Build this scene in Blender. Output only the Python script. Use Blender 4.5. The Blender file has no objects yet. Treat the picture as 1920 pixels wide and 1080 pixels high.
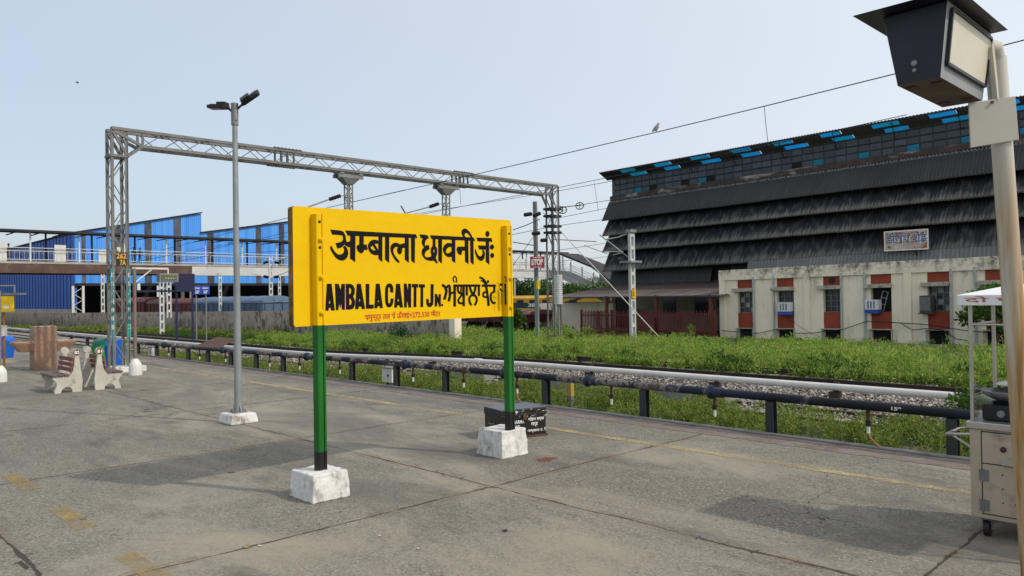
import bpy, bmesh, math, random
import numpy as np
from mathutils import Vector, Matrix
from mathutils.geometry import tessellate_polygon
random.seed(7); RNG = np.random.default_rng(11)
R = math.radians
scene = bpy.context.scene
col = scene.collection

# ---------------------------------------------------------------- camera
FPX, CAMH = 1440.0, 2.0
PITCH, ROLL = math.atan(15 / FPX), R(0.9)
f0 = Vector((0, math.cos(PITCH), math.sin(PITCH)))
u0 = Vector((0, -math.sin(PITCH), math.cos(PITCH)))
r0 = Vector((1, 0, 0))
c_right = math.cos(ROLL) * r0 - math.sin(ROLL) * u0
c_up = math.sin(ROLL) * r0 + math.cos(ROLL) * u0
cd = bpy.data.cameras.new('camera'); cam = bpy.data.objects.new('camera', cd); col.objects.link(cam)
cd.sensor_width = 36; cd.lens = FPX / 1920 * 36; cd.clip_start = .05; cd.clip_end = 3000
M = Matrix((c_right, c_up, -f0)).transposed().to_4x4(); M.translation = (0, 0, CAMH)
cam.matrix_world = M
scene.camera = cam

# ---------------------------------------------------------------- light
SUN_EL, SUN_AZ = 42.5, 111.8        # azimuth clockwise from +Y
world = bpy.data.worlds.new('World'); scene.world = world; world.use_nodes = True
wn = world.node_tree; bg = wn.nodes['Background']
sky = wn.nodes.new('ShaderNodeTexSky'); sky.sky_type = 'NISHITA'; sky.sun_disc = False
sky.sun_elevation = R(SUN_EL); sky.sun_rotation = R(SUN_AZ)
sky.altitude = 200; sky.air_density = 1.0; sky.dust_density = 3.0; sky.ozone_density = 1.5
# a thin veil of bright monsoon haze over the blue, brighter towards the sun
_tc = wn.nodes.new('ShaderNodeTexCoord'); _dot = wn.nodes.new('ShaderNodeVectorMath'); _dot.operation = 'DOT_PRODUCT'
_el, _az = R(SUN_EL), R(SUN_AZ); _dot.inputs[1].default_value = (math.cos(_el) * math.sin(_az), math.cos(_el) * math.cos(_az), math.sin(_el))
_mr = wn.nodes.new('ShaderNodeMapRange'); _mr.inputs[1].default_value = -.6; _mr.inputs[2].default_value = .3
_vm = wn.nodes.new('ShaderNodeMix'); _vm.data_type = 'RGBA'; _vm.inputs[6].default_value = (4.5, 5.1, 5.85, 1); _vm.inputs[7].default_value = (7.75, 7.95, 8.05, 1)
_mx = wn.nodes.new('ShaderNodeMix'); _mx.data_type = 'RGBA'; _mx.inputs[0].default_value = .55
wn.links.new(_tc.outputs['Generated'], _dot.inputs[0]); wn.links.new(_dot.outputs['Value'], _mr.inputs[0]); wn.links.new(_mr.outputs[0], _vm.inputs[0])
wn.links.new(sky.outputs[0], _mx.inputs[6]); wn.links.new(_vm.outputs[2], _mx.inputs[7])
wn.links.new(_mx.outputs[2], bg.inputs[0]); bg.inputs[1].default_value = 0.15
sl = bpy.data.lights.new('sun', 'SUN'); sun = bpy.data.objects.new('sun', sl); col.objects.link(sun)
sl.energy = 2.3; sl.angle = R(1.0); sl.color = (1.0, .93, .82)
sd = Vector((math.cos(R(SUN_EL)) * math.sin(R(SUN_AZ)), math.cos(R(SUN_EL)) * math.cos(R(SUN_AZ)), math.sin(R(SUN_EL))))
sun.rotation_euler = sd.to_track_quat('Z', 'Y').to_euler(); sun.location = sd * 60
scene.view_settings.view_transform = 'Standard'; scene.view_settings.look = 'None'
scene.view_settings.exposure = 0.0; scene.view_settings.gamma = 1.0

# ------------------------------------------------ track frame: a along the track, n across it
TH = R(-45.97)
AX = Vector((math.cos(TH), math.sin(TH), 0)); AY = Vector((-math.sin(TH), math.cos(TH), 0))
CAM = Vector((0, 0, CAMH))
def W(a, n, z=0): return AX * a + AY * n + Vector((0, 0, z))
def ray(u, v): return f0 + c_right * ((u - 960) / FPX) + c_up * ((540 - v) / FPX)
def fr(p): return Vector((p.dot(AX), p.dot(AY), p.z))
def pz(u, v, z=0.0): d = ray(u, v); return fr(CAM + d * ((z - CAMH) / d.z))       # measured point at height z
def pn(u, v, n): d = ray(u, v); return fr(CAM + d * (n / d.dot(AY)))               # ... on the plane n
def pa(u, v, a): d = ray(u, v); return fr(CAM + d * (a / d.dot(AX)))               # ... on the plane a
def pd(u, v, y): return fr(CAM + ray(u, v) * y)                                    # ... at distance y

ORG = {}
def tag(o, label=None, cat=None, group=None, kind=None):
    if label: o['label'] = label
    if cat: o['category'] = cat
    if group: o['group'] = group
    if kind: o['kind'] = kind
    return o
def thing(name, label, cat, a, n, z=0.0, group=None, rot=0.0):
    o = bpy.data.objects.new(name, None); col.objects.link(o)
    o.empty_display_size = .2
    o.location = W(a, n, z); o.rotation_euler = (0, 0, TH + rot)
    ORG[o.name] = (a, n, z) if rot == 0 else (0, 0, 0)
    return tag(o, label, cat, group)
def copy_tree(o, parent=None):
    c = o.copy(); col.objects.link(c)
    if parent: c.parent = parent
    for ch in list(o.children): copy_tree(ch, c)
    return c
def put(o, a, n, z=0.0, rot=0.0):
    o.location = W(a, n, z); o.rotation_euler = (0, 0, TH + rot); return o

def topmost(o):
    while o.parent is not None: o = o.parent
    return o

class MB:
    def __init__(s): s.v = []; s.f = []; s.mi = []; s.sm = []; s.m = 0; s.X = None; s.shear = None
    def add(s, vs, fs, smooth=False):
        k = len(s.v)
        for p in vs:
            p = Vector(p)
            if s.X is not None: p = s.X @ p
            s.v.append(p)
        for f in fs: s.f.append([i + k for i in f]); s.mi.append(s.m); s.sm.append(smooth)
        return s
    def box(s, x0, x1, y0, y1, z0, z1):
        return s.add([(x0,y0,z0),(x1,y0,z0),(x1,y1,z0),(x0,y1,z0),(x0,y0,z1),(x1,y0,z1),(x1,y1,z1),(x0,y1,z1)],
                     [(0,3,2,1),(4,5,6,7),(0,1,5,4),(1,2,6,5),(2,3,7,6),(3,0,4,7)])
    def frustum(s, b, t, z0, z1):      # b, t = (x0,x1,y0,y1)
        return s.add([(b[0],b[2],z0),(b[1],b[2],z0),(b[1],b[3],z0),(b[0],b[3],z0),(t[0],t[2],z1),(t[1],t[2],z1),(t[1],t[3],z1),(t[0],t[3],z1)],
                     [(0,3,2,1),(4,5,6,7),(0,1,5,4),(1,2,6,5),(2,3,7,6),(3,0,4,7)])
    def cyl(s, p0, p1, r0, r1=None, n=12, caps=True):
        p0 = Vector(p0); p1 = Vector(p1); r1 = r0 if r1 is None else r1
        d = (p1 - p0).normalized(); x = d.orthogonal().normalized(); y = d.cross(x)
        A = [p0 + (x * math.cos(2*math.pi*i/n) + y * math.sin(2*math.pi*i/n)) * r0 for i in range(n)]
        B = [p1 + (x * math.cos(2*math.pi*i/n) + y * math.sin(2*math.pi*i/n)) * r1 for i in range(n)]
        s.add(A + B, [(i, (i+1) % n, n + (i+1) % n, n + i) for i in range(n)], n > 6)
        if caps: s.add(A, [list(range(n))[::-1]]); s.add(B, [list(range(n))])
        return s
    def tube(s, pts, r, n=8):
        pts = [Vector(p) for p in pts]; N = len(pts); rs = r if isinstance(r, (list, tuple)) else [r] * N
        ref = None; V = []
        for i, p in enumerate(pts):
            d = (pts[min(i+1, N-1)] - pts[max(i-1, 0)]).normalized()
            if ref is None: ref = d.orthogonal().normalized()
            x = (ref - d * ref.dot(d)).normalized(); y = d.cross(x); ref = x
            V += [p + (x * math.cos(2*math.pi*k/n) + y * math.sin(2*math.pi*k/n)) * rs[i] for k in range(n)]
        F = [(i*n + k, i*n + (k+1) % n, (i+1)*n + (k+1) % n, (i+1)*n + k) for i in range(N-1) for k in range(n)]
        s.add(V, F, True); s.add(V[:n], [list(range(n))[::-1]]); s.add(V[-n:], [list(range(n))])
        return s
    def bar(s, p0, p1, w, h=None, up=(0, 0, 1)):
        p0 = Vector(p0); p1 = Vector(p1); h = w if h is None else h
        d = (p1 - p0).normalized(); up = Vector(up)
        if abs(d.dot(up)) > .98: up = Vector((0, 1, 0)) if abs(d.y) < .9 else Vector((1, 0, 0))
        x = d.cross(up).normalized(); y = x.cross(d)
        o = [x*w/2 + y*h/2, -x*w/2 + y*h/2, -x*w/2 - y*h/2, x*w/2 - y*h/2]
        return s.add([p0 + q for q in o] + [p1 + q for q in o], [(0,1,2,3),(7,6,5,4),(0,4,5,1),(1,5,6,2),(2,6,7,3),(3,7,4,0)])
    def prism(s, poly, axis, c0, c1, smooth=False):
        f = {'x': lambda p, c: (c, p[0], p[1]), 'y': lambda p, c: (p[0], c, p[1]), 'z': lambda p, c: (p[0], p[1], c)}[axis]
        n = len(poly); A = [f(p, c0) for p in poly]; B = [f(p, c1) for p in poly]
        s.add(A + B, [(i, (i+1) % n, n + (i+1) % n, n + i) for i in range(n)], smooth)
        s.add(A, [list(range(n))[::-1]]); s.add(B, [list(range(n))]); return s
    def lathe(s, prof, c=(0, 0, 0), n=20, smooth=True):
        c = Vector(c); V = []
        for r, z in prof: V += [c + Vector((r*math.cos(2*math.pi*k/n), r*math.sin(2*math.pi*k/n), z)) for k in range(n)]
        m = len(prof)
        s.add(V, [(i*n + k, i*n + (k+1) % n, (i+1)*n + (k+1) % n, (i+1)*n + k) for i in range(m-1) for k in range(n)], smooth)
        s.add(V[:n], [list(range(n))[::-1]]); s.add(V[-n:], [list(range(n))]); return s
    def ball(s, c, r, sc=(1, 1, 1), n=12, m=8):
        pr = [(max(1e-4, math.sin(math.pi*i/m)) , -math.cos(math.pi*i/m)) for i in range(m+1)]
        c = Vector(c); V = []
        for q, z in pr: V += [c + Vector((q*r*sc[0]*math.cos(2*math.pi*k/n), q*r*sc[1]*math.sin(2*math.pi*k/n), z*r*sc[2])) for k in range(n)]
        return s.add(V, [(i*n + k, i*n + (k+1) % n, (i+1)*n + (k+1) % n, (i+1)*n + k) for i in range(m) for k in range(n)], True)
    def poly3(s, pts): return s.add(pts, [list(range(len(pts)))])
    def loose(s):
        par = list(range(len(s.v)))
        def fd(i):
            while par[i] != i: par[i] = par[par[i]]; i = par[i]
            return i
        for f in s.f:
            for k in f[1:]: par[fd(k)] = fd(f[0])
        # pieces that share a corner position belong together
        seen = {}
        for i, p in enumerate(s.v):
            key = (round(p.x, 4), round(p.y, 4), round(p.z, 4))
            if key in seen: par[fd(i)] = fd(seen[key])
            else: seen[key] = i
        out = {}
        for f, m, q in zip(s.f, s.mi, s.sm): out.setdefault(fd(f[0]), []).append((f, m, q))
        for fs in out.values():
            ids = sorted({i for f, _, _ in fs for i in f}); mp = {i: k for k, i in enumerate(ids)}
            n = MB(); n.shear = s.shear; n.v = [s.v[i] for i in ids]; n.f = [[mp[i] for i in f] for f, _, _ in fs]; n.mi = [m for _, m, _ in fs]; n.sm = [q for _, _, q in fs]
            yield n
    def each(s, name, mats, root, **k): return [n.build(name, mats, root, **k) for n in s.loose()]
    def build(s, name, mats, root=None, at=None, bevel=0, solid=0, seg=2):
        if not isinstance(mats, (list, tuple)): mats = [mats]
        o3 = Vector(ORG.get(topmost(root).name, (0, 0, 0))) if root is not None else Vector(at or (0, 0, 0))
        me = bpy.data.meshes.new(name)
        vs = s.v
        if s.shear: vs = [Vector((p.x, p.y, p.z + s.shear[1] * (p.x - s.shear[0]))) for p in vs]
        me.from_pydata([tuple(p - o3) for p in vs], [], s.f)
        for m in mats: me.materials.append(m)
        me.polygons.foreach_set('material_index', s.mi); me.polygons.foreach_set('use_smooth', s.sm); me.update()
        o = bpy.data.objects.new(name, me); col.objects.link(o)
        if root is not None: o.parent = root
        else: o.location = W(*o3); o.rotation_euler = (0, 0, TH)
        if bevel:
            b = o.modifiers.new('bevel', 'BEVEL'); b.width = bevel; b.segments = seg; b.limit_method = 'ANGLE'; b.angle_limit = R(40)
        if solid:
            b = o.modifiers.new('solid', 'SOLIDIFY'); b.thickness = solid
        return o

def text(body, name, root, mat, p0, xd, ud, w, h, bold=0.0):      # p0 lower left corner in track coordinates
    c = bpy.data.curves.new(name, 'FONT'); c.body = body; c.offset = bold
    o = bpy.data.objects.new(name, c); col.objects.link(o)
    me = bpy.data.meshes.new_from_object(o.evaluated_get(bpy.context.evaluated_depsgraph_get()))
    bpy.data.objects.remove(o); bpy.data.curves.remove(c)
    n = len(me.vertices); co = np.zeros(n * 3); me.vertices.foreach_get('co', co); co = co.reshape(-1, 3)
    lo, hi = co.min(0), co.max(0)
    q = (co - lo) / np.maximum(hi - lo, 1e-6)
    p0 = Vector(p0) - Vector(ORG.get(topmost(root).name, (0, 0, 0)))
    P = np.array(p0)[None] + q[:, :1] * np.array(xd)[None] * w + q[:, 1:2] * np.array(ud)[None] * h
    me.vertices.foreach_set('co', P.ravel()); me.update(); me.materials.clear(); me.materials.append(mat)
    o = bpy.data.objects.new(name, me); col.objects.link(o); o.parent = root
    return o

# ---------------------------------------------------------------- materials
class NT:
    def __init__(s, name):
        s.mat = bpy.data.materials.new(name); s.mat.use_nodes = True; s.t = s.mat.node_tree; s.n = s.t.nodes; s.l = s.t.links
        s.b = s.n['Principled BSDF']; s.tc = s.n.new('ShaderNodeTexCoord')
    def node(s, typ, **k):
        o = s.n.new(typ)
        for a, b in k.items(): setattr(o, a, b)
        return o
    def link(s, a, b): s.l.new(a, b)
    def setin(s, sock, v):
        if hasattr(v, 'is_output') or isinstance(v, bpy.types.NodeSocket): s.l.new(v, sock)
        else: sock.default_value = v
    def noise(s, scale, detail=4, rough=.55, vec=None, dist=0):
        o = s.node('ShaderNodeTexNoise'); o.inputs['Scale'].default_value = scale; o.inputs['Detail'].default_value = detail
        o.inputs['Roughness'].default_value = rough; o.inputs['Distortion'].default_value = dist
        s.l.new(vec if vec is not None else s.tc.outputs['Object'], o.inputs['Vector']); return o.outputs[0]
    def mapping(s, scale=(1, 1, 1), loc=(0, 0, 0), vec=None):
        o = s.node('ShaderNodeMapping'); o.inputs['Scale'].default_value = scale; o.inputs['Location'].default_value = loc
        s.l.new(vec if vec is not None else s.tc.outputs['Object'], o.inputs[0]); return o.outputs[0]
    def ramp(s, fac, a, b, c0=(0, 0, 0, 1), c1=(1, 1, 1, 1)):
        o = s.node('ShaderNodeValToRGB'); e = o.color_ramp.elements
        e[0].position = a; e[1].position = b; e[0].color = c0; e[1].color = c1
        s.l.new(fac, o.inputs[0]); return o.outputs[0]
    def mapr(s, v, a, b):
        o = s.node('ShaderNodeMapRange'); o.inputs[1].default_value = a; o.inputs[2].default_value = b; s.l.new(v, o.inputs[0]); return o.outputs[0]
    def mix(s, fac, a, b, blend='MIX'):
        o = s.node('ShaderNodeMix', data_type='RGBA', blend_type=blend)
        s.setin(o.inputs[0], fac); s.setin(o.inputs[6], a); s.setin(o.inputs[7], b); return o.outputs[2]
    def math(s, op, a, b=0.0, c=None, clamp=False):
        o = s.node('ShaderNodeMath', operation=op, use_clamp=clamp); s.setin(o.inputs[0], a); s.setin(o.inputs[1], b)
        if c is not None: s.setin(o.inputs[2], c)
        return o.outputs[0]
    def sep(s, vec=None):
        o = s.node('ShaderNodeSeparateXYZ'); s.l.new(vec if vec is not None else s.tc.outputs['Object'], o.inputs[0]); return o.outputs
    def bump(s, h, strength=.3, dist=.02, prev=None):
        o = s.node('ShaderNodeBump'); o.inputs['Strength'].default_value = strength; o.inputs['Distance'].default_value = dist
        s.l.new(h, o.inputs['Height'])
        if prev is not None: s.l.new(prev, o.inputs['Normal'])
        return o.outputs[0]
def c4(c): return (c[0], c[1], c[2], 1)
def srgb(r, g, b):
    f = lambda x: x / 12.92 if x <= .04045 else ((x + .055) / 1.055) ** 2.4
    return (f(r / 255), f(g / 255), f(b / 255))
def mat(name, c, rough=.6, metal=0.0, var=.18, scale=3.0, bump=.12, bscale=40.0, dirt=None, dscale=4.0, damt=.5, dstretch=(1, 1, 1), spec=.4):
    t = NT(name); b = t.b
    nz = t.noise(scale, 5)
    k0 = tuple(x * (1 - var) for x in c); k1 = tuple(min(1, x * (1 + var)) for x in c)
    cc = t.mix(t.ramp(nz, .3, .7), c4(k0), c4(k1))
    rr = rough
    if dirt is not None:
        dn = t.noise(dscale, 7, .65, t.mapping(dstretch))
        m = t.ramp(dn, 1 - damt, 1 - damt + .14)
        cc = t.mix(m, cc, c4(dirt))
    t.link(cc, b.inputs['Base Color']); b.inputs['Roughness'].default_value = rough; b.inputs['Metallic'].default_value = metal
    b.inputs['Specular IOR Level'].default_value = spec
    if bump: t.link(t.bump(t.noise(bscale, 4), bump, .01), b.inputs['Normal'])
    return t.mat
def leafmat(name, c0, c1, trans=.35, extra=None):
    t = NT(name); g = t.node('ShaderNodeNewGeometry')
    rmp = t.node('ShaderNodeValToRGB'); e = rmp.color_ramp.elements
    e[0].color = c4(c0); e[1].color = c4(c1); e[0].position = .05; e[1].position = .95
    if extra: k = e.new(.93); k.color = c4(extra)
    t.link(g.outputs['Random Per Island'], rmp.inputs[0])
    cc = t.mix(t.ramp(t.noise(.55, 3), .35, .65), rmp.outputs[0], t.mix(1.0, rmp.outputs[0], (.72, .82, .6, 1), 'MULTIPLY'))
    t.link(cc, t.b.inputs['Base Color']); t.b.inputs['Roughness'].default_value = .6; t.b.inputs['Specular IOR Level'].default_value = .25
    tr = t.node('ShaderNodeBsdfTranslucent'); t.link(cc, tr.inputs[0])
    mx = t.node('ShaderNodeMixShader'); mx.inputs[0].default_value = trans
    t.link(t.b.outputs[0], mx.inputs[1]); t.link(tr.outputs[0], mx.inputs[2])
    t.link(mx.outputs[0], t.n['Material Output'].inputs[0]); return t.mat
# ---------------------------------------------------------------- shared materials
def paint(name, c, rust=0.0, rough=.45, **k):
    return mat(name, c, rough, 0, .10, 2.5, .10, 60, dirt=(.16, .07, .03) if rust else None, dscale=5, damt=rust, **k)
m_yel = None
def board_paint(name, c):
    t = NT(name); b = t.b
    n1 = t.noise(1.4, 5); n2 = t.noise(9, 6, .6, t.mapping((1, 1, .25)))
    cc = t.mix(t.ramp(n1, .35, .7), c4(c), c4((c[0]*.93, c[1]*.90, c[2])))
    cc = t.mix(t.math('MULTIPLY', t.ramp(n2, .6, .78), .25), cc, c4((c[0]*.80, c[1]*.72, c[2])))
    # specks of dirt and chipped spots
    v = t.node('ShaderNodeTexVoronoi', feature='F1'); v.inputs['Scale'].default_value = 23; t.link(t.tc.outputs['Object'], v.inputs['Vector'])
    sp = t.math('MULTIPLY', t.math('LESS_THAN', v.outputs['Distance'], .06), t.ramp(t.noise(3.1), .56, .58))
    cc = t.mix(sp, cc, (.05, .035, .02, 1))
    t.link(cc, b.inputs['Base Color']); b.inputs['Roughness'].default_value = .6; b.inputs['Specular IOR Level'].default_value = .12
    h = t.math('ADD', t.noise(70, 5, .6), t.math('MULTIPLY', t.noise(9, 3), 1.5))
    t.link(t.bump(h, .25, .010), b.inputs['Normal']); return t.mat
m_yel = board_paint('yellow sign paint', (.78, .485, .001))
m_yel_edge = mat('weathered board edge', (.22, .12, .012), .7, 0, .4, 6, .3, 40, dirt=(.03, .022, .012), dscale=5, damt=.5, dstretch=(1, 1, .4))
m_green = paint('green post paint', (.014, .135, .018), 0, .42, spec=.25)
m_green = mat('scratched green post paint', (.013, .115, .016), .42, 0, .22, 1.3, .25, 30, dirt=(.30, .33, .27), dscale=13, damt=.30, dstretch=(1, 1, .35), spec=.25)
m_blkpaint = paint('black paint', (.012, .012, .013), 0, .35)
m_letter = mat('black lettering paint', (.007, .007, .008), .6, 0, .3, 30, .1, 60, spec=.10)
m_red = mat('red lettering paint', (.55, .025, .01), .5, 0, .2, 20, 0)
m_wlet = mat('white lettering paint', (.75, .75, .72), .6, 0, .1, 20, 0)
m_white = mat('white paint', (.62, .61, .57), .5, 0, .08, 3, .06, 40, dirt=(.32, .29, .24), dscale=3, damt=.36)
m_whitew = mat('whitewashed concrete', (.62, .61, .575), .85, 0, .14, 4, .6, 28, dirt=(.24, .21, .17), dscale=6, damt=.47, dstretch=(1, 1, .5))
m_conc = mat('cast concrete', (.47, .45, .39), .85, 0, .16, 5, .35, 50, dirt=(.20, .18, .14), dscale=4, damt=.42)
m_galv = mat('galvanised steel', (.26, .285, .29), .5, .25, .18, 3, .08, 30, dirt=(.19, .18, .16), dscale=3, damt=.38, dstretch=(1, 1, .3))
m_galvd = mat('dull steel', (.20, .205, .20), .55, .4, .25, 4, .1, 30, dirt=(.09, .075, .06), dscale=4, damt=.42)
m_dark = mat('dark metal', (.016, .017, .019), .5, .2, .3, 5, .08, 40)
m_black = mat('black rubber', (.012, .012, .012), .6, 0, .2, 5, .1, 40)
m_wire = mat('wire', (.03, .03, .032), .5, .5, .1, 3, 0)
m_rust = mat('rusty steel', (.10, .05, .032), .8, .1, .3, 6, .3, 40, dirt=(.045, .028, .022), dscale=5, damt=.45)
m_rail = mat('rail steel', (.045, .032, .026), .65, .3, .3, 4, .2, 30)
m_ins = mat('brown insulator glaze', (.018, .013, .012), .3, 0, .2, 5, 0)
m_cable = m_wire
m_glass = mat('dusty window glass', (.035, .045, .05), .12, 0, .3, 2, .02, 3, spec=.6)
m_inside = mat('dark interior', (.012, .012, .013), .9, 0, .3, 1, 0)

# ---------------------------------------------------------------- platform surface
def platform_mat():
    t = NT('platform concrete'); b = t.b; s = t.sep(); a, n = s[0], s[1]
    wob = t.math('MULTIPLY', t.math('SUBTRACT', t.noise(.9, 7, .62), .5), .13)
    wob2 = t.math('MULTIPLY', t.math('SUBTRACT', t.noise(1.3, 6, .6, t.mapping((1, 1, 1), (7, 3, 1))), .5), .13)
    aa = t.math('ADD', a, wob); nn = t.math('ADD', n, wob2)
    ma = t.math('ABSOLUTE', t.math('SUBTRACT', t.math('PINGPONG', t.math('ADD', aa, 6.0 + 41.0 * 3), 2.05), 0.0))
    d1 = t.math('ABSOLUTE', t.math('SUBTRACT', nn, 5.46)); d2 = t.math('ABSOLUTE', t.math('SUBTRACT', nn, 1.42)); d3 = t.math('ABSOLUTE', t.math('SUBTRACT', nn, -2.65))
    dmin = t.math('MINIMUM', t.math('MINIMUM', ma, d3), t.math('MINIMUM', d1, d2))
    wid = t.math('MULTIPLY', t.ramp(t.noise(2.3, 5, .7), .36, .66), .023)
    crack = t.math('LESS_THAN', dmin, t.math('ADD', wid, .003))
    off2 = t.math('ABSOLUTE', t.math('SUBTRACT', t.math('ADD', dmin, t.math('MULTIPLY', t.math('SUBTRACT', t.noise(2.1, 6, .65), .5), .22)), .075))
    crack = t.math('MAXIMUM', crack, t.math('MULTIPLY', t.math('LESS_THAN', off2, .0035), t.ramp(t.noise(.8, 3), .54, .58)))
    near = t.math('SUBTRACT', 1.0, t.math('MULTIPLY', dmin, 9.0), clamp=True)
    # broken edges round the joints
    v = t.node('ShaderNodeTexVoronoi', feature='DISTANCE_TO_EDGE'); v.inputs['Scale'].default_value = 3.2
    t.link(t.mapping((1, 1, 1), (2, 5, 0)), v.inputs['Vector'])
    vd = t.math('ADD', v.outputs['Distance'], t.math('MULTIPLY', t.noise(14, 3), .02))
    spall = t.math('MULTIPLY', t.math('LESS_THAN', vd, .024), t.math('LESS_THAN', dmin, t.math('MULTIPLY', t.ramp(t.noise(.6, 3), .5, .68), .14)))
    # long hairline cracks
    v2 = t.node('ShaderNodeTexVoronoi', feature='DISTANCE_TO_EDGE'); v2.inputs['Scale'].default_value = .23
    wv = t.node('ShaderNodeVectorMath', operation='ADD')
    nz = t.node('ShaderNodeTexNoise'); nz.inputs['Scale'].default_value = 1.0; nz.inputs['Detail'].default_value = 6; t.link(t.tc.outputs['Object'], nz.inputs['Vector'])
    t.link(t.tc.outputs['Object'], wv.inputs[0]); t.link(nz.outputs[1], wv.inputs[1]); t.link(wv.outputs[0], v2.inputs['Vector'])
    hair = t.math('MULTIPLY', t.math('LESS_THAN', v2.outputs['Distance'], .0010), t.ramp(t.noise(.35, 3), .52, .57))
    cr = t.math('MAXIMUM', t.math('MAXIMUM', crack, spall), hair)
    big = t.ramp(t.noise(.22, 5, .6), .32, .68); mid = t.ramp(t.noise(1.7, 7, .66), .3, .72); fine = t.noise(42, 5, .75)
    cc = t.mix(big, (.162, .152, .122, 1), (.240, .229, .188, 1))
    cc = t.mix(t.math('MULTIPLY', mid, .5), cc, (.140, .127, .102, 1))
    cc = t.mix(t.ramp(t.noise(.5, 6, .7, t.mapping((1, 1, 1), (4, 9, 2))), .56, .8), cc, (.268, .245, .190, 1))
    # aggregate
    v3 = t.node('ShaderNodeTexVoronoi', feature='F1'); v3.inputs['Scale'].default_value = 62; t.link(t.tc.outputs['Object'], v3.inputs['Vector'])
    agg = t.node('ShaderNodeSeparateColor'); t.link(v3.outputs['Color'], agg.inputs[0])
    cc = t.mix(t.math('MULTIPLY', t.ramp(agg.outputs[0], .62, .92), .72), cc, (.35, .325, .265, 1))
    cc = t.mix(t.math('MULTIPLY', t.ramp(agg.outputs[1], .68, .94), .68), cc, (.052, .049, .042, 1))
    cc = t.mix(t.math('MULTIPLY', t.ramp(fine, .38, .72), .38), cc, (.10, .09, .073, 1))
    # pale dusty sweeps and damp looking patches
    cc = t.mix(t.math('MULTIPLY', t.ramp(t.noise(.42, 7, .68, t.mapping((.5, 1.3, 1), (3, 8, 1)), .8), .48, .64), .75), cc, (.305, .275, .212, 1))
    cc = t.mix(t.math('MULTIPLY', t.ramp(t.noise(.33, 7, .7, t.mapping((.6, 1.2, 1), (11, 2, 6)), .6), .50, .63), .62), cc, (.105, .098, .086, 1))
    cc = t.mix(t.math('MULTIPLY', t.ramp(t.noise(5.5, 6, .7), .56, .70), .30), cc, (.20, .135, .085, 1))
    # dark spots and worn dark smears
    v4 = t.node('ShaderNodeTexVoronoi', feature='F1'); v4.inputs['Scale'].default_value = 1.15; t.link(t.mapping((1, 1, 1)), v4.inputs['Vector'])
    sc_ = t.node('ShaderNodeSeparateColor'); t.link(v4.outputs['Color'], sc_.inputs[0])
    spot = t.math('LESS_THAN', t.math('ADD', v4.outputs['Distance'], t.math('MULTIPLY', t.noise(9, 4), .06)), t.math('MULTIPLY', sc_.outputs[0], .085))
    cc = t.mix(t.math('MULTIPLY', spot, .75), cc, (.035, .031, .027, 1))
    sm = t.ramp(t.noise(.9, 6, .66, t.mapping((.55, 1.5, 1), (1, 2, 3))), .56, .68)
    cc = t.mix(t.math('MULTIPLY', sm, .55), cc, (.070, .064, .055, 1))
    # earth caught along the joints
    cc = t.mix(t.math('MULTIPLY', near, t.math('MULTIPLY', t.ramp(t.noise(1.6, 5), .46, .62), .6)), cc, (.17, .108, .062, 1))
    cc = t.mix(t.math('MULTIPLY', cr, .82), cc, (.026, .021, .016, 1))
    t.link(cc, b.inputs['Base Color']); b.inputs['Roughness'].default_value = .86; b.inputs['Specular IOR Level'].default_value = .25
    h = t.math('SUBTRACT', t.math('ADD', t.math('MULTIPLY', fine, .35), t.math('MULTIPLY', agg.outputs[2], .25)), t.math('MULTIPLY', cr, 1.2))
    nb = t.bump(h, .55, .012); t.link(t.bump(t.noise(1.1, 3), .25, .05, nb), b.inputs['Normal'])
    return t.mat
m_plat = platform_mat()
pl = MB().box(-190, 26, -22, 9.98, -.9, 0).build('platform', m_plat); tag(pl, kind='structure')

def paver_mat():
    t = NT('red grey paver'); br = t.node('ShaderNodeTexBrick')
    mp = t.node('ShaderNodeMapping'); mp.inputs['Rotation'].default_value = (0, 0, R(45)); t.link(t.tc.outputs['Object'], mp.inputs[0])
    t.link(mp.outputs[0], br.inputs[0]); br.inputs['Scale'].default_value = 9; br.inputs['Mortar Size'].default_value = .05
    br.inputs['Color1'].default_value = (.20, .135, .115, 1); br.inputs['Color2'].default_value = (.27, .20, .17, 1); br.inputs['Mortar'].default_value = (.07, .055, .045, 1)
    cc = t.mix(t.ramp(t.noise(2.2, 6), .42, .62), br.outputs[0], (.19, .165, .135, 1))
    cc = t.mix(t.math('MULTIPLY', t.ramp(t.noise(7, 6), .55, .62), .6), cc, (.09, .08, .065, 1))
    t.link(cc, t.b.inputs['Base Color']); t.b.inputs['Roughness'].default_value = .85
    t.link(t.bump(br.outputs[1], -.5, .01), t.b.inputs['Normal']); return t.mat
def ragged(mb, a0, a1, n0, n1, z, step, jag, both=True):
    k = int((a1 - a0) / step); V = []
    for i in range(k + 1):
        a = a0 + (a1 - a0) * i / k
        V += [(a, n0 + random.uniform(-jag, jag), z), (a, n1 + (random.uniform(-jag, jag) if both else 0), z)]
    mb.add(V, [(2*i, 2*i+2, 2*i+3, 2*i+1) for i in range(k)]); return mb
tag(ragged(MB(), -90, 20, 9.5, 9.975, .004, .09, .025, False).build('paver_edging', paver_mat()), kind='structure')

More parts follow.
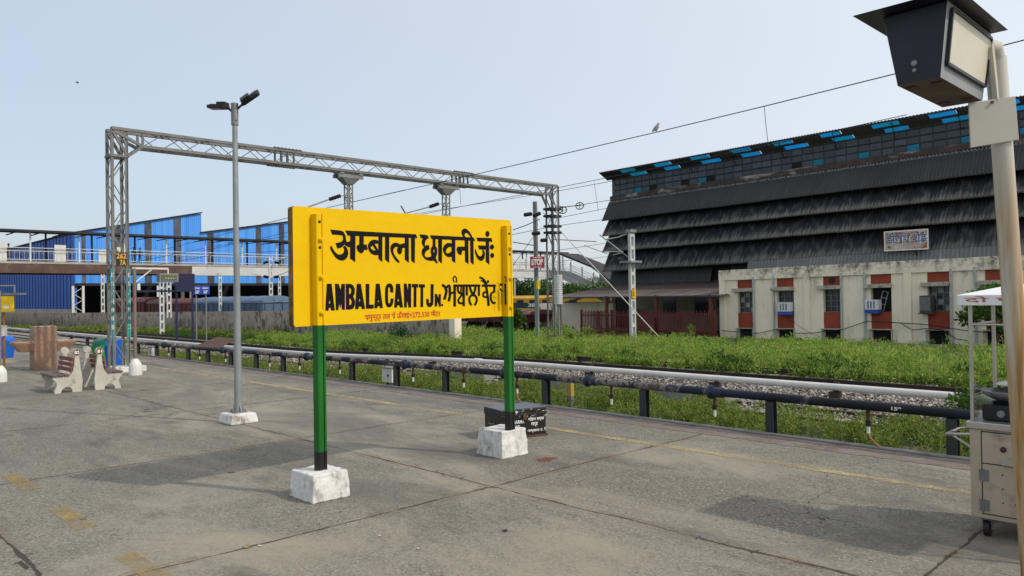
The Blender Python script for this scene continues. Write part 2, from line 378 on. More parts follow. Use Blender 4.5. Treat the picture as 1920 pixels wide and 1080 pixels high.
def worn_paint(name, c, lo, hi):
    t = NT(name); tr = t.node('ShaderNodeBsdfTransparent'); mx = t.node('ShaderNodeMixShader')
    m = t.math('MULTIPLY', t.ramp(t.noise(2.2, 8, .72), lo, hi), t.ramp(t.noise(45, 4, .7), .30, .52))
    t.link(m, mx.inputs[0]); t.link(tr.outputs[0], mx.inputs[1]); t.link(t.b.outputs[0], mx.inputs[2])
    t.link(mx.outputs[0], t.n['Material Output'].inputs[0])
    t.link(t.mix(t.noise(12, 5), c4(c), c4(tuple(x*.7 for x in c))), t.b.inputs['Base Color']); t.b.inputs['Roughness'].default_value = .8
    return t.mat
m_line = worn_paint('worn yellow line', (.46, .36, .18), .30, .56)
m_dash = worn_paint('worn yellow dash', (.40, .29, .10), .34, .66)
ln = ragged(MB(), -60, 12, 8.36, 8.50, .004, .12, .012)
tag(ln.build('yellow_safety_line', m_line), kind='structure')
for i, (a0, a1) in enumerate([(-10.6, -9.55), (-8.5, -7.55), (-6.55, -5.5), (-12.7, -11.7), (-4.6, -3.6)]):
    tag(ragged(MB(), a0, a1, 1.93, 2.10, .004, .1, .006).build('yellow_lane_dash', m_dash), kind='structure')

# stain of red spit beside the right footing, leaf litter
def blob(c, r, z, n=22, rag=.3, st=(1, 1)):
    return [(c[0] + st[0]*r*(1 + random.uniform(-rag, rag))*math.cos(2*math.pi*i/n), c[1] + st[1]*r*(1 + random.uniform(-rag, rag))*math.sin(2*math.pi*i/n), z) for i in range(n)]
q = pz(1023, 862); tag(MB().poly3(blob(q, .10, .004, rag=.35, st=(1, 1.4))).build('red_stain', worn_paint('red spit stain', (.22, .05, .02), .3, .6)), kind='structure')

# ---------------------------------------------------------------- ground
def gz(a):
    x = min(1, max(0, (-a - 17) / 15)); return -.22 * x * x * (3 - 2 * x)
GZ = -.32
m_ground = mat('earth and weeds', (.085, .085, .045), .95, 0, .4, 1.5, .6, 12, dirt=(.05, .085, .018), dscale=.8, damt=.55)
def strip(n0, n1, z, As, name, m, kind='structure'):
    V = []
    for a in As: V += [(a, n0, z + gz(a)), (a, n1, z + gz(a))]
    return tag(MB().add(V, [(2*i, 2*i+2, 2*i+3, 2*i+1) for i in range(len(As)-1)]).build(name, m), kind=kind)
AS = [-900, -300, -100, -60, -40, -34, -32, -30, -28, -26, -24, -22, -20, -17, -10, 0, 40, 300]
strip(-600, 900, GZ, AS, 'ground', m_ground)
def ballast_mat():
    t = NT('ballast'); v = t.node('ShaderNodeTexVoronoi', feature='F1'); v.inputs['Scale'].default_value = 14; t.link(t.tc.outputs['Object'], v.inputs['Vector'])
    s = t.node('ShaderNodeSeparateColor'); t.link(v.outputs['Color'], s.inputs[0])
    r_ = t.node('ShaderNodeValToRGB'); e = r_.color_ramp.elements; e[0].color = (.06, .05, .045, 1); e[1].color = (.36, .33, .29, 1); t.link(s.outputs[0], r_.inputs[0])
    t.link(r_.outputs[0], t.b.inputs['Base Color']); t.b.inputs['Roughness'].default_value = .9
    t.link(t.bump(v.outputs['Distance'], -1.0, .05), t.b.inputs['Normal']); return t.mat
strip(13.4, 19.5, -.268, AS, 'ballast_bed', ballast_mat())

def mesh_np(name, V, F4, m, tri=False):
    me = bpy.data.meshes.new(name); k = 3 if tri else 4
    me.vertices.add(len(V)); me.vertices.foreach_set('co', V.astype(np.float32).ravel())
    nf = len(F4); me.loops.add(nf * k); me.loops.foreach_set('vertex_index', F4.astype(np.int32).ravel())
    me.polygons.add(nf); me.polygons.foreach_set('loop_start', np.arange(0, nf * k, k, dtype=np.int32)); me.polygons.foreach_set('loop_total', np.full(nf, k, dtype=np.int32))
    me.update(calc_edges=True); me.materials.append(m)
    o = bpy.data.objects.new(name, me); col.objects.link(o); return o
def gzv(a):
    x = np.clip((-a - 17) / 15, 0, 1); return -.22 * x * x * (3 - 2 * x)
# stones
def stones(N, a0, a1, n0, n1, z, size, name, m, pw=1.0):
    t = RNG.random(N) ** pw; A = a1 + (a0 - a1) * t
    P = np.stack([A, RNG.uniform(n0, n1, N), z + gzv(A) + RNG.uniform(-.01, .03, N)], 1)
    base = np.array([[1,0,0],[-1,0,0],[0,1,0],[0,-1,0],[0,0,1],[0,0,-1]], float)
    S = RNG.uniform(.55, 1.25, (N, 6, 1)) * size * RNG.uniform(.6, 1.3, (N, 1, 1))
    B = base[None] * S + RNG.normal(0, size * .22, (N, 6, 3)); B[:, :, 2] *= .75
    ang = RNG.uniform(0, 6.28, N); c, s = np.cos(ang)[:, None], np.sin(ang)[:, None]
    B = np.stack([B[:, :, 0]*c - B[:, :, 1]*s, B[:, :, 0]*s + B[:, :, 1]*c, B[:, :, 2]], 2)
    V = (P[:, None, :] + B).reshape(-1, 3)
    F = np.array([[0,2,4],[2,1,4],[1,3,4],[3,0,4],[2,0,5],[1,2,5],[3,1,5],[0,3,5]])
    F = (F[None] + (np.arange(N) * 6)[:, None, None]).reshape(-1, 3)
    o = mesh_np(name, V, F, m, True); o.rotation_euler = (0, 0, TH); return tag(o, kind='stuff')
def stone_mat():
    t = NT('ballast stone'); g = t.node('ShaderNodeNewGeometry'); r_ = t.node('ShaderNodeValToRGB'); e = r_.color_ramp.elements
    e[0].color = (.035, .03, .028, 1); e[1].color = (.52, .49, .44, 1); e[0].position = 0; e[1].position = 1
    for p, c in ((.22, (.11, .085, .07, 1)), (.5, (.24, .21, .18, 1)), (.8, (.36, .32, .27, 1))): k = e.new(p); k.color = c
    t.link(g.outputs['Random Per Island'], r_.inputs[0]); t.link(r_.outputs[0], t.b.inputs['Base Color']); t.b.inputs['Roughness'].default_value = .85
    return t.mat
m_stone = stone_mat()
stones(26000, -48, 4, 13.7, 19.3, -.25, .040, 'ballast_stones', m_stone, 1.25)
stones(2500, -32, 2, 10.1, 11.2, -.30, .035, 'track_side_stones', m_stone)

# ---------------------------------------------------------------- weeds
def leaves(name, P, Hh, Rr, nl, L, Wd, m, up=.55, stems=True):
    N = len(P); T = N * nl
    idx = np.repeat(np.arange(N), nl)
    t = RNG.random(T) ** .75; ang = RNG.uniform(0, 6.283, T)
    rad = Rr[idx] * (1.05 - .75 * t) * np.sqrt(RNG.random(T))
    C = P[idx] + np.stack([np.cos(ang) * rad, np.sin(ang) * rad, Hh[idx] * t], 1)
    D = np.stack([np.cos(ang) * (1 - up), np.sin(ang) * (1 - up), np.full(T, up)], 1) + RNG.normal(0, .42, (T, 3))
    D /= np.linalg.norm(D, axis=1, keepdims=True)
    Q = np.cross(D, RNG.normal(0, 1, (T, 3))); Q /= np.maximum(np.linalg.norm(Q, axis=1, keepdims=True), 1e-6)
    l = L * RNG.uniform(.6, 1.35, (T, 1)); w = Wd * RNG.uniform(.6, 1.3, (T, 1))
    V = np.stack([C, C + D*l*.45 + Q*w, C + D*l, C + D*l*.45 - Q*w], 1).reshape(-1, 3)
    F = np.arange(T * 4).reshape(-1, 4)
    if stems:
        k = 2; si = np.repeat(np.arange(N), k); S = len(si)
        B = P[si] + np.stack([RNG.normal(0, .03, S), RNG.normal(0, .03, S), np.zeros(S)], 1)
        Tt = B + np.stack([RNG.normal(0, .12, S) * Rr[si] * 3, RNG.normal(0, .12, S) * Rr[si] * 3, Hh[si] * RNG.uniform(.7, 1.08, S)], 1)
        an = RNG.uniform(0, 3.14, S); q = np.stack([np.cos(an), np.sin(an), np.zeros(S)], 1) * .006
        V2 = np.stack([B - q, B + q, Tt + q*.5, Tt - q*.5], 1).reshape(-1, 3)
        F = np.concatenate([F, np.arange(S * 4).reshape(-1, 4) + len(V)]); V = np.concatenate([V, V2])
    o = mesh_np(name, V, F, m); o.rotation_euler = (0, 0, TH); return tag(o, kind='stuff')
def clumped(N, a0, a1, n0, n1, z, thr=0.0, sc=.5, pw=1.0):
    A = a1 + (a0 - a1) * RNG.random(N * 3) ** pw; B = RNG.uniform(n0, n1, N * 3)
    f = .5 + .25 * (np.sin(A*sc*2.1 + 1.3*np.sin(B*sc*1.7)) + np.sin(B*sc*2.9 + 1.7*np.sin(A*sc*1.1 + 2)))
    k = RNG.random(N * 3) < np.clip((f - thr) * 1.6, .02, 1); A, B, f = A[k][:N], B[k][:N], f[k][:N]
    return np.stack([A, B, z + gzv(A)], 1), f
m_weed = leafmat('bright weed leaves', (.065, .20, .022), (.36, .54, .06), .5, (.54, .60, .15))
m_weed2 = leafmat('olive weed leaves', (.05, .13, .018), (.26, .40, .05), .42, (.40, .38, .10))
m_weed3 = leafmat('dark weed leaves', (.032, .085, .016), (.105, .190, .030), .34)
P, f = clumped(2700, -42, 9, 19.7, 24.5, GZ, .05, .45, 1.1); Hh = .36 + .36 * f + RNG.uniform(-.14, .12, len(P)) + .16 * RNG.random(len(P)) ** 5
leaves('tall_weeds', P, Hh, .20 + .12 * RNG.random(len(P)), 62, .095, .012, m_weed, .62)
P, f = clumped(2300, -44, 12, 24, 33.6, GZ, .1, .4, 1.1); Hh = (.20 + .34 * f + RNG.uniform(-.08, .12, len(P))) * np.clip((35 - P[:, 1]) / 8, .38, 1) * (1 + .9 * RNG.random(len(P)) ** 6)
leaves('field_weeds', P, Hh, .22 + .12 * RNG.random(len(P)), 46, .10, .013, m_weed, .62)
P, f = clumped(900, -42, 9, 19.32, 19.62, GZ, .0, .9, 1.1); leaves('rail_side_weeds', P, .24 + .22 * f * RNG.random(len(P)), .14 + .08 * RNG.random(len(P)), 50, .09, .012, m_weed, .6)
P, f = clumped(330, -42, 9, 19.4, 20.6, GZ, .45, .9, 1.1); Hh = .20 + .45 * f * RNG.random(len(f))
leaves('dark_weeds', P, Hh, .22 + .1 * RNG.random(len(P)), 60, .12, .018, m_weed3)
def tufts(K, a0, a1, n0, n1, r0, r1, h0, h1, per, pw=1.0):
    A = a1 + (a0 - a1) * RNG.random(K) ** pw; B = RNG.uniform(n0, n1, K); rr = RNG.uniform(r0, r1, K); hh = RNG.uniform(h0, h1, K) * (rr / r1) ** .5
    i = np.repeat(np.arange(K), per); an = RNG.uniform(0, 6.28, len(i)); q = np.sqrt(RNG.random(len(i)))
    P = np.stack([A[i] + np.cos(an) * q * rr[i], B[i] + np.sin(an) * q * rr[i], np.zeros(len(i))], 1); P[:, 2] = GZ + gzv(P[:, 0])
    return P, hh[i] * (1.05 - .55 * q ** 2) * RNG.uniform(.8, 1.15, len(i))
P, Hh = tufts(300, -38, 1, 11.0, 13.4, .28, .6, .30, .52, 9, 1.35)
leaves('edge_weeds', P, Hh, .11 + .07 * RNG.random(len(P)), 74, .055, .0085, m_weed2, .5)
P, f = clumped(420, -36, 2, 10.3, 12.5, GZ, .3, 1.1, 1.4); Hh = .08 + .14 * f
leaves('creeping_weeds', P, Hh, .16 + .08 * RNG.random(len(P)), 50, .05, .013, m_weed3, .25)
# weeds at the foot of the boundary wall
A = RNG.uniform(-100, -31, 2600); base = np.interp(A, [-94.6, -80.3, -48.4, -30.5], [17.24, 20.55, 25.47, 25.4])
P = np.stack([A, base - .15 - 2.6 * RNG.random(len(A)) ** 1.6, GZ + gzv(A)], 1)
f = .5 + .5 * np.sin(A * .9 + 2 * np.sin(A * .37)); Hh = .16 + .42 * f * RNG.random(len(A))
leaves('wall_foot_weeds', P, Hh, .24 + .14 * RNG.random(len(A)), 40, .15, .024, m_weed2)
P, f = clumped(900, -60, -28, 20.6, 24.5, GZ, .25, .5); leaves('verge_weeds', P, .10 + .25 * f, .26 + .1 * RNG.random(len(P)), 40, .15, .022, m_weed3)
P, f = clumped(900, -75, -28, 26.5, 36, GZ, .15, .5); leaves('yard_weeds', P, .25 + .5 * f, .3 + .1 * RNG.random(len(P)), 36, .17, .026, m_weed)

# dry stalks standing out of the green
m_dry = leafmat('dry stalks', (.16, .115, .05), (.40, .30, .13), .3)
P, f = clumped(230, -42, 9, 19.8, 30, GZ, .45, .7, 1.1); leaves('dry_stalks', P, .40 + .45 * RNG.random(len(P)), .10 + .05 * RNG.random(len(P)), 16, .09, .006, m_dry, .8)
P, Hh = tufts(70, -36, 1, 10.6, 13.2, .15, .4, .15, .32, 4, 1.35); leaves('dry_edge_stalks', P, Hh, .10 + .04 * RNG.random(len(P)), 18, .06, .006, m_dry, .6)
# tall dark docks and taller tufts breaking the even top of the field
P, Hh = tufts(46, -40, 8, 20.2, 27, .25, .6, .55, .95, 7, 1.1); leaves('tall_tufts', P, Hh, .16 + .08 * RNG.random(len(P)), 60, .10, .013, m_weed, .62)
P, Hh = tufts(40, -40, 8, 20.4, 31, .3, .7, .35, .70, 7, 1.1); leaves('dark_tufts', P, Hh, .18 + .08 * RNG.random(len(P)), 60, .11, .018, m_weed3, .5)
# ================================================================ station name board
BA = -7.0
root = thing('station_name_board', 'big yellow station name board with black lettering on two green posts', 'sign', BA, 5.35)
q = [pa(*p, BA) for p in ((548.5, 386), (551, 613), (962, 592), (957.5, 413))]
def rnd(qs, r=.012):
    out = []
    for i, p in enumerate(qs):
        a = Vector((qs[i-1].y, qs[i-1].z)); b = Vector((p.y, p.z)); c = Vector((qs[(i+1) % len(qs)].y, qs[(i+1) % len(qs)].z))
        out += [tuple(b + (a-b).normalized()*r), tuple(b + (c-b).normalized()*r)]
    return out
mb = MB(); poly = rnd(q, .018); n_ = len(poly)
mb.add([(BA, y, z) for y, z in poly], [list(range(n_))]); mb.m = 1
mb.add([(BA - .10, y, z) for y, z in poly] + [(BA - .0005, y, z) for y, z in poly], [(i, (i+1) % n_, n_ + (i+1) % n_, n_ + i) for i in range(n_)] + [list(range(n_))])
board = mb.build('board', [m_yel, m_yel_edge], root)
mb = MB()   # frame battens on the back
for y in (4.35, 5.35, 6.35): mb.box(BA - .15, BA - .1005, y - .03, y + .03, 1.80, 2.88)
mb.each('back_batten', m_yel_edge, root)
for (py, zt, zb_, zcap, zblk, yb) in ((4.0, 2.86, .27, 1.735, .46, (-6.76, -7.24, 3.79, 4.22)), (6.655, 2.88, .33, 1.745, .56, (-6.88, -7.36, 6.44, 6.90))):
    x0 = BA + .0015
    prof = [(x0, py - .054), (x0 + .05, py - .051), (x0 + .076, py - .042), (x0 + .082, py - .034), (x0 + .082, py + .014), (x0 + .064, py + .019), (x0 + .064, py + .027), (x0 + .078, py + .031), (x0 + .078, py + .053), (x0, py + .053)]
    mb = MB(); mb.prism(prof, 'z', zcap, zt); mb.m = 1; mb.prism(prof, 'z', zblk, zcap - .0005); mb.m = 2; mb.prism(prof, 'z', zb_ - .03, zblk - .0005)
    post = mb.build('post', [m_yel, m_green, m_blkpaint], root, bevel=.004)
    mb = MB()
    (a0, a1, n0, n1) = yb; t = .022
    mb.frustum((a1, a0, n0, n1), (a1 + t, a0 - t, n0 + t, n1 - t), 0, zb_)
    ft = mb.build('footing', m_whitew, root)
    s_ = ft.modifiers.new('sub', 'SUBSURF'); s_.subdivision_type = 'SIMPLE'; s_.levels = s_.render_levels = 4
    tx = bpy.data.textures.new('clouds', 'CLOUDS'); tx.noise_scale = .11
    dm = ft.modifiers.new('rough', 'DISPLACE'); dm.texture = tx; dm.strength = .026; dm.mid_level = .5
    bv = ft.modifiers.new('bev', 'BEVEL'); bv.width = .012; bv.segments = 2; bv.limit_method = 'ANGLE'; bv.angle_limit = R(50)
    ft.modifiers.move(2, 0)
    for k, z in enumerate((2.60, 2.22, 1.86)):
        b = MB(); cx = x0 + .082
        b.cyl((cx - .002, py + .005, z), (cx + .008, py + .005, z), .028, n=14); b.cyl((cx + .0075, py + .005, z), (cx + .026, py + .005, z), .020, n=6); b.cyl((cx + .0255, py + .005, z), (cx + .036, py + .005, z), .008, n=8)
        b.build('bolt', m_yel, post)
    b = MB()
    for z in (2.78, 2.52): b.cyl((cx - .004, py - .004, z), (cx + .0015, py - .004, z), .016, n=14)
    b.each('bolt_hole', m_dark, post)

_lk = [0]
LX = BA + .003
def flat_polys(polys, name, m, root, conv):
    """polys: list of [outer, hole, ...]; conv: picture point -> point of the sign's own plane"""
    mb = MB()
    for rings in polys:
        rr = [[conv(p, k) for p in ring] for k, ring in ((len(mb.f), r_) for r_ in rings)]
        lo = _lk[0]; _lk[0] += 1
        fl = [Vector((p[1], p[2], 0)) for r_ in rr for p in r_]
        tri = tessellate_polygon([[Vector((p[1], p[2], 0)) for p in r_] for r_ in rr])
        off = .00012 * (lo % 9)
        mb.add([(p[0] + off, p[1], p[2]) for r_ in rr for p in r_], [list(t) for t in tri])
    return mb.build(name, m, root)
def smoothp(pts, it=1):      # one round of corner cutting for curved brush outlines
    for _ in range(it):
        out = []
        for i, p in enumerate(pts):
            a, b = pts[i - 1], pts[(i + 1) % len(pts)]
            v1 = (p[0]-a[0], p[1]-a[1]); v2 = (b[0]-p[0], b[1]-p[1]); l1 = math.hypot(*v1); l2 = math.hypot(*v2)
            cs = (v1[0]*v2[0] + v1[1]*v2[1]) / max(1e-6, l1*l2)
            if cs < .45: out.append(p)
            else: out += [(p[0] - v1[0]*.25, p[1] - v1[1]*.25), (p[0] + v2[0]*.25, p[1] + v2[1]*.25)]
        pts = out
    return pts
def brush(pts, w, taper=1.0, n=3):
    for _ in range(n):         # smooth path
        o = [pts[0]]
        for i in range(len(pts) - 1):
            a, b = pts[i], pts[i+1]
            o += [(a[0]*.75 + b[0]*.25, a[1]*.75 + b[1]*.25), (a[0]*.25 + b[0]*.75, a[1]*.25 + b[1]*.75)]
        o.append(pts[-1]); pts = o
    L, Rr = [], []
    N = len(pts)
    for i, p in enumerate(pts):
        a, b = pts[max(0, i-1)], pts[min(N-1, i+1)]; d = math.hypot(b[0]-a[0], b[1]-a[1]) or 1
        nx, ny = -(b[1]-a[1]) / d, (b[0]-a[0]) / d; h = w/2 * (1 + (taper - 1) * i / (N - 1))
        L.append((p[0] + nx*h, p[1] + ny*h)); Rr.append((p[0] - nx*h, p[1] - ny*h))
    return L, Rr
def ell(cx, cy, rx, ry, n=20): return [(cx + rx*math.cos(2*math.pi*i/n), cy + ry*math.sin(2*math.pi*i/n)) for i in range(n)]
def board_conv(ox, oy, sc): return lambda p, k: (lambda t: (LX, t.y, t.z))(pa(ox + p[0]/sc, oy + p[1]/sc, LX))
HA = [
 [[(100,112),(350,130),(390,200),(412,255),(415,320),(425,352),(455,358),(498,340),(498,465),(460,462),(415,435),(388,412),(370,430),(330,465),(290,485),(240,490),(205,375),(250,375),(300,362),(340,340),(358,305),(352,250),(335,222),(140,212)]],
 [[(350,465),(388,430),(420,455),(450,510),(462,580),(450,650),(410,705),(350,733),(300,728),(240,700),(190,650),(140,575),(110,520),(95,470),(105,440),(125,440),(150,490),(190,555),(240,600),(290,615),(340,600),(372,560),(378,515),(370,485)]],
 [[(398,128),(1815,205),(1842,282),(448,232)]], [[(500,200),(605,205),(598,760),(495,690)]],
 [[(680,225),(770,230),(768,420),(680,420)]], [[(650,412),(825,408),(850,515),(780,517),(770,550),(740,582),(715,588),(680,570),(640,525),(622,470),(630,430)]],
 [[(1068,335),(1010,315),(960,310),(910,330),(865,380),(850,440),(860,500),(890,560),(940,605),(1000,625),(1068,618)], [(905,470),(945,425),(1010,525),(970,530),(930,505)], [(985,397),(1060,390),(1060,520)]],
 [[(1062,240),(1142,245),(1140,760),(1062,690)]], [[(1195,245),(1278,250),(1278,775),(1195,710)]],
 [[(1592,380),(1540,390),(1495,410),(1450,378),(1400,370),(1350,385),(1310,430),(1300,500),(1315,570),(1345,640),(1390,710),(1440,765),(1470,778),(1490,760),(1480,735),(1430,680),(1385,620),(1362,560),(1362,510),(1385,470),(1420,455),(1450,462),(1430,510),(1440,560),(1465,600),(1495,610),(1525,590),(1538,540),(1535,500),(1550,480),(1592,475)]],
 [[(1590,265),(1672,270),(1672,775),(1590,710)]], [[(1712,270),(1795,275),(1790,788),(1718,730)]]]
HB = [
 [[(78,290),(262,305),(295,375),(250,395),(215,440),(200,500),(205,550),(260,530),(290,532),(310,625),(280,640),(230,670),(200,720),(198,775),(215,800),(260,810),(310,800),(350,780),(330,690),(335,610),(365,555),(400,538),(440,550),(475,600),(482,690),(470,760),(440,830),(490,910),(485,945),(460,945),(405,880),(350,890),(290,885),(220,860),(160,800),(125,720),(130,650),(160,600),(180,580),(140,520),(125,460),(140,410),(160,380),(110,378)], [(390,660),(410,625),(418,640),(415,690),(400,715)]],
 [[(315,310),(1300,362),(1333,440),(350,395)]], [[(375,395),(440,398),(440,560),(375,560)]], [[(497,395),(588,400),(585,948),(505,885)]],
 [[(808,500),(760,485),(700,490),(640,530),(605,600),(610,670),(650,750),(700,795),(760,805),(808,795)], [(670,680),(690,620),(740,578),(800,575),(802,660),(760,705),(715,718),(680,710)]],
 [[(805,400),(885,405),(885,935),(808,880)]],
 [[(1105,565),(940,570),(915,610),(920,670),(950,730),(1000,760),(1030,740),(1040,660),(1105,660)]], [[(1095,410),(1180,415),(1185,962),(1105,905)]], [[(1218,430),(1295,435),(1300,975),(1225,915)]],
 [[(1060,350),(1030,290),(1020,240),(1035,195),(1080,160),(1130,165),(1180,205),(1230,270),(1278,365),(1228,360),(1195,300),(1150,262),(1110,265),(1092,300),(1112,355)]],
 [[(1358,365),(1700,375),(1722,460),(1390,450)]], [[(1570,440),(1645,445),(1652,975),(1572,908)]], [[(1395,540),(1575,545),(1575,635),(1420,632)]],
 [[(1495,628),(1535,650),(1555,730),(1548,800),(1520,865),(1470,895),(1420,875),(1370,815),(1335,730),(1322,650),(1335,615),(1355,660),(1380,730),(1410,775),(1450,790),(1485,765),(1500,720),(1495,660)]],
 [ell(1608,282,46,66)], [ell(1710,577,50,58)], [ell(1715,767,45,58)]]
EC = [
 [[(125,115),(210,115),(268,595),(205,598),(190,545),(165,545),(155,598),(95,600)], [(160,470),(175,400),(188,470)]],
 [[(270,115),(338,118),(368,225),(388,118),(450,118),(450,580),(396,583),(386,465),(366,565),(349,470),(330,588),(288,592)]],
 [[(465,115),(560,118),(605,150),(628,215),(625,290),(600,345),(632,420),(630,500),(600,560),(550,578),(468,580)], [(525,178),(555,200),(565,240),(555,285),(525,305)], [(530,372),(560,400),(572,440),(560,490),(530,500)]],
 [[(663,115),(735,115),(812,568),(755,572),(740,525),(700,525),(690,572),(632,572)], [(700,430),(714,372),(728,428)]],
 [[(822,115),(888,118),(888,490),(968,490),(965,560),(828,565)]],
 [[(1005,115),(1075,115),(1132,550),(1085,556),(1070,515),(1045,515),(1030,555),(978,557)], [(1040,445),(1055,395),(1068,445)]],
 [[(1320,270),(1265,268),(1262,200),(1248,172),(1232,185),(1225,230),(1225,420),(1235,465),(1255,468),(1268,440),(1272,380),(1325,382),(1322,440),(1305,500),(1275,535),(1240,542),(1205,525),(1182,480),(1172,400),(1172,220),(1185,155),(1215,115),(1260,105),(1300,130),(1320,185)]],
 [[(1370,115),(1440,115),(1495,540),(1440,545),(1428,505),(1395,505),(1385,545),(1335,547)], [(1395,430),(1410,372),(1425,430)]],
 [[(1508,112),(1560,112),(1585,245),(1588,112),(1642,115),(1642,542),(1595,545),(1568,410),(1562,540),(1515,542)]],
 [[(1655,118),(1768,120),(1768,182),(1738,182),(1735,535),(1685,537),(1688,182),(1655,180)]],
 [[(1780,122),(1888,125),(1890,182),(1858,182),(1858,533),(1808,535),(1812,182),(1782,182)]]]
ED = [
 [[(198,258),(262,258),(258,620),(248,690),(215,735),(180,742),(135,730),(108,680),(103,570),(158,568),(160,640),(178,660),(195,640)]],
 [[(285,465),(335,465),(362,560),(370,465),(415,468),(412,730),(380,735),(345,620),(330,730),(285,730)]], [ell(442,698,22,26)],
 [[(678,262),(1250,262),(1250,310),(678,310)]], [[(1278,265),(1578,262),(1578,312),(1282,312)]], [ell(1413,202,25,33)], [ell(1098,480,48,38)]]
GB = [([(435,280),(480,285),(520,350),(535,400),(520,470),(487,585)],56),([(535,400),(545,330),(580,275),(605,320),(602,400),(610,500),(580,620)],54),([(610,450),(700,430)],46),([(707,265),(707,732)],54),
 ([(740,222),(752,160),(730,100),(700,86),(675,120),(673,165),(705,215)],26),([(775,305),(775,400),(810,450),(885,455)],46),([(895,300),(898,722)],52),([(845,300),(840,440)],34),([(880,470),(820,530),(778,600),(800,655),(850,668),(892,640)],44),
 ([(962,300),(966,500)],48),([(1028,305),(1045,390),(1090,470)],48),([(1148,305),(1138,390),(1105,470)],48),([(1075,480),(1022,530),(1012,600),(1035,660),(1062,705)],46),([(1125,485),(1172,540),(1178,600),(1160,655),(1128,705)],46),([(1218,300),(1221,505)],45),
 ([(1370,300),(1390,400),(1400,480),(1412,560),(1428,716)],50),([(1395,428),(1330,425),(1305,470),(1322,530),(1395,528)],42),([(1230,112),(1290,130),(1345,185),(1385,262)],44),([(1258,180),(1310,195),(1360,262)],30),
 ([(1545,300),(1545,420),(1500,432),(1466,490),(1475,590),(1520,668),(1572,640)],44)]
def gb(pts, w, tp=1.0):
    L, Rr = brush(pts, w, tp, 2); return [L + Rr[::-1]]
for nm, P_, cv in (('hindi_lettering', HA, board_conv(610, 420, 10.667)), ('hindi_lettering', HB, board_conv(780, 415, 12)), ('english_lettering', EC, board_conv(600, 520, 9.6)), ('english_and_punjabi_lettering', ED + [gb(*g) for g in GB], board_conv(790, 510, 11.294))):
    P2 = [[smoothp(r_, 2) if len(r_) > 10 and nm.startswith('hindi') else (smoothp(r_, 1) if len(r_) > 12 and 'english_l' in nm else r_) for r_ in rings] for rings in P_]
    flat_polys(P2, nm, m_letter, board, cv)
XP = BA + .0015 + .082 + .002
cv = lambda p, k: (lambda t: (XP - .004 * (p[0] > 1750), t.y, t.z))(pa(790 + p[0]/11.294, 510 + p[1]/11.294, XP))
flat_polys([gb(*g) for g in [([(1660,268),(1722,268)],50),([(1668,350),(1690,398),(1730,405)],36),([(1690,440),(1690,690)],12)]], 'punjabi_lettering', m_letter, board, cv)
cv2 = lambda p, k: (lambda t: (XP - .003, t.y, t.z))(pa(790 + p[0]/11.294, 510 + p[1]/11.294, XP - .003))
flat_polys([gb(*g) for g in [([(1752,270),(1785,270)],50),([(1772,246),(1784,690)],40),([(1752,405),(1780,405)],36),([(1790,215),(1792,130),(1770,95),(1750,110)],24)]], 'punjabi_lettering', m_letter, board, cv2)
pL = pa(684, 604, LX); pR = pa(826, 596, LX)
d_ = (pR - pL); text('समुन्द्र तल से ऊँचाई=272.530 मीटर', 'red_lettering', board, m_red, pL, d_.normalized(), (0, 0, 1), d_.length, .098, .012)

# ================================================================ twin lamp post
c = pz(447, 792)
root = thing('lamp_post', 'tall grey steel lamp post with two black floodlights on a white footing', 'lamp post', c.x, c.y)
a, n = c.x, c.y
mb = MB(); mb.cyl((a, n, .12), (a, n, 2.3), .066, .056, 8).cyl((a, n, 2.3), (a, n, 5.0), .052, .044, 8); mb.build('pole', m_galv, root)
mb = MB(); mb.cyl((a, n, 4.88), (a, n, 5.24), .058, .058, 14).box(a - .085, a + .085, n - .008, n + .008, 4.95, 4.965); mb.build('collar', m_galvd, root)
mb = MB(); mb.box(a - .11, a + .11, n - .11, n + .11, .165, .182)
for i in (-1, 1):
    for j in (-1, 1): mb.cyl((a + i*.085, n + j*.085, .18), (a + i*.085, n + j*.085, .215), .011, n=6)
for k in range(4):
    an = k*math.pi/2; mb.bar((a + .10*math.cos(an), n + .10*math.sin(an), .182), (a + .05*math.cos(an), n + .05*math.sin(an), .29), .008, .03)
mb.build('base_plate', m_galvd, root)
ft = MB().frustum((a - .26, a + .26, n - .24, n + .24), (a - .22, a + .22, n - .21, n + .21), 0, .165).build('footing', m_whitew, root, bevel=.03)
def flood(p0, az, tilt, roll=0.0):
    d = Vector((math.cos(az), math.sin(az), 0)); sd_ = Vector((-d.y, d.x, 0)); upv = Vector((0, 0, 1))
    d2 = (d * math.cos(tilt) + upv * math.sin(tilt)); u2 = d2.cross(sd_)
    sd0_, u20 = sd_.copy(), u2.copy(); sd_ = sd0_*math.cos(roll) - u20*math.sin(roll); u2 = u20*math.cos(roll) + sd0_*math.sin(roll)
    mb = MB(); p0 = Vector(p0)
    mb.tube([p0, p0 + d*.06 + upv*.06, p0 + d*.14 + upv*.13], .019, 8); mb.build('arm', m_dark, root)
    b0 = p0 + d*.12 + upv*.13
    mb = MB(); mb.X = Matrix(((d2.x, sd_.x, u2.x, b0.x), (d2.y, sd_.y, u2.y, b0.y), (d2.z, sd_.z, u2.z, b0.z), (0, 0, 0, 1)))
    mb.prism([(0, -.055), (.05, -.09), (.31, -.10), (.34, -.085), (.34, .085), (.31, .10), (.05, .09), (0, .055)], 'z', -.025, .02)
    mb.box(.02, .18, -.07, .07, .019, .075)
    for k in range(4): mb.box(.20 + k*.028, .208 + k*.028, -.085, .085, .019, .04)
    h = mb.build('floodlight', m_dark, root, bevel=.006)
    mb2 = MB(); mb2.X = mb.X; mb2.box(.13, .31, -.075, .075, -.029, -.0255); mb2.build('lens', m_glass, h)
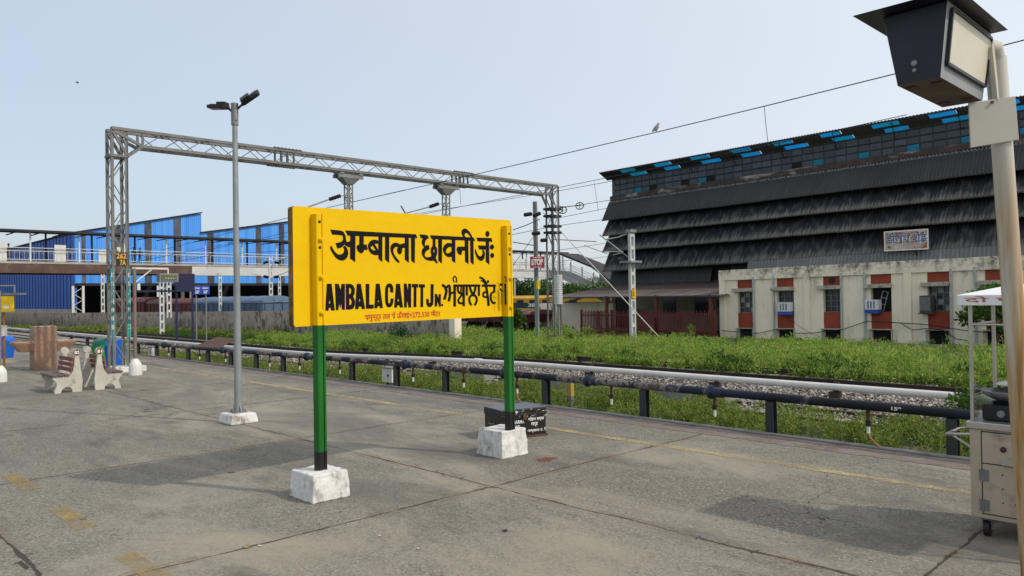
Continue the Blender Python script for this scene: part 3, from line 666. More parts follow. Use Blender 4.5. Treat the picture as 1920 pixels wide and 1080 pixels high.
flood((a, n, 5.10), R(44), R(34), R(-40)); flood((a, n, 5.06), R(214), R(3), R(0))

# ================================================================ platform box lamp, near right
_t = NT('rust streaked cream paint'); _n = _t.noise(7, 6, .6, _t.mapping((2.2, 2.2, .10))); _n2 = _t.noise(1.1, 4); _z = _t.sep()[2]
_dn = _t.mapr(_z, 2.65, 2.2)
_cc = _t.mix(_t.math('MULTIPLY', _t.ramp(_n, .34, .54), _dn), (.50, .475, .40, 1), (.37, .215, .075, 1)); _cc = _t.mix(_t.math('MULTIPLY', _t.ramp(_n, .54, .64), _dn), _cc, (.12, .05, .016, 1))
_cc = _t.mix(_t.math('MULTIPLY', _t.ramp(_n2, .55, .7), .4), _cc, (.30, .27, .21, 1))
_t.link(_cc, _t.b.inputs['Base Color']); _t.b.inputs['Roughness'].default_value = .42; _t.link(_t.bump(_t.noise(18, 4), .08, .01), _t.b.inputs['Normal']); m_cream = _t.mat
m_opal = mat('yellowed opal panel', (.58, .54, .40), .35, 0, .05, 3, .03, 8, dirt=(.36, .32, .22), dscale=2, damt=.38)
m_boxd = mat('sooty blue lamp box', (.010, .012, .022), .45, 0, .3, 4, .08, 60)
m_boxf = mat('grey lamp frame', (.28, .29, .30), .5, 0, .15, 3, .05, 40, dirt=(.10, .07, .04), dscale=6, damt=.4)
m_boxb = mat('rusty lamp underside', (.085, .062, .045), .75, 0, .3, 6, .15, 40, dirt=(.10, .05, .02), dscale=7, damt=.45)
root = thing('platform_lamp', 'boxy dark lamp with cream side panel under a hood on a rust streaked cream pole', 'street lamp', -.89, 3.83)
pb = pd(1933, 1040, 3.3); pt = pd(1866, 90, 3.3); dd = (pt - pb) / (pt.z - pb.z)
foot = pb - dd * pb.z; top = pb + dd * (2.99 - pb.z)
MB().cyl(foot, top, .043, .040, 24).build('pole', m_cream, root)
mb = MB(); mb.tube([top - dd*.02, top + Vector((-.0, -.02, .035)), top + Vector((-.05, -.10, .045)), top + Vector((-.08, -.2, .04))], .038, 14); mb.build('elbow', m_cream, root)
B0 = (-1.10, -.945, 3.178, 3.716); B1 = (-1.145, -.912, 3.165, 3.74); zb, zt = 2.80, 3.08
mb = MB(); mb.m = 0
mb.add([(B0[0], B0[2], zb), (B0[1], B0[2], zb), (B0[1], B0[3], zb), (B0[0], B0[3], zb), (B1[0], B1[2], zt), (B1[1], B1[2], zt), (B1[1], B1[3], zt), (B1[0], B1[3], zt)], [(4, 5, 6, 7), (0, 1, 5, 4), (2, 3, 7, 6), (3, 0, 4, 7)])
mb.m = 1; mb.add([(B0[1], B0[2], zb), (B0[1], B0[3], zb), (B1[1], B1[3], zt), (B1[1], B1[2], zt)], [(0, 1, 2, 3)])
mb.m = 2; mb.add([(B0[0], B0[2], zb), (B0[0], B0[3], zb), (B0[1], B0[3], zb), (B0[1], B0[2], zb)], [(0, 1, 2, 3)])
lb = mb.build('lamp_box', [m_boxd, m_boxf, m_boxb], root, bevel=.006)
def onface(u, z, off):     # point of the cream side: u 0..1 along it, height z
    k = (z - zb) / (zt - zb); a_ = B0[1] + (B1[1] - B0[1]) * k; n0 = B0[2] + (B1[2] - B0[2]) * k; n1 = B0[3] + (B1[3] - B0[3]) * k
    return Vector((a_ + off, n0 + (n1 - n0) * u, z))
mb = MB(); F = [onface(.07, 2.855, .004), onface(.965, 2.855, .004), onface(.965, 3.055, .004), onface(.07, 3.055, .004)]; G = [p + Vector((.004, 0, 0)) for p in F]
mb.add(F + G, [(4, 5, 6, 7), (0, 1, 5, 4), (1, 2, 6, 5), (2, 3, 7, 6), (3, 0, 4, 7)]); mb.build('diffuser', m_opal, lb)
mb = MB()
for i in range(4): mb.bar(G[i], G[(i+1) % 4], .012, .012, (1, 0, 0))
mb.build('diffuser_frame', m_boxd, lb)
mb = MB()
for zz, rr in ((2.872, .012), (2.845, .008)): k = (zz - zb)/(zt - zb); y = B0[2] + (B1[2]-B0[2])*k; mb.ball((-1.035, y - .002, zz), rr, (1, .5, 1))
mb.each('screw', m_galv, lb)
mb = MB()
for i, j in ((.18, .15), (.8, .15), (.2, .85), (.8, .85)):
    aa = B0[0] + (B0[1]-B0[0])*i; nn_ = B0[2] + (B0[3]-B0[2])*j; mb.box(aa - .02, aa + .02, nn_ - .025, nn_ + .025, zb - .004, zb - .001)
mb.each('drain_tab', m_rust, lb)
mb = MB(); hz = zt + .003
hp = [(-1.225, 3.075), (-.85, 3.075), (-.85, 3.74), (-1.225, 3.74)]
lo = [(x, y, hz) for x, y in hp]; _inn = [(-1.21, 3.16, hz + .012), (-.905, 3.16, hz + .012), (-.905, 3.75, hz + .012), (-1.21, 3.75, hz + .012)]
tp = [(-1.08, 3.3, hz + .075), (-1.05, 3.3, hz + .075), (-1.05, 3.6, hz + .075), (-1.08, 3.6, hz + .075)]
mb.add(lo + tp, [(0, 1, 5, 4), (1, 2, 6, 5), (2, 3, 7, 6), (3, 0, 4, 7), (4, 5, 6, 7), (3, 2, 1, 0)])
mb.build('hood', m_boxd, root)
mb = MB(); mb.bar(onface(.96, 3.02, .01), top - dd*.30 + Vector((.0, -.03, 0)), .02, .035); mb.build('brace', m_cream, root)
P4 = [pd(1816, 193, 3.25), pd(1904, 180, 3.25), pd(1911, 262, 3.25), pd(1820, 277, 3.25)]
fwd = Vector((fr(Vector((0, 1, 0))))) * .006
mb = MB(); mb.add(P4 + [p + fwd for p in P4], [(0, 1, 2, 3), (7, 6, 5, 4), (0, 4, 5, 1), (1, 5, 6, 2), (2, 6, 7, 3), (3, 7, 4, 0)])
pl_ = mb.build('plate', mat('greyish plate paint', (.42, .40, .35), .6, 0, .06, 3, .05, 30, dirt=(.30, .24, .16), dscale=5, damt=.36), root, bevel=.002)
q = pd(1860, 192, 3.246); MB().cyl(q, q - fwd*.8, .007, n=8).build('rusty_bolt', m_rust, pl_)

# ================================================================ food cart, near right edge
m_ss = mat('scuffed steel sheet', (.46, .39, .30), .36, .45, .10, 2.5, .05, 14, dirt=(.26, .21, .16), dscale=3, damt=.45)
m_ss2 = mat('steel tube', (.48, .45, .41), .3, .7, .08, 4, .02, 20, dirt=(.22, .17, .12), dscale=5, damt=.36)
m_canopy = mat('white canopy sheet', (.74, .74, .74), .5, 0, .06, 3, .05, 10, dirt=(.45, .43, .38), dscale=3, damt=.38)
A0, A1, N0, N1 = -1.93, -.30, 7.02, 7.72
root = thing('food_cart', 'stainless steel food cart with white canopy and red Hindi lettering', 'food cart', -1.1, 7.37)
mb = MB(); mb.box(A0, A1, N0, N1, .15, .865)
body = mb.build('body', m_ss, root, bevel=.006)
MB().box(A0 - .02, A1 + .02, N0 - .02, N1 + .02, .866, .925).build('counter', m_ss2, root, bevel=.008)
mb = MB()
for (x0_, x1_, z0_, z1_) in ((A0 + .082, -1.212, .592, .6), (A0 + .082, -1.212, .845, .853), (A0 + .082, -1.212, .187, .195), (A0 + .082, A0 + .09, .195, .845)): mb.box(x0_, x1_, N0 - .0035, N0 - .0005, z0_, z1_)
mb.build('shadow_gap', m_dark, body)
mb = MB(); mb.box(A0 + .09, -1.22, N0 - .007, N0 - .001, .60, .845); dr = mb.build('drawer', m_ss, body, bevel=.002)
q = pn(1882, 843, N0); mb = MB().cyl((q.x, N0 - .007, q.z), (q.x, N0 - .02, q.z), .022, n=16); mb.ball((q.x, N0 - .024, q.z), .017); mb.build('knob', mat('maroon knob', (.06, .012, .012), .4, 0, .2, 9, 0), dr)
mb = MB(); mb.box(A0 + .09, -1.22, N0 - .007, N0 - .001, .195, .59); door = mb.build('door', m_ss, body, bevel=.002)
mb = MB()
for z in (.26, .50):
    mb = MB(); mb.box(A0 + .065, A0 + .135, N0 - .013, N0 - .0075, z - .045, z + .045).cyl((A0 + .094, N0 - .014, z - .05), (A0 + .094, N0 - .014, z + .05), .008, n=8)
    for i, j in ((0, 1), (1, 1), (0, -1), (1, -1)): mb.cyl((A0 + .077 + i*.045, N0 - .013, z + j*.028), (A0 + .077 + i*.045, N0 - .0145, z + j*.028), .006, n=8)
    mb.build('hinge', m_galvd, door)
mb = MB()
for i in range(3):
    for j in range(3): mb.cyl((A0 + .23 + j*.085, N0 - .0072, .30 + i*.11), (A0 + .23 + j*.085, N0 - .0078, .30 + i*.11), .007, n=8)
mb.each('vent_hole', m_dark, door)
mb = MB(); mb.box(A0 + .23, -1.3, N0 - .05, N0 - .007, .605, .645).box(A0 + .24, -1.31, N0 - .053, N0 - .0505, .632, .655); mb.build('drawer_handle', m_ss2, dr, bevel=.003)
def castor(a, n):
    mb = MB(); mb.cyl((a - .02, n, .062), (a + .02, n, .062), .062, n=22).cyl((a - .026, n, .062), (a + .026, n, .062), .022, n=12)
    w = mb.build('wheel', m_black, root, bevel=.006)
    mb = MB(); mb.bar((a - .032, n, .055), (a - .032, n - .0, .135), .006, .04, (0, 1, 0)).bar((a + .032, n, .055), (a + .032, n, .135), .006, .04, (0, 1, 0)).box(a - .045, a + .045, n - .045, n + .045, .135, .149)
    mb.build('fork', m_galvd, w)
for (i, j) in ((A0 + .10, N0 + .07), (A1 - .10, N0 + .07), (A0 + .10, N1 - .07), (A1 - .10, N1 - .07)): castor(i, j)
for (i, j) in ((A0 + .02, N0 + .02), (A0 + .02, N1 - .02), (A1 - .02, N0 + .02), (A1 - .02, N1 - .02)):
    MB().box(i - .013, i + .013, j - .013, j + .013, .926, 1.90).build('pole', m_ss2, root, bevel=.003)
mb = MB()
mb.tube([(A0 + .03, N0 + .01, 1.71), (A1 - .03, N0 + .01, 1.71)], .010); mb.tube([(A0 + .02, N0 + .02, 1.71), (A0 + .02, N1 - .02, 1.71)], .010); mb.build('rail', m_ss2, root)
mb = MB(); mb.tube([(A0, N0 + .10, .80), (A0 - .22, N0 + .16, .77), (A0 - .22, N0 + .52, .77), (A0, N0 + .60, .80)], .013); mb.tube([(A0 - .21, N0 + .22, .77), (A0, N0 + .16, .66)], .010); mb.build('push_handle', m_ss2, root)
mb = MB(); e = .055; x0, x1, y0, y1 = A0 - e, A1 + e, N0 - e, N1 + e
mb.add([(x0, y0, 1.865), (x1, y0, 1.865), (x1, y1, 1.865), (x0, y1, 1.865), (x0, y0, 1.95), (x1, y0, 1.95), (x1, y1, 1.95), (x0, y1, 1.95), (x0 + .3, 7.37, 2.03), (x1 - .3, 7.37, 2.03)],
       [(0, 1, 5, 4), (1, 2, 6, 5), (2, 3, 7, 6), (3, 0, 4, 7), (4, 5, 9, 8), (6, 7, 8, 9), (5, 6, 9), (7, 4, 8), (0, 3, 2, 1)])
can = mb.build('canopy', m_canopy, root, bevel=.006)
m_cred = mat('faded red lettering', (.42, .10, .09), .6, 0, .2, 20, 0)
text('दो पीस छोले भटूरे', 'canopy_lettering', can, m_cred, (A0 + .0, y0 - .0015, 1.878), (1, 0, 0), (0, 0, 1), 1.35, .062, .012)
m_wind = NT('cart glass'); m_wind.b.inputs['Transmission Weight'].default_value = .92; m_wind.b.inputs['Roughness'].default_value = .05; m_wind.b.inputs['Base Color'].default_value = (.82, .86, .84, 1); m_wind.b.inputs['IOR'].default_value = 1.1
MB().box(A0 + .017, A0 + .021, N0 + .04, N1 - .04, .927, 1.12).build('side_glass', m_wind.mat, root)
mb = MB(); mb.tube([(A0 + .02, N0 + .035, 1.13), (A0 + .02, N1 - .035, 1.13)], .008); mb.tube([(A0 + .02, N0 + .03, 1.125), (A0 + .02, N0 + .40, .935)], .006); mb.build('glass_rail', m_ss2, root)
# stove and frying pan standing on the counter
q = pn(1878, 785, N0 + .22)
root = thing('gas_stove', 'black block stove on the steel cart counter', 'stove', q.x + .02, N0 + .24, .926)
a, n = q.x + .03, N0 + .24
mb = MB(); mb.box(a - .14, a + .2, n - .14, n + .16, .93, 1.055); sb = mb.build('stove_body', m_dark, root, bevel=.012)
mb = MB(); mb.cyl((a, n, 1.055), (a, n, 1.075), .09, .10, 18); mb.build('burner', m_black, root)
mb = MB(); mb.cyl((a + .0, n - .141, .99), (a + .0, n - .165, .99), .028, n=14); mb.build('valve_knob', m_galvd, root)
root = thing('frying_pan', 'grey iron frying pan with loop handles on the black stove', 'pan', a + .02, n, 1.077)
mb = MB(); mb.lathe([(.05, 1.078), (.11, 1.092), (.17, 1.125), (.20, 1.165), (.207, 1.165), (.175, 1.115), (.11, 1.083), (.01, 1.0775)][0:4] + [(.196, 1.168), (.165, 1.130), (.10, 1.099), (.01, 1.088)], (a + .02, n, 0), 28); mb.build('pan_bowl', mat('iron pan', (.20, .20, .22), .35, .6, .2, 6, .05, 30), root)
for sgn in (-1, 1):
    MB().tube([(a + .02 + sgn*.195, n - .05, 1.16), (a + .02 + sgn*.235, n - .045, 1.185), (a + .02 + sgn*.245, n, 1.195), (a + .02 + sgn*.235, n + .045, 1.185), (a + .02 + sgn*.195, n + .05, 1.16)], .007).build('pan_handle', m_galvd, root)
root = thing('steel_lid', 'shiny round steel plate held above the pan on the cart', 'plate', a + .05, n + .28, 1.15)
mb = MB(); mb.lathe([(.02, 1.215), (.15, 1.205), (.19, 1.19), (.192, 1.194), (.15, 1.212), (.02, 1.223)], (a + .05, n + .25, 0), 26); mb.build('lid_disc', m_ss2, root)
MB().cyl((a + .05, n + .25, .927), (a + .05, n + .25, 1.2145), .02, .014, 10).build('stand', m_ss2, root)

# ================================================================ guard's trunk
g0 = pz(940, 826); g1 = pz(1024, 816); g2 = pz(916, 812)
ex = (g1 - g0); ex.z = 0; Lx = ex.length; ex.normalize(); ey = Vector((-ex.y, ex.x, 0))
rot = math.atan2(ex.y, ex.x); Ly = .50; Hh_ = .415
m_trunk = mat('chipped black trunk paint', (.011, .011, .012), .4, 0, .3, 6, .1, 40, dirt=(.16, .13, .10), dscale=9, damt=.36)
m_tlid = mat('blue grey lid top', (.055, .062, .085), .35, 0, .2, 4, .05, 20, dirt=(.02, .02, .022), dscale=5, damt=.4)  # top sheet of the lid, paler and bluer than the black sides
root = thing('guard_trunk', 'chipped black steel trunk with white hand lettering behind the right footing', 'trunk', g0.x, g0.y, 0, rot=rot)
mb = MB(); mb.box(0, Lx, 0, Ly, .03, .325); bd = mb.build('trunk_body', m_trunk, root, bevel=.006)
mb = MB(); mb.box(-.012, Lx + .012, -.012, Ly + .012, .315, .335).box(-.008, Lx + .008, -.008, Ly + .008, .335, Hh_ - .012); mb.m = 1; mb.box(-.006, Lx + .006, -.006, Ly + .006, Hh_ - .012, Hh_); mb.build('lid', [m_trunk, m_tlid], root, bevel=.004)
mb = MB(); mb.box(-.015, Lx + .02, -.015, Ly + .015, .004, .03); mb.build('base_rim', m_rust, root)
mb = MB(); mb.tube([(-.004, .20, .22), (-.03, .20, .20), (-.03, .32, .20), (-.004, .32, .22)], .008); mb.build('trunk_handle', m_galvd, root)
mb = MB(); mb.box(Lx*.48, Lx*.56, -.018, -.001, .25, .345); mb.build('hasp', m_rust, root)
def ttx(s, x, z, w, h, b=.01): text(s, 'trunk_lettering', bd, m_wlet, (x, -.0015, z), (1, 0, 0), (0, 0, 1), w, h, b)
ttx('SHARMA', .17, .205, .20, .05, .02); ttx('GUARD', .12, .135, .18, .05, .02); ttx('मोहन शर्मा', Lx*.60, .215, .26, .07, .02); ttx('गार्ड', Lx*.66, .14, .11, .065, .02); ttx('अम्बाला उ. रे.', Lx*.58, .06, .31, .06, .015)
text('819', 'trunk_lettering', bd, m_wlet, (.14, -.0105, .345), (1, 0, 0), (0, 0, 1), .12, .045, .02)
mb = MB()
for i in range(26):
    x, z = random.uniform(.1, Lx - .02), random.choice([random.uniform(.285, .31), random.uniform(.345, .395)])
    y = -.0018 if z < .32 else -.0105; w, h = random.uniform(.008, .05), random.uniform(.004, .014)
    mb.poly3([(x, y - i*.00005, z), (x + w, y - i*.00005, z + random.uniform(-.004, .004)), (x + w*.9, y - i*.00005, z + h), (x + .1*w, y - i*.00005, z + h*.8)])
mb.build('bare_metal_chip', mat('bare metal chips', (.42, .41, .34), .6, 0, .3, 30, 0), bd)
# ================================================================ back to back benches
m_slat = mat('maroon bench slat paint', (.17, .045, .033), .55, 0, .25, 5, .15, 30, dirt=(.15, .085, .06), dscale=5, damt=.40, dstretch=(.4, 3, 3))
m_seatd = mat('dusty maroon seat slat', (.135, .080, .070), .6, 0, .25, 5, .15, 30, dirt=(.075, .035, .03), dscale=5, damt=.42, dstretch=(.4, 3, 3))
def bench(label, num, a_near, n_back, sgn):
    """seat faces -n when sgn = -1; near frame at a_near, length runs away"""
    root = thing('park_bench', label, 'bench', a_near - .5, n_back + sgn*.3, 0, 'back to back platform benches')
    y = lambda d: n_back + sgn * d
    prof = [(.02, 0), (0.0, .25), (.035, .50), (.075, .80), (.10, .83), (.15, .83), (.16, .79), (.165, .66), (.19, .50), (.235, .40), (.30, .365), (.58, .36), (.60, .325), (.55, .27), (.515, .20), (.53, .12), (.565, .05), (.56, 0), (.44, 0), (.42, .07), (.37, .12), (.31, .135), (.25, .11), (.215, .06), (.21, 0)]
    frs = []
    for a in (a_near, a_near - .97):
        mb = MB(); mb.prism([(y(d), z) for d, z in prof], 'x', a - .045, a + .045); f_ = mb.build('side_frame', m_conc, root, bevel=.008); frs.append(f_)
        mb = MB(); mb.cyl((a - .05, y(.115), .885), (a + .05, y(.115), .885), .082, n=22); mb.m = 1; mb.cyl((a + .05, y(.115), .885), (a + .0515, y(.115), .885), .074, n=22)
        mb.build('number_disc', [m_conc, m_slat if a == a_near else m_conc], f_)
    text(num, 'number', frs[0], m_wlet, (a_near + .0525, y(.115) - .05, .85), (0, 1, 0), (0, 0, 1), .10, .07, .03)
    for d in (.27, .385, .50): MB().box(a_near - 1.05, a_near + .075, min(y(d), y(d + .10)), max(y(d), y(d + .10)), .368, .405).build('seat_slat', m_seatd, root, bevel=.006)
    for k, z in enumerate((.50, .615, .73)):
        mb = MB(); d0 = .215 - .018*k; mb.box(a_near - 1.02, a_near + .065, min(y(d0), y(d0 + .035)), max(y(d0), y(d0 + .035)), z - .045, z + .045); mb.build('back_slat', m_slat, root, bevel=.006)
    return root
bench('maroon slatted concrete bench numbered 82 facing left', '82', -19.3, 5.08, -1)
bench('maroon slatted concrete bench numbered 81 facing right', '81', -19.3, 5.32, 1)

# ================================================================ granite drinking fountain
def granite(name, c):
    t = NT(name); v = t.node('ShaderNodeTexVoronoi', feature='F1'); v.inputs['Scale'].default_value = 60; t.link(t.tc.outputs['Object'], v.inputs['Vector'])
    s = t.node('ShaderNodeSeparateColor'); t.link(v.outputs['Color'], s.inputs[0])
    cc = t.mix(s.outputs[0], c4(tuple(x*.6 for x in c)), c4(tuple(x*1.35 for x in c)))
    cc = t.mix(t.ramp(t.noise(1.6, 5), .45, .7), cc, c4((c[0]*.75, c[1]*.68, c[2]*.66)))
    t.link(cc, t.b.inputs['Base Color']); t.b.inputs['Roughness'].default_value = .35; return t.mat
m_gran = granite('brown granite', (.29, .175, .12))
root = thing('drinking_fountain', 'brown granite drinking fountain with stone basins on its sides', 'fountain', -26.6, 6.0)
A_, N_ = -26.75, 5.98
mb = MB(); mb.box(A_ - .30, A_ + .30, N_ - .30, N_ + .30, 0, 1.31); mb.build('pedestal', m_gran, root, bevel=.01)
def basin(dx, dy):
    mb = MB(); c0 = Vector((A_ + dx*.301, N_ + dy*.301, 0)); t = Vector((-dy, dx, 0)); o = Vector((dx, dy, 0))
    P_ = [c0 + t*.32, c0 + t*.32 + o*.52, c0 - t*.32 + o*.52, c0 - t*.32]; Q_ = [c0 + t*.24, c0 + t*.24 + o*.34, c0 - t*.24 + o*.34, c0 - t*.24]
    I_ = [c0 + t*.27 + o*.04, c0 + t*.27 + o*.46, c0 - t*.27 + o*.46, c0 - t*.27 + o*.04]
    z = lambda L, h: [p + Vector((0, 0, h)) for p in L]
    mb.add(z(Q_, .56) + z(P_, .80) + z(P_, .87) + z(I_, .87) + z(I_, .74), [(3, 2, 1, 0)] + [(r_*4 + i, r_*4 + (i+1) % 4, r_*4 + 4 + (i+1) % 4, r_*4 + 4 + i) for r_ in range(4) for i in range(4)] + [(16, 17, 18, 19)])
    b = mb.build('basin', m_gran, root, bevel=.012)
    MB().tube([c0 + Vector((0, 0, 1.0)), c0 + o*.10 + Vector((0, 0, 1.01)), c0 + o*.12 + Vector((0, 0, .96))], .012).build('tap', m_galv, root)
basin(0, -1); basin(0, 1)

# ================================================================ bins
m_bgrn = mat('green plastic', (.006, .27, .055), .4, 0, .08, 3, .02, 20)
m_bteal = mat('dark green plastic lid', (.004, .12, .075), .4, 0, .08, 3, .02, 20)
m_bblue = mat('blue plastic', (.008, .105, .50), .4, 0, .08, 3, .02, 20)
def bin_(label, a, n, m, ml, w=.46, h=.78, rot=0.0, hung=0.0):
    root = thing('litter_bin', label, 'bin', a, n, hung, 'platform litter bins', rot=rot or 1e-5)
    mb = MB(); hw = w/2; mb.frustum((-hw*.8, hw*.8, -hw*.72, hw*.72), (-hw, hw, -hw*.9, hw*.9), 0, h*.68); mb.box(-hw*1.06, hw*1.06, -hw*.96, hw*.96, h*.68, h*.73); mb.build('bin_body', m, root, bevel=.02)
    mb = MB(); pr = [(-hw*.93, h*.735), (hw*.93, h*.735)] + [(hw*.93*math.cos(t), h*.735 + h*.27*math.sin(t)) for t in [math.pi*k/10 for k in range(1, 10)]]
    mb.prism(pr, 'y', -hw*.88, hw*.88, False); lid = mb.build('bin_lid', ml, root, bevel=.01)
    mb = MB(); mb.X = Matrix.Translation((0, 0, h*.75)) @ Matrix.Rotation(R(20), 4, 'Y'); mb.box(hw*.55, hw*.98, -hw*.7, hw*.7, .0, .012 + h*.14); mb.build('flap', m, lid, bevel=.01)
    return root
c = pz(196, 684); bin_('green swing top litter bin behind bench 81', c.x - .6, c.y + .1, m_bgrn, m_bteal, .46, .82, R(110))
c = pz(214, 690); bin_('bright blue litter bin beside the lattice portal column', c.x - .2, c.y + .1, m_bblue, m_bblue, .46, .86, R(-60))
c = pz(6, 671); b = bin_('small blue litter bin with white sticker under the yellow box', c.x, c.y, m_bblue, m_bblue, .60, .82, R(40))
mb = MB(); mb.box(-.14, .14, -.272, -.268, .36, .43); mb.box(-.05, .05, -.265, -.26, .17, .25); mb.each('sticker', m_wlet, b)

# ================================================================ yellow ticket box on pole at left edge
c = pz(1, 716)
root = thing('yellow_box_post', 'yellow box on a thin post with white domed base at the left edge', 'post box', c.x, c.y)
a, n = c.x, c.y
def dome(root, a, n, r=.15, h=.42, m=m_white):
    return MB().lathe([(r, 0), (r*.98, h*.55), (r*.85, h*.72), (r*.5, h*.92), (r*.3, h)], (a, n, 0), 20).build('domed_base', m, root)
dome(root, a, n)
MB().cyl((a, n, .4), (a, n, 2.35), .028, n=10).build('post', m_galvd, root)
y0_ = pd(2, 553, 22.5); root2 = root
m_yb = mat('yellow box paint', (.72, .50, .008), .4, 0, .05, 3, .02)
L0 = pd(-30, 555, 24); L1 = pd(18, 585, 24)
root = thing('yellow_cabinet', 'bright yellow cabinet on orange pipes at the left edge', 'cabinet', L1.x - .2, L1.y, 0)
a, n = L0.x * .5 + L1.x * .5, (L0.y + L1.y) / 2
mb = MB(); h0, h1 = L1.z, L0.z; mb.box(a - .25, a + .25, n - .42, n + .42, h0, h1); cb = mb.build('cabinet', m_yb, root, bevel=.015)
MB().box(a + .2505, a + .256, n + .12, n + .27, h0 + .1, h0 + .2).build('sticker', m_wlet, cb)
mb = MB(); mb.box(a - .3, a + .3, n - .5, n + .75, h1 + .02, h1 + .08); mb.box(a - .01, a + .01, n - .4, n + .5, h1 + .30, h1 + .34).box(a - .01, a + .01, n + .46, n + .5, h1 + .08, h1 + .30); mb.build('cabinet_roof', m_galvd, root)
mb = MB(); mb.cyl((a, n - .1, 0), (a, n - .1, h0), .035, n=8).cyl((a, n + .05, 0), (a, n + .05, h0), .035, n=8).cyl((a, n + .18, 0), (a, n + .18, h0), .035, n=8); mb.each('orange_pipe', mat('orange pipe', (.45, .20, .01), .5), root)
mb = MB(); mb.box(a + .04, a + .12, n - .1, n + .25, h0 - .75, h0 - .42); mb.build('meter_box', m_white, root, bevel=.01)

# ================================================================ thin post with bracket arm and hanging display
c = pz(254, 703)
root = thing('bracket_post', 'thin rusty post with white domed base and a horizontal arm holding a display', 'post', c.x, c.y)
a, n = c.x, c.y; tp = pa(251, 503, a)
dome(root, a, n, .17, .45)
mb = MB(); mb.cyl((a, n, .43), (a, n, tp.z), .045, n=10); mb.build('post', mat('rusty grey post', (.20, .175, .145), .6, .3, .2, 3, .1, 30, dirt=(.12, .07, .04), dscale=4, damt=.45, dstretch=(1, 1, .3)), root)
e = pa(315, 506, a)
mb = MB(); mb.bar((a, n - .05, tp.z), (a, e.y, tp.z), .05, .05).bar((a, n, tp.z - .4), (a, n + .45, tp.z - .03), .03, .03).bar((a, e.y, tp.z), (a, e.y, tp.z - .2), .03, .03); mb.build('arm', m_white, root)
d0 = pa(296, 513, a); d1 = pa(332, 529, a)
mb = MB(); mb.box(a - .12, a + .12, d0.y, d1.y, d1.z, d0.z); ds = mb.build('display_box', m_galvd, root, bevel=.01)
mb = MB(); mb.box(a + .1205, a + .126, d0.y + .05, d1.y - .05, d1.z + .04, d0.z - .04); mb.build('display_face', mat('display face', (.10, .11, .06), .3, 0, .1, 4, 0), ds)
mb = MB()
for k in range(4): mb.box(a + .1265, a + .128, d0.y + .16 + k*.07, d0.y + .19 + k*.07, d1.z + .10, d1.z + .115)
mb.each('display_digit', m_wlet, ds)
q = pa(259, 538, a); MB().box(a - .05, a + .06, q.y - .04, q.y + .04, q.z - .09, q.z + .09).build('switch_box', m_white, root, bevel=.008)

# dark blue notice board and the small blue direction sign beyond the track
m_navy = mat('dark blue board', (.010, .012, .050), .7, 0, .15, 3, .03)
bl0, bl1 = pd(328, 513, 42), pd(365, 547, 42)
root = thing('notice_board', 'plain dark blue notice board on two slim legs beyond the pipes', 'notice board', bl0.x, (bl0.y + bl1.y)/2, GZ + gz(-40))
a = bl0.x; w0, w1 = pa(328, 513, a), pa(365, 547, a)
MB().box(a - .04, a + .04, w0.y, w1.y, w1.z, w0.z).build('board', m_navy, root, bevel=.01)
mb = MB(); s0 = pa(210, 545, a); mb.bar((a - .06, s0.y, w1.z + .05), (a - .06, w0.y + .2, w1.z + .05), .08, .1); mb.build('cross_beam', m_navy, root)
for y in (w0.y + .1, w1.y - .1): MB().bar((a - .09, y, -.6), (a - .09, y, w0.z), .09, .09).build('leg', m_navy, root)
bl0 = pd(362, 535, 46); a = bl0.x; w0, w1 = pa(362, 536, a), pa(393, 552, a)
root = thing('direction_sign', 'small blue direction sign with white lettering behind the notice board', 'sign', a, (w0.y + w1.y)/2, GZ + gz(-40))
sb_ = MB().box(a - .03, a + .03, w0.y, w1.y, w1.z, w0.z).build('sign_panel', mat('sign blue', (.012, .05, .33), .4, 0, .05, 3, 0), root, bevel=.01)
wS = w1.y - w0.y; hS = w0.z - w1.z
text('प्लेटफार्म', 'sign_lettering', sb_, m_wlet, (a + .0315, w0.y + wS*.06, w1.z + hS*.58), (0, 1, 0), (0, 0, 1), wS*.34, hS*.28, .02)
text('प्रतीक्षालय', 'sign_lettering', sb_, m_wlet, (a + .0315, w0.y + wS*.54, w1.z + hS*.58), (0, 1, 0), (0, 0, 1), wS*.38, hS*.28, .02)
mb = MB(); 
for k in (.12, .62): mb.box(a + .0315, a + .0325, w0.y + wS*k, w0.y + wS*(k + .2), w1.z + hS*.14, w1.z + hS*.24); mb.box(a + .0315, a + .0325, w0.y + wS*k, w0.y + wS*(k + .26), w1.z + hS*.36, w1.z + hS*.44)
mb.build('sign_arrow', m_wlet, sb_)
for y in (w0.y + .2, w1.y - .2): MB().bar((a - .06, y, -.6), (a - .06, y, w0.z), .06, .06).build('leg', m_galvd, root)

# ================================================================ hydrant pipe on the platform edge
_t = NT('flaking blue black pipe'); _n = _t.noise(1.1, 3, .5, _t.mapping((1.0, .6, .6))); _f = _t.noise(11, 6, .7); _b = _t.noise(.8, 2)
_fl = _t.math('MULTIPLY', _t.ramp(_n, .49, .52), _t.ramp(_f, .42, .54))
_cc = _t.mix(_t.ramp(_b, .4, .6), (.010, .011, .014, 1), (.014, .022, .042, 1)); _cc = _t.mix(_fl, _cc, (.20, .17, .145, 1)); _cc = _t.mix(_t.math('MULTIPLY', _t.ramp(_t.noise(3, 5), .6, .66), .7), _cc, (.07, .045, .035, 1))
_t.link(_cc, _t.b.inputs['Base Color']); _t.b.inputs['Roughness'].default_value = .62; _t.b.inputs['Specular IOR Level'].default_value = .22; _t.link(_t.bump(_fl, .3, .01), _t.b.inputs['Normal']); m_pipe = _t.mat
m_pblue = mat('blue flange paint', (.018, .026, .050), .6, 0, .25, 5, .1, 30, dirt=(.25, .22, .19), dscale=6, damt=.42)
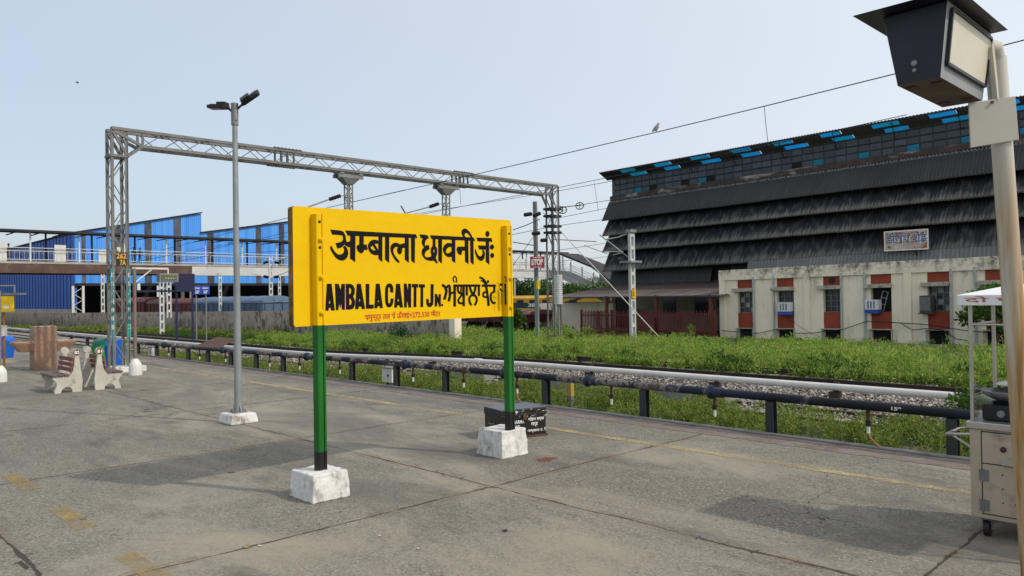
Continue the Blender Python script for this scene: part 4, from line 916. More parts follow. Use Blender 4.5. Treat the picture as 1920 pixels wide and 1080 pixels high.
m_post = mat('grey black channel', (.030, .031, .033), .5, .1, .2, 4, .1, 30, dirt=(.10, .07, .05), dscale=5, damt=.4)
def pipez(a): return .525 + .35 * gz(a - 4)
root = thing('hydrant_pipe', 'long flaking dark blue water pipe along the platform edge on short posts', 'water pipe', -10, 10.09)
def pline(a0, a1, n, zf, step=1.0):
    k = max(1, int(abs(a1 - a0) / step)); return [(a0 + (a1 - a0)*i/k, n, zf(a0 + (a1 - a0)*i/k)) for i in range(k + 1)]
MB().tube(pline(4, -70, 10.09, pipez, 1.5), .060, 16).build('pipe', m_pipe, root)
for i, a in enumerate([-.6, -2.95, -5.25, -7.42, -9.59, -12.46, -14.2, -16.02, -17.7, -19.48, -21.1, -22.8, -24.5, -26.11, -27.44, -29.04, -31, -33, -35.2, -37.5, -40, -43, -46]):
    mb = MB(); z = pipez(a) - .069; mb.box(a - .06, a + .06, 10.035, 10.046, -.32, z).box(a - .006, a + .006, 10.0461, 10.1339, -.32, z).box(a - .06, a + .06, 10.134, 10.145, -.32, z).box(a - .06, a + .06, 10.03, 10.15, z, z + .008)
    mb.build('support_post', m_post, root)
flg = [-6.2, -8.6, -10.7, -13.9, -18.2, -23.4, -28.3]
for a in flg:
    z = pipez(a); mb = MB(); mb.cyl((a - .02, 10.09, z), (a - .001, 10.09, z), .105, n=18).cyl((a + .001, 10.09, z), (a + .02, 10.09, z), .105, n=18).cyl((a + .02, 10.09, z), (a + .2, 10.09, z), .075, n=16)
    for k in range(6): an = k*1.047; mb.cyl((a - .035, 10.09 + .088*math.cos(an), z + .088*math.sin(an)), (a + .035, 10.09 + .088*math.cos(an), z + .088*math.sin(an)), .011, n=6)
    mb.build('flange', m_pblue, root)
m_hose = mat('orange hose', (.26, .13, .04), .6, 0, .2, 6, 0)
for i, a in enumerate([-3.93, -6.15, -8.1, -10.35, -11.9, -13.6, -16.6, -18.6, -20.3, -23.2, -25.2, -27.9]):
    z = pipez(a); mb = MB(); y = 10.10
    mb.cyl((a, y, z - .05), (a, y, z - .19), .024, n=10); v_ = mb.build('valve', m_rust, root)
    mb = MB(); mb.cyl((a, y, z - .19), (a, y, z - .26), .034, n=10).bar((a, y - .05, z - .225), (a, y + .05, z - .225), .02, .02); mb.build('valve_body', m_dark, v_)
    mb = MB(); mb.cyl((a, y, z - .26), (a, y, z - .36), .022, n=10); mb.build('nozzle', m_white, v_)
    if i in (0, 3, 8): MB().tube([(a, y, z - .34), (a + .03, y - .03, z - .40), (a + .11, y - .07, z - .46), (a + .20, y - .10, z - .525 + .015)], .014).build('hose', m_hose, v_)
text('159', 'pipe_number', root, m_wlet, (-3.62, 10.09 - .0615, pipez(-3.6) - .02), (1, 0, 0), (0, 0, 1), .12, .045, .03)
MB().tube(pline(6, -70, 10.015, lambda a: .012, 3), .030, 10).build('edge_hose', m_galvd, None, at=(-10, 10.02, 0)); tag(bpy.data.objects['edge_hose'], 'thin grey pipe lying along the platform edge under the posts', 'hose')

# white water main beyond
def wz(a): return .015 + 1.1 * gz(a - 2)
root = thing('white_pipe', 'long white plastic water main raised on stubs over the ballast', 'water pipe', -10, 15.8, GZ)
MB().tube(pline(6, -90, 15.8, wz, 1.5), .072, 16).build('pipe', m_white, root)
for a in (-17.9, -27.3, -37, -44): MB().cyl((a - .14, 15.8, wz(a)), (a + .14, 15.8, wz(a)), .095, n=16).build('coupling', m_white, root, bevel=.01)
for a in (-3.0, -6.8, -9.6, -13.4, -16.6, -20.2, -22.9, -26, -30, -35): MB().box(a - .10, a + .10, 15.7, 15.9, GZ + gz(a), wz(a) - .10).box(a - .05, a + .05, 15.86, 15.92, wz(a) - .11, wz(a) + .10).build('pipe_stub', m_rail, root)

# concrete slabs lying by the track
m_slab = mat('weathered slab', (.22, .22, .215), .85, 0, .2, 4, .3, 30, dirt=(.09, .08, .07), dscale=4, damt=.42)
for i, (a, n, l, r_) in enumerate([(-9.3, 13.75, 2.6, .02), (-12.4, 13.9, 2.4, -.02), (-16.3, 13.9, 2.0, .03)]):
    tag(MB().box(a - l/2, a + l/2, n - .22, n + .22, GZ + .02, GZ + .30).build('concrete_slab', m_slab, at=(a, n, GZ), bevel=.02), ['weathered grey concrete beam behind the pipe nearest the trunk', 'weathered grey concrete beam behind the right green post', 'weathered grey concrete beam behind the sign board middle'][i], 'concrete beam', 'concrete beams beside the track')
# rusty sheet over the pipes
c = pn(390, 645, 13.4); tag(MB().add([(c.x - 1.3, 13.2, c.z - .18), (c.x + 1.3, 13.2, c.z - .16), (c.x + 1.1, 14.2, c.z + .22), (c.x - .9, 14.2, c.z + .25)], [(0, 1, 2, 3)]).build('rusty_sheet', m_rust, at=(c.x, 13.4, GZ), solid=.02), 'rusty brown metal sheet leaning over the pipes', 'metal sheet')

# junction boxes
for (u, v0, v1, lab, sz) in ((733, 690, 716, 'pale grey junction box on legs under the dark pipe near the sign', .20), (287, 651, 668, 'small white junction box under the dark pipe at far left', .22)):
    t_ = pn(u, v0, 10.45); b_ = pn(u, v1, 10.45); a = t_.x
    root = thing('junction_box', lab, 'junction box', a, 10.45, GZ, 'junction boxes under the pipe')
    bx = MB().box(a - sz, a + sz, 10.33, 10.57, b_.z, t_.z).build('box', m_white, root, bevel=.008)
    MB().box(a - sz - .02, a + sz + .02, 10.31, 10.59, t_.z, t_.z + .025).build('box_lid', m_galvd, root)
    for s_ in (-.7, .7): MB().box(a + s_*sz - .02, a + s_*sz + .02, 10.43, 10.47, GZ + gz(a), b_.z).build('leg', m_rail, root)
    mb = MB(); mb.cyl((a + .06, 10.3295, (t_.z + b_.z)/2), (a + .06, 10.315, (t_.z + b_.z)/2), .03, n=12); mb.build('dial', m_pblue, bx)
# yellow marker stub beyond pipe
c = pn(1070, 740, 11.3); root = thing('marker_post', 'short yellow and black marker post behind the dark pipe', 'marker post', c.x, 11.3, GZ)
mb = MB(); mb.box(c.x - .045, c.x + .045, 11.26, 11.34, GZ, c.z + .25); mb.m = 1; mb.box(c.x - .05, c.x + .05, 11.255, 11.345, c.z - .02, c.z + .22); mb.build('stub', [m_galvd, mat('faded yellow stub', (.36, .25, .05), .7)], root)

# ================================================================ rails
def rail_prof(n, z): return [(n - .07, z - .15), (n + .07, z - .15), (n + .07, z - .135), (n + .012, z - .115), (n + .012, z - .04), (n + .034, z - .03), (n + .034, z), (n - .034, z), (n - .034, z - .03), (n - .012, z - .04), (n - .012, z - .115), (n - .07, z - .135)]
def rail(n, z, root, a0=8, a1=-300):
    mb = MB(); As = [a for a in (8, 0, -10, -17, -20, -22, -24, -26, -28, -30, -32, -40, -60, -120, -300)]; pr = rail_prof(n, z); k = len(pr)
    V = [(a, p[0], p[1] + gz(a)) for a in As for p in pr]
    mb.add(V, [(i*k + j, i*k + (j+1) % k, (i+1)*k + (j+1) % k, (i+1)*k + j) for i in range(len(As)-1) for j in range(k)]); mb.build('rail', m_rail, root)
root = thing('railway_track', 'railway track with dark rails on pale ballast beyond the white pipe', 'railway track', -10, 18.75, GZ)
rail(17.9, -.07, root); rail(19.58, -.07, root)
m_slp = mat('concrete sleeper', (.20, .19, .17), .9, 0, .15, 4, .2, 30)
sl0 = None
for i in range(62):
    a = 3 - i * .65
    if sl0 is None: sl0 = MB().box(a - .12, a + .12, 17.35, 20.1, -.33, -.222).build('sleeper', m_slp, root, bevel=.01); a_s = a
    else:
        o = sl0.copy(); col.objects.link(o); o.parent = root; o.location = (a - a_s, 0, gz(a))
root = thing('disused_rail', 'single rusty rail lying in weeds just behind the dark pipe', 'rail', -10, 14.1, GZ)
rail(14.1, -.20, root)
# ================================================================ lattice portal over the tracks
m_lat = mat('pale galvanised angle', (.165, .165, .155), .65, .1, .2, 3, .1, 20, dirt=(.16, .14, .11), dscale=3, damt=.42)
m_latd = mat('dark steel angle', (.085, .085, .08), .6, .2, .2, 3, .1, 20)
m_teal = mat('teal band paint', (.05, .30, .30), .55, 0, .1, 4, .02)
PA = -23.6
root = thing('lattice_portal', 'steel lattice portal spanning the tracks between two lattice columns', 'portal', PA, 7.2)
def column(a, n, w, z0, z1, name, m, d=.75, rev=False):
    mb = MB(); h = w/2; t = .075
    for i in (-1, 1):
        for j in (-1, 1):
            mb.bar((a + i*h, n + j*h, z0), (a + i*h, n + j*h, z1), t, .014, (0, 1, 0)); mb.bar((a + i*h, n + j*h - j*t/2, z0), (a + i*h, n + j*h - j*t/2, z1), .014, t, (0, 1, 0))
    z = z0 + .2; k = 0
    while z < z1 - .25:
        zz = min(z + d, z1 - .1); s_ = 1 if k % 2 else -1
        for j in (-1, 1):
            mb.bar((a - s_*h, n + j*h, z), (a + s_*h, n + j*h, zz), .03, .012, (0, 1, 0)); mb.bar((a + j*h, n - s_*h, z), (a + j*h, n + s_*h, zz), .012, .03, (0, 1, 0))
        z = zz; k += 1
    return mb.build(name, m, root)
cn = 7.16; zT = 6.95; h = .22
c1 = column(PA, cn, .44, 0, zT, 'column', m_lat)
cR = 25.42; c2 = column(PA, cR, .40, GZ - .2, 6.92, 'column', m_lat)
mb = MB(); zt, zl, n0, n1 = 6.93, 6.50, cn + .02, cR + .12
sl_ = -.0015
for i in (-1, 1):
    mb.bar((PA + i*h, n0 - .22, zt), (PA + i*h, n1, zt), .085, .085); mb.bar((PA + i*h, n0 + .62, zl), (PA + i*h, n1 - .55, zl), .085, .085)
    mb.bar((PA + i*h, n0 + .62, zl), (PA + i*h, n0 + .2, zl - .34), .07, .07); mb.bar((PA + i*h, n0 + .62, zl), (PA + i*h, n0 - .15, zt - .08), .08, .08); mb.bar((PA + i*h, n0 - .18, zt - .1), (PA + i*h, n0 + .2, zl - .34), .07, .07)
    mb.bar((PA + i*h, n1 - .55, zl), (PA + i*h, n1 - .30, zl - .4), .07, .07); mb.bar((PA + i*h, n1 - .55, zl), (PA + i*h, n1, zt), .06, .06)
    mb.bar((PA + i*h, n0 + .62, zl), (PA + i*h, n0 + .62, zt), .06, .06)
chords = mb.build('beam', m_lat, root)
mb = MB(); y = n0 + .62; k = 0
while y < n1 - .6:
    yy = min(y + .60, n1 - .5)
    for i in (-1, 1):
        a0, b0 = (zl, zt) if (k + (i > 0)) % 2 else (zt, zl); mb.bar((PA + i*h, y, a0), (PA + i*h, yy, b0), .010, .022)
    for zz in (zl, zt):
        s_ = 1 if k % 2 else -1; mb.bar((PA - s_*h, y, zz), (PA + s_*h, yy, zz), .028, .012)
    y = yy; k += 1
mb.build('beam_lacing', m_latd, chords)
for yj in (pa(533, 285, PA).y, pa(862, 330, PA).y):
    mb = MB()
    for y in (yj - .22, yj, yj + .22):
        for i in (-1, 1): mb.bar((PA + i*(h + .01), y, zl), (PA + i*(h + .01), y, zt), .05, .05)
    for i in (-1, 1):
        for zz in (zl - .05, zt + .05):
            mb.box(PA + i*h - .06, PA + i*h + .06, yj - .5, yj + .5, zz - .012, zz + .012)
            for k in range(8): mb.cyl((PA + i*h, yj - .45 + k*.13, zz - .03), (PA + i*h, yj - .45 + k*.13, zz + .04), .02, n=6)
    mb.build('splice', m_latd, chords)
mb = MB()   # ring frame on top of left column
for zz in (zl - .34,):
    for i in (-1, 1): mb.bar((PA + i*h, cn - .24, zz), (PA + i*h, cn + .24, zz), .07, .07); mb.bar((PA - .24, cn + i*h, zz), (PA + .24, cn + i*h, zz), .07, .07)
mb.build('column_collar', m_lat, c1)
_tt, _tb = pa(222, 504, PA).z, pa(222, 634, PA).z
mb = MB()
for i, j in ((1, 1), (1, -1)): mb.bar((PA + i*h + .012, cn + j*h, _tb), (PA + i*h + .012, cn + j*h, _tt), .012, .082, (0, 1, 0))
tb = mb.build('teal_band', m_teal, c1)
for j in (1, -1):
    for k, ch in enumerate('ES/4001' if j < 0 else 'ES/4002'):
        text(ch, 'column_lettering', c1, m_wlet, (PA + h + .0255, cn + j*h - .028, _tt - .25 - k*.245), (0, 1, 0), (0, 0, 1), .056, .13, .02)
q0, q1 = pa(217, 473, PA + .24), pa(238, 499, PA + .24)
m_np = mat('black number plate', (.015, .013, .02), .5, 0, .1, 4, 0); m_nl = mat('yellow number paint', (.65, .36, .01), .5, 0, .1, 9, 0)
MB().box(PA + .24, PA + .25, q0.y, q1.y, q1.z, q0.z).build('number_plate', m_np, c1)
hh = q0.z - q1.z; ww = q1.y - q0.y
text('262', 'plate_number', c1, m_nl, (PA + .2515, q0.y + ww*.06, q1.z + hh*.54), (0, 1, 0), (0, 0, 1), ww*.88, hh*.40, .03); text('7A', 'plate_number', c1, m_nl, (PA + .2515, q0.y + ww*.36, q1.z + hh*.05), (0, 1, 0), (0, 0, 1), ww*.55, hh*.40, .03)
MB().box(PA - .40, PA + .42, cn - .2, cn + .62, 0, .17).build('column_base', m_whitew, root, bevel=.03)
def insul(root, p, q, r=.055, m=m_ins, name='insulator'):
    p, q = Vector(p), Vector(q); mb = MB(); d = q - p; L = d.length; k = max(3, int(L / .06))
    mb.cyl(p, q, r*.5, n=8)
    for i in range(k): c_ = p + d * ((i + .5) / k); u_ = d.normalized(); mb.cyl(c_ - u_*.014, c_ + u_*.014, r, r*.75, n=12)
    return mb.build(name, m, root)
def droparm(u, v):
    c = pa(u, v, PA); mb = MB(); y = c.y
    for i in (-1, 1): mb.box(PA + i*.16 - .05, PA + i*.16 + .05, y - .5, y + .5, zl - .24, zl - .12)
    for s_ in (-.38, .38): mb.box(PA - .24, PA + .24, y + s_ - .07, y + s_ + .07, zl - .12, zl - .04)
    mb.frustum((PA - .13, PA + .13, y - .13, y + .13), (PA - .2, PA + .2, y - .36, y + .36), zl - .46, zl - .24)
    hd = mb.build('drop_arm', m_galvd, root)
    mb.m = 0
    mb = MB(); w = .10; zb = zl - 2.9
    for i in (-1, 1):
        for j in (-1, 1): mb.bar((PA + i*w, y + j*w, zb), (PA + i*w, y + j*w, zl - .46), .04, .04)
    z = zb; k = 0
    while z < zl - .5:
        s_ = 1 if k % 2 else -1
        for j in (-1, 1): mb.bar((PA - s_*w, y + j*w, z), (PA + s_*w, y + j*w, z + .22), .016, .012); mb.bar((PA + j*w, y - s_*w, z), (PA + j*w, y + s_*w, z + .22), .012, .016)
        if k % 3 == 0:
            for i in (-1, 1): mb.bar((PA - w, y + i*w, z), (PA + w, y + i*w, z), .03, .03); mb.bar((PA + i*w, y - w, z), (PA + i*w, y + w, z), .03, .03)
        z += .22; k += 1
    mb.build('drop_arm_mast', m_galvd, hd); return y, hd
yA, hA = droparm(653, 330); yB, hB = droparm(836, 352)
for (y_, h_, up_, uq, ur, tail) in ((yA, hA, (638, 367), (617, 374), (583, 386), None), (yB, hB, (822, 382), (805, 388), (760, 400), (752, 386))):
    p, q, r_ = (pa(*k, PA) for k in (up_, uq, ur)); insul(h_, p, q, .075)
    mb = MB(); mb.cyl((PA, y_ - .1, p.z + .02), p, .018, n=6); r2 = q + (r_ - q) * (2.2 if tail is None else 1.0); mb.cyl(q, r2, .024, n=8)
    if tail: mb.cyl(r_, pa(*tail, PA), .03, n=8)
    mb.build('cantilever_tube', m_galvd, h_)
# right column fittings
z_ = lambda v: pa(1030, v, PA).z
mb = MB()
for v in (392, 405, 424, 436): zz = z_(v); mb.box(PA - .25, PA + .25, cR - .34, cR + .34, zz - .05, zz + .05)
mb.each('cross_arm', m_dark, c2)
for (p, q) in (((1012, 400), (1000, 405)), ((1011, 437), (998, 438)), ((1024, 450), (1014, 451)), ((996, 401), (983, 403))): insul(c2, pa(*p, PA), pa(*q, PA), .09)
for (u, v) in ((1047, 393), (1055, 394), (1087, 386)):
    c = pa(u, v, PA); mb = MB(); pts = [(c.x + .16*math.cos(t), c.y + .10*math.cos(t), c.z + .16*math.sin(t)) for t in [k*math.pi/8 for k in range(17)]]; mb.tube(pts, .022, 6)
    for k in (0, 4, 8, 12): mb.bar((c.x, c.y, c.z), pts[k], .02, .02)
    mb.build('pulley_wheel', m_pblue if u < 1080 else m_dark, c2)
mb = MB(); mb.cyl(pa(1033, 392, PA), pa(1090, 384, PA), .02, n=6); mb.build('pulley_strut', m_dark, c2)
# balance weight
m_mastw = mat('silver mast paint', (.52, .54, .53), .5, .1, .1, 3, .05, 20, dirt=(.30, .28, .25), dscale=3, damt=.4)
PW = PA + .40; t0, t1 = pa(1046, 515, PW), pa(1046, 570, PW)
mb = MB()
nW = 14
for k in range(nW): z0 = t1.z + (t0.z - t1.z)*k/nW; mb.cyl((PW, t0.y, z0), (PW, t0.y, z0 + (t0.z - t1.z)/nW*.86), .195, n=18)
mb.cyl((PW, t0.y, t0.z - .05), (PW, t0.y, 6.6), .012, n=6); mb.build('balance_weight', m_mastw, c2)
mb = MB(); mb.bar((PW, t0.y, GZ - .2), (PW, t0.y, t1.z), .06, .06); mb.build('weight_guide', m_galvd, c2)

# ================================================================ masts
def ladder_mast(label, u, vb, vt, Y, w=.30, m=None, cat='mast', zb=None):
    b = pd(u, vb, Y); t = pd(u, vt, Y); root = thing('overhead_line_mast', label, cat, b.x, b.y, b.z, 'overhead line masts')
    mb = MB(); a, n = b.x, b.y; h = w/2
    for j in (-1, 1): mb.box(a - .07, a + .07, n + j*h - w*.17, n + j*h + w*.17, b.z - .3, t.z)
    z = b.z + .1
    while z < t.z - .1: mb.box(a - .065, a + .065, n - h + w*.171, n + h - w*.171, z, z + .18); z += .62
    mb.build('mast', m or m_white, root); return root, a, n, t.z
root, a, n, zt_ = ladder_mast('silver ladder pattern mast with brackets in front of the diesel shed', 1187, 641, 432, 37, .27, m_mastw)
P = lambda u, v: pd(u, v, 37) + Vector((-.05, 0, 0))
mb = MB(); q = P(1186, 490); mb.box(a - .35, a + .35, n - .5, n + .35, q.z - .07, q.z + .02); mb.box(a - .14, a + .14, n - .22, n + .22, zt_ - .1, zt_ + .04); mb.build('bracket_arm', m_galv, root)
mb = MB(); mb.tube([P(1184, 436), P(1160, 445), P(1136, 449)], .035, 8); mb.tube([P(1184, 486), P(1126, 440)], .03, 8); mb.tube([P(1134, 472), P(1170, 472)], .03, 8); mb.tube([P(1150, 478), P(1170, 474)], .02, 8); mb.build('cantilever_tube', m_galv, root)
insul(root, P(1186, 436), P(1176, 438), .08); insul(root, P(1168, 488), P(1160, 484), .09)
q = P(1188, 551); text('E', 'mast_number', root, m_letter, (a + .14, n - .12, q.z - .1), (0, 1, 0), (0, 0, 1), .12, .2); 
mb = MB(); mb.box(a + .10, a + .135, n - .17, n + .12, q.z - .2, q.z + .2); mb.build('number_plate', m_nl, root)
# stop mast
b = pz(1008, 646, GZ - .15); t = pd(1003, 378, 37)
b = pd(1008, 645, 37)
root = thing('signal_mast', 'slim steel mast carrying a red board that reads STOP', 'mast', b.x, b.y, b.z)
a, n = b.x, b.y; lean = Vector(((t - b).x, (t - b).y, 0))
mb = MB(); mb.m = 0; zs = pd(1006, 520, 37).z
mid = b + (t - b) * ((zs - b.z) / (t.z - b.z)); mb.bar(b - Vector((0, 0, .4)), mid, .20, .11, (0, 1, 0)); mb.m = 1; mb.bar(mid, t, .20, .11, (0, 1, 0)); mb.build('mast', [mat('green grey mast paint', (.20, .25, .22), .5, .1, .15), m_galvd], root)
s0, s1 = pd(994, 481, 36.7), pd(1021, 503, 36.7)
# the board faces the camera side (-a, -n diagonal): build along the image horizontal
hx = fr(Vector((1, 0, 0))); hy = fr(Vector((0, 1, 0)))
c0 = pd(994, 503, 36.75); Wd_ = 27 * 36.75 / FPX; Ht_ = 22 * 36.75 / FPX
mb = MB(); V = [c0, c0 + hx*Wd_, c0 + hx*Wd_ + Vector((0, 0, Ht_)), c0 + Vector((0, 0, Ht_))]
mb.add(V + [p + hy*.03 for p in V], [(0, 1, 2, 3), (7, 6, 5, 4), (0, 4, 5, 1), (1, 5, 6, 2), (2, 6, 7, 3), (3, 7, 4, 0)])
sb_ = mb.build('stop_board', mat('red board', (.42, .03, .035), .5, 0, .1, 4, 0), root)
text('STOP', 'stop_lettering', sb_, m_wlet, c0 + hx*(Wd_*.10) + Vector((0, 0, Ht_*.24)) - hy*.004, hx, (0, 0, 1), Wd_*.80, Ht_*.56, .06)
mb = MB(); e = c0 - hy*.004
for z in (.06, .88): mb.add([e + hx*(Wd_*.2) + Vector((0, 0, Ht_*z)), e + hx*(Wd_*.8) + Vector((0, 0, Ht_*z)), e + hx*(Wd_*.8) + Vector((0, 0, Ht_*(z + .05))), e + hx*(Wd_*.2) + Vector((0, 0, Ht_*(z + .05)))], [(0, 1, 2, 3)])
mb.build('small_print', m_wlet, sb_)
q = pd(1009, 534, 36.8); MB().box(q.x - .06, q.x + .06, q.y - .08, q.y + .08, q.z - .2, q.z + .2).build('yellow_tag', m_yb, root)
# pale masts far left and behind the board
for (lab, u, vb, vt, Y, w, m) in (('white ladder pattern mast left of the lattice column behind the wall', 193, 587, 514, 70, .22, m_mastw), ('broad white ladder mast above the wall, left of the pair by the notice board', 304, 640, 516, 56, .24, m_mastw), ('broad white ladder mast above the wall, right of the pair by the notice board', 317, 588, 526, 58, .25, m_mastw),
        ('slim white mast rising in front of the blue shed behind the lamp post', 413, 585, 515, 74, .22, m_mastw), ('tall white mast with dark insulators beside the sign board left edge', 508, 556, 480, 80, .30, m_mastw), ('short white mast just left of the sign board in front of dark openings', 524, 554, 516, 82, .22, m_mastw), ('small white mast under the sign board near its right post', 929, 622, 596, 52, .2, m_white)):
    root, a, n, z1 = ladder_mast(lab, u, vb, vt, Y, w, m)
    if u == 508:
        mb = MB(); k = lambda x, y: pd(x, y, Y); mb.tube([k(505, 490), k(478, 500)], .05); mb.tube([k(511, 490), k(540, 482)], .05); mb.tube([k(504, 521), k(470, 512)], .05); mb.tube([k(512, 520), k(542, 508)], .05); mb.build('cantilever_tube', m_mastw, root)
        for p, q in (((503, 491), (494, 493)), ((515, 492), (524, 493)), ((503, 520), (494, 518)), ((514, 520), (523, 518))): insul(root, k(*p), k(*q), .16)

# ================================================================ wires
def sag(p, q, s, k=14): return [p + (q - p)*(i/k) - Vector((0, 0, s*4*(i/k)*(1 - i/k))) for i in range(k + 1)]
def cable(label, pts, r=.011):
    o = MB().tube(pts, r, 6).build('overhead_cable', m_wire, at=tuple(pts[0])); return tag(o, label, 'cable', 'overhead cables')
cable('long catenary wire with a pigeon on it crossing the open sky', [pn(2300, -30, 18.8), pn(1920, 75, 18.8), pn(1680, 138, 18.8), pn(1430, 200, 18.8), pn(1230, 248, 18.8), pn(900, 325, 18.8), pn(620, 388, 18.8), pn(478, 424, 18.8), pn(300, 470, 18.8)], .013)
cable('contact wire strung just below the portal beam toward the dark shed', [pn(1700, 215, 25.6), pn(1440, 272, 25.6), pn(1140, 333, 25.6), pn(1030, 355, 25.6), pn(740, 412, 25.6)], .012)
cable('thin wire running beneath the contact wire toward the shed', [pn(1440, 290, 25.6), pn(1140, 341, 25.6), pn(1030, 361, 25.6), pn(740, 407, 25.6)], .011)
cable('thin vertical dropper hanging from the catenary wire under the pigeon side', [pn(1433, 199, 18.8), pn(1436, 235, 18.8), pn(1441, 274, 18.8)], .008)
cable('thin vertical dropper between two wires right of the portal', [pn(1114, 343, 25.6), pn(1122, 395, 25.6)], .008)
cable('thin vertical dropper left of the right drop arm', [pa(862, 352, PA), pa(864, 383, PA)], .008)
W1 = lambda *ps, y=37: [pd(u, v, yy) for u, v, yy in ps]
cable('wire from the portal column past pulleys to the shed top', W1((1040, 390, 36), (1090, 384, 37), (1200, 366, 44)), .014)
cable('wire from the portal column sloping up to the shed at mid height', W1((1040, 410, 36), (1125, 393, 40), (1200, 376, 46)), .012)
cable('nearly level wire from the portal column with a dark joint', W1((960, 440, 33), (1040, 424, 36), (1090, 417, 38), (1150, 409, 44)), .012)
cable('level tube like wire reaching right from the portal column', W1((1036, 449, 36), (1060, 450, 36.4), (1118, 453, 37)), .02)
cable('thin wire falling gently right of the STOP board', W1((1040, 470, 36), (1090, 463, 40), (1140, 455, 46)), .011)
cable('thin low wire between the portal column and the far steps', W1((1040, 490, 36), (1090, 487, 42), (1140, 481, 50)), .011)
cable('diagonal wire from the silver mast back toward the portal column', W1((1095, 460, 37), (1160, 484, 37)), .014)
cable('thin diagonal wire rising left behind the STOP mast', W1((962, 498, 36), (1003, 440, 36.4)), .012)
cable('wire from the left of the board up to the right drop arm', W1((480, 424, 60), (620, 388, 36), (760, 356, 31)), .012)
cable('wire dipping behind the blue shed left of the sign board', W1((380, 470, 70), (470, 452, 70), (560, 430, 70)), .02)
cable('faint wire crossing the blue shed above the bridge railing', W1((250, 492, 70), (400, 462, 72), (545, 442, 74)), .02)
cable('faint lower wire crossing the blue shed by the bridge railing', W1((250, 505, 70), (400, 478, 72), (545, 470, 74)), .02)
q0, q1 = pd(1018, 398, 36.4), pz(1248, 645, GZ)
tag(MB().tube([q0, q1], .022, 8).build('stay_wire', m_mastw, at=tuple(q1)), 'steel stay wire slanting from the portal down into the grass', 'stay wire')
for (u, v, y, lab) in ((1033, 404, 36, 'short dark strut wire left of the portal column'),):
    cable(lab, W1((962, 431, 34.5), (985, 423, 35), (1012, 411, 36)), .02)
cable('dark horizontal tube from board edge to STOP mast', W1((962, 454, 34.6), (1000, 460, 36)), .022)

# ================================================================ birds
m_pig = mat('pigeon grey', (.19, .20, .23), .7, 0, .25, 14, .1, 40)
def skin_body(name, pts, edges, rad, m, root=None, at=None, sub=2, rot=None):
    me = bpy.data.meshes.new(name); me.from_pydata([tuple(p) for p in pts], edges, []); me.materials.append(m)
    o = bpy.data.objects.new(name, me); col.objects.link(o)
    sk = o.modifiers.new('skin', 'SKIN'); 
    for i, r_ in enumerate(rad): me.skin_vertices[0].data[i].radius = (r_, r_) if not isinstance(r_, tuple) else r_
    me.skin_vertices[0].data[0].use_root = True; sk.use_smooth_shade = True
    sb = o.modifiers.new('sub', 'SUBSURF'); sb.levels = sb.render_levels = sub
    return o
w_ = pn(1230, 247.6, 18.8)
pg = skin_body('pigeon', [(0, 0, .10), (.04, .005, .15), (.075, .01, .205), (.085, .012, .245), (.115, .015, .245), (.135, .015, .238), (-.06, -.005, .055), (-.13, -.01, -.01), (.01, .025, .03), (.012, .026, 0), (.01, -.025, .03), (.012, -.026, 0)],
    [(0, 1), (1, 2), (2, 3), (3, 4), (4, 5), (0, 6), (6, 7), (0, 8), (8, 9), (0, 10), (10, 11)], [.068, .066, .042, .036, .014, .006, .045, .018, .014, .008, .014, .008], m_pig)
pg.location = W(w_.x, w_.y, w_.z + .015); pg.rotation_euler = (0, 0, R(15)); tag(pg, 'grey pigeon perched on the high overhead wire', 'bird')
b_ = pd(145, 155, 90); fb = skin_body('flying_bird', [(0, 0, 0), (.18, 0, .02), (-.2, 0, 0), (.02, .25, .10), (-.08, .55, .02), (.02, -.25, .10), (-.08, -.55, .02)], [(0, 1), (0, 2), (0, 3), (3, 4), (0, 5), (5, 6)], [.07, .045, .03, (.05, .02), (.012, .008), (.05, .02), (.012, .008)], m_dark, sub=1)
fb.location = W(*b_); fb.rotation_euler = (0, R(10), R(20)); tag(fb, 'tiny dark bird flying in the sky at far left', 'bird')
# ================================================================ diesel shed (dark louvred hall)
def sheet(name, p0, e, L, s, m, root, period=.15, amp=.022, edge=0.0, shear=None, nv=2, jag=0.0, skip=None):
    """corrugated sheet: from p0 along unit e for L, falling along s; uv = (metres along, 0..1 down)"""
    p0, e, s = Vector(p0), Vector(e), Vector(s); nrm = e.cross(s).normalized(); k = int(L / period * 6); V = []; UV = []
    o3 = Vector(ORG[root.name]); ps = int(1.1 / period * 6)
    for i in range(k + 1):
        x = L * i / k; w = nrm * (amp * math.sin(2 * math.pi * x / period))
        if jag and i % ps == 0: jj = random.uniform(-jag, jag)
        if not jag: jj = 0
        for j in range(nv):
            t = j / (nv - 1); p = p0 + e*x + s*(t * (1 + jj)) + w
            if shear: p.z += shear[1] * (p.x - shear[0])
            V.append(p - o3); UV.append((x, t))
    F = [(i*nv + j, i*nv + j + 1, (i+1)*nv + j + 1, (i+1)*nv + j) for i in range(k) for j in range(nv - 1) if not (skip and skip(L * (i + .5) / k, (j + .5) / (nv - 1)))]
    me = bpy.data.meshes.new(name); me.from_pydata([tuple(v) for v in V], [], F); me.materials.append(m)
    uv = me.uv_layers.new(name='UVMap')
    for l in me.loops: uv.data[l.index].uv = UV[l.vertex_index]
    me.polygons.foreach_set('use_smooth', [True] * len(F)); me.update()
    o = bpy.data.objects.new(name, me); col.objects.link(o); o.parent = root
    sm = o.modifiers.new('solid', 'SOLIDIFY'); sm.thickness = .012; return o
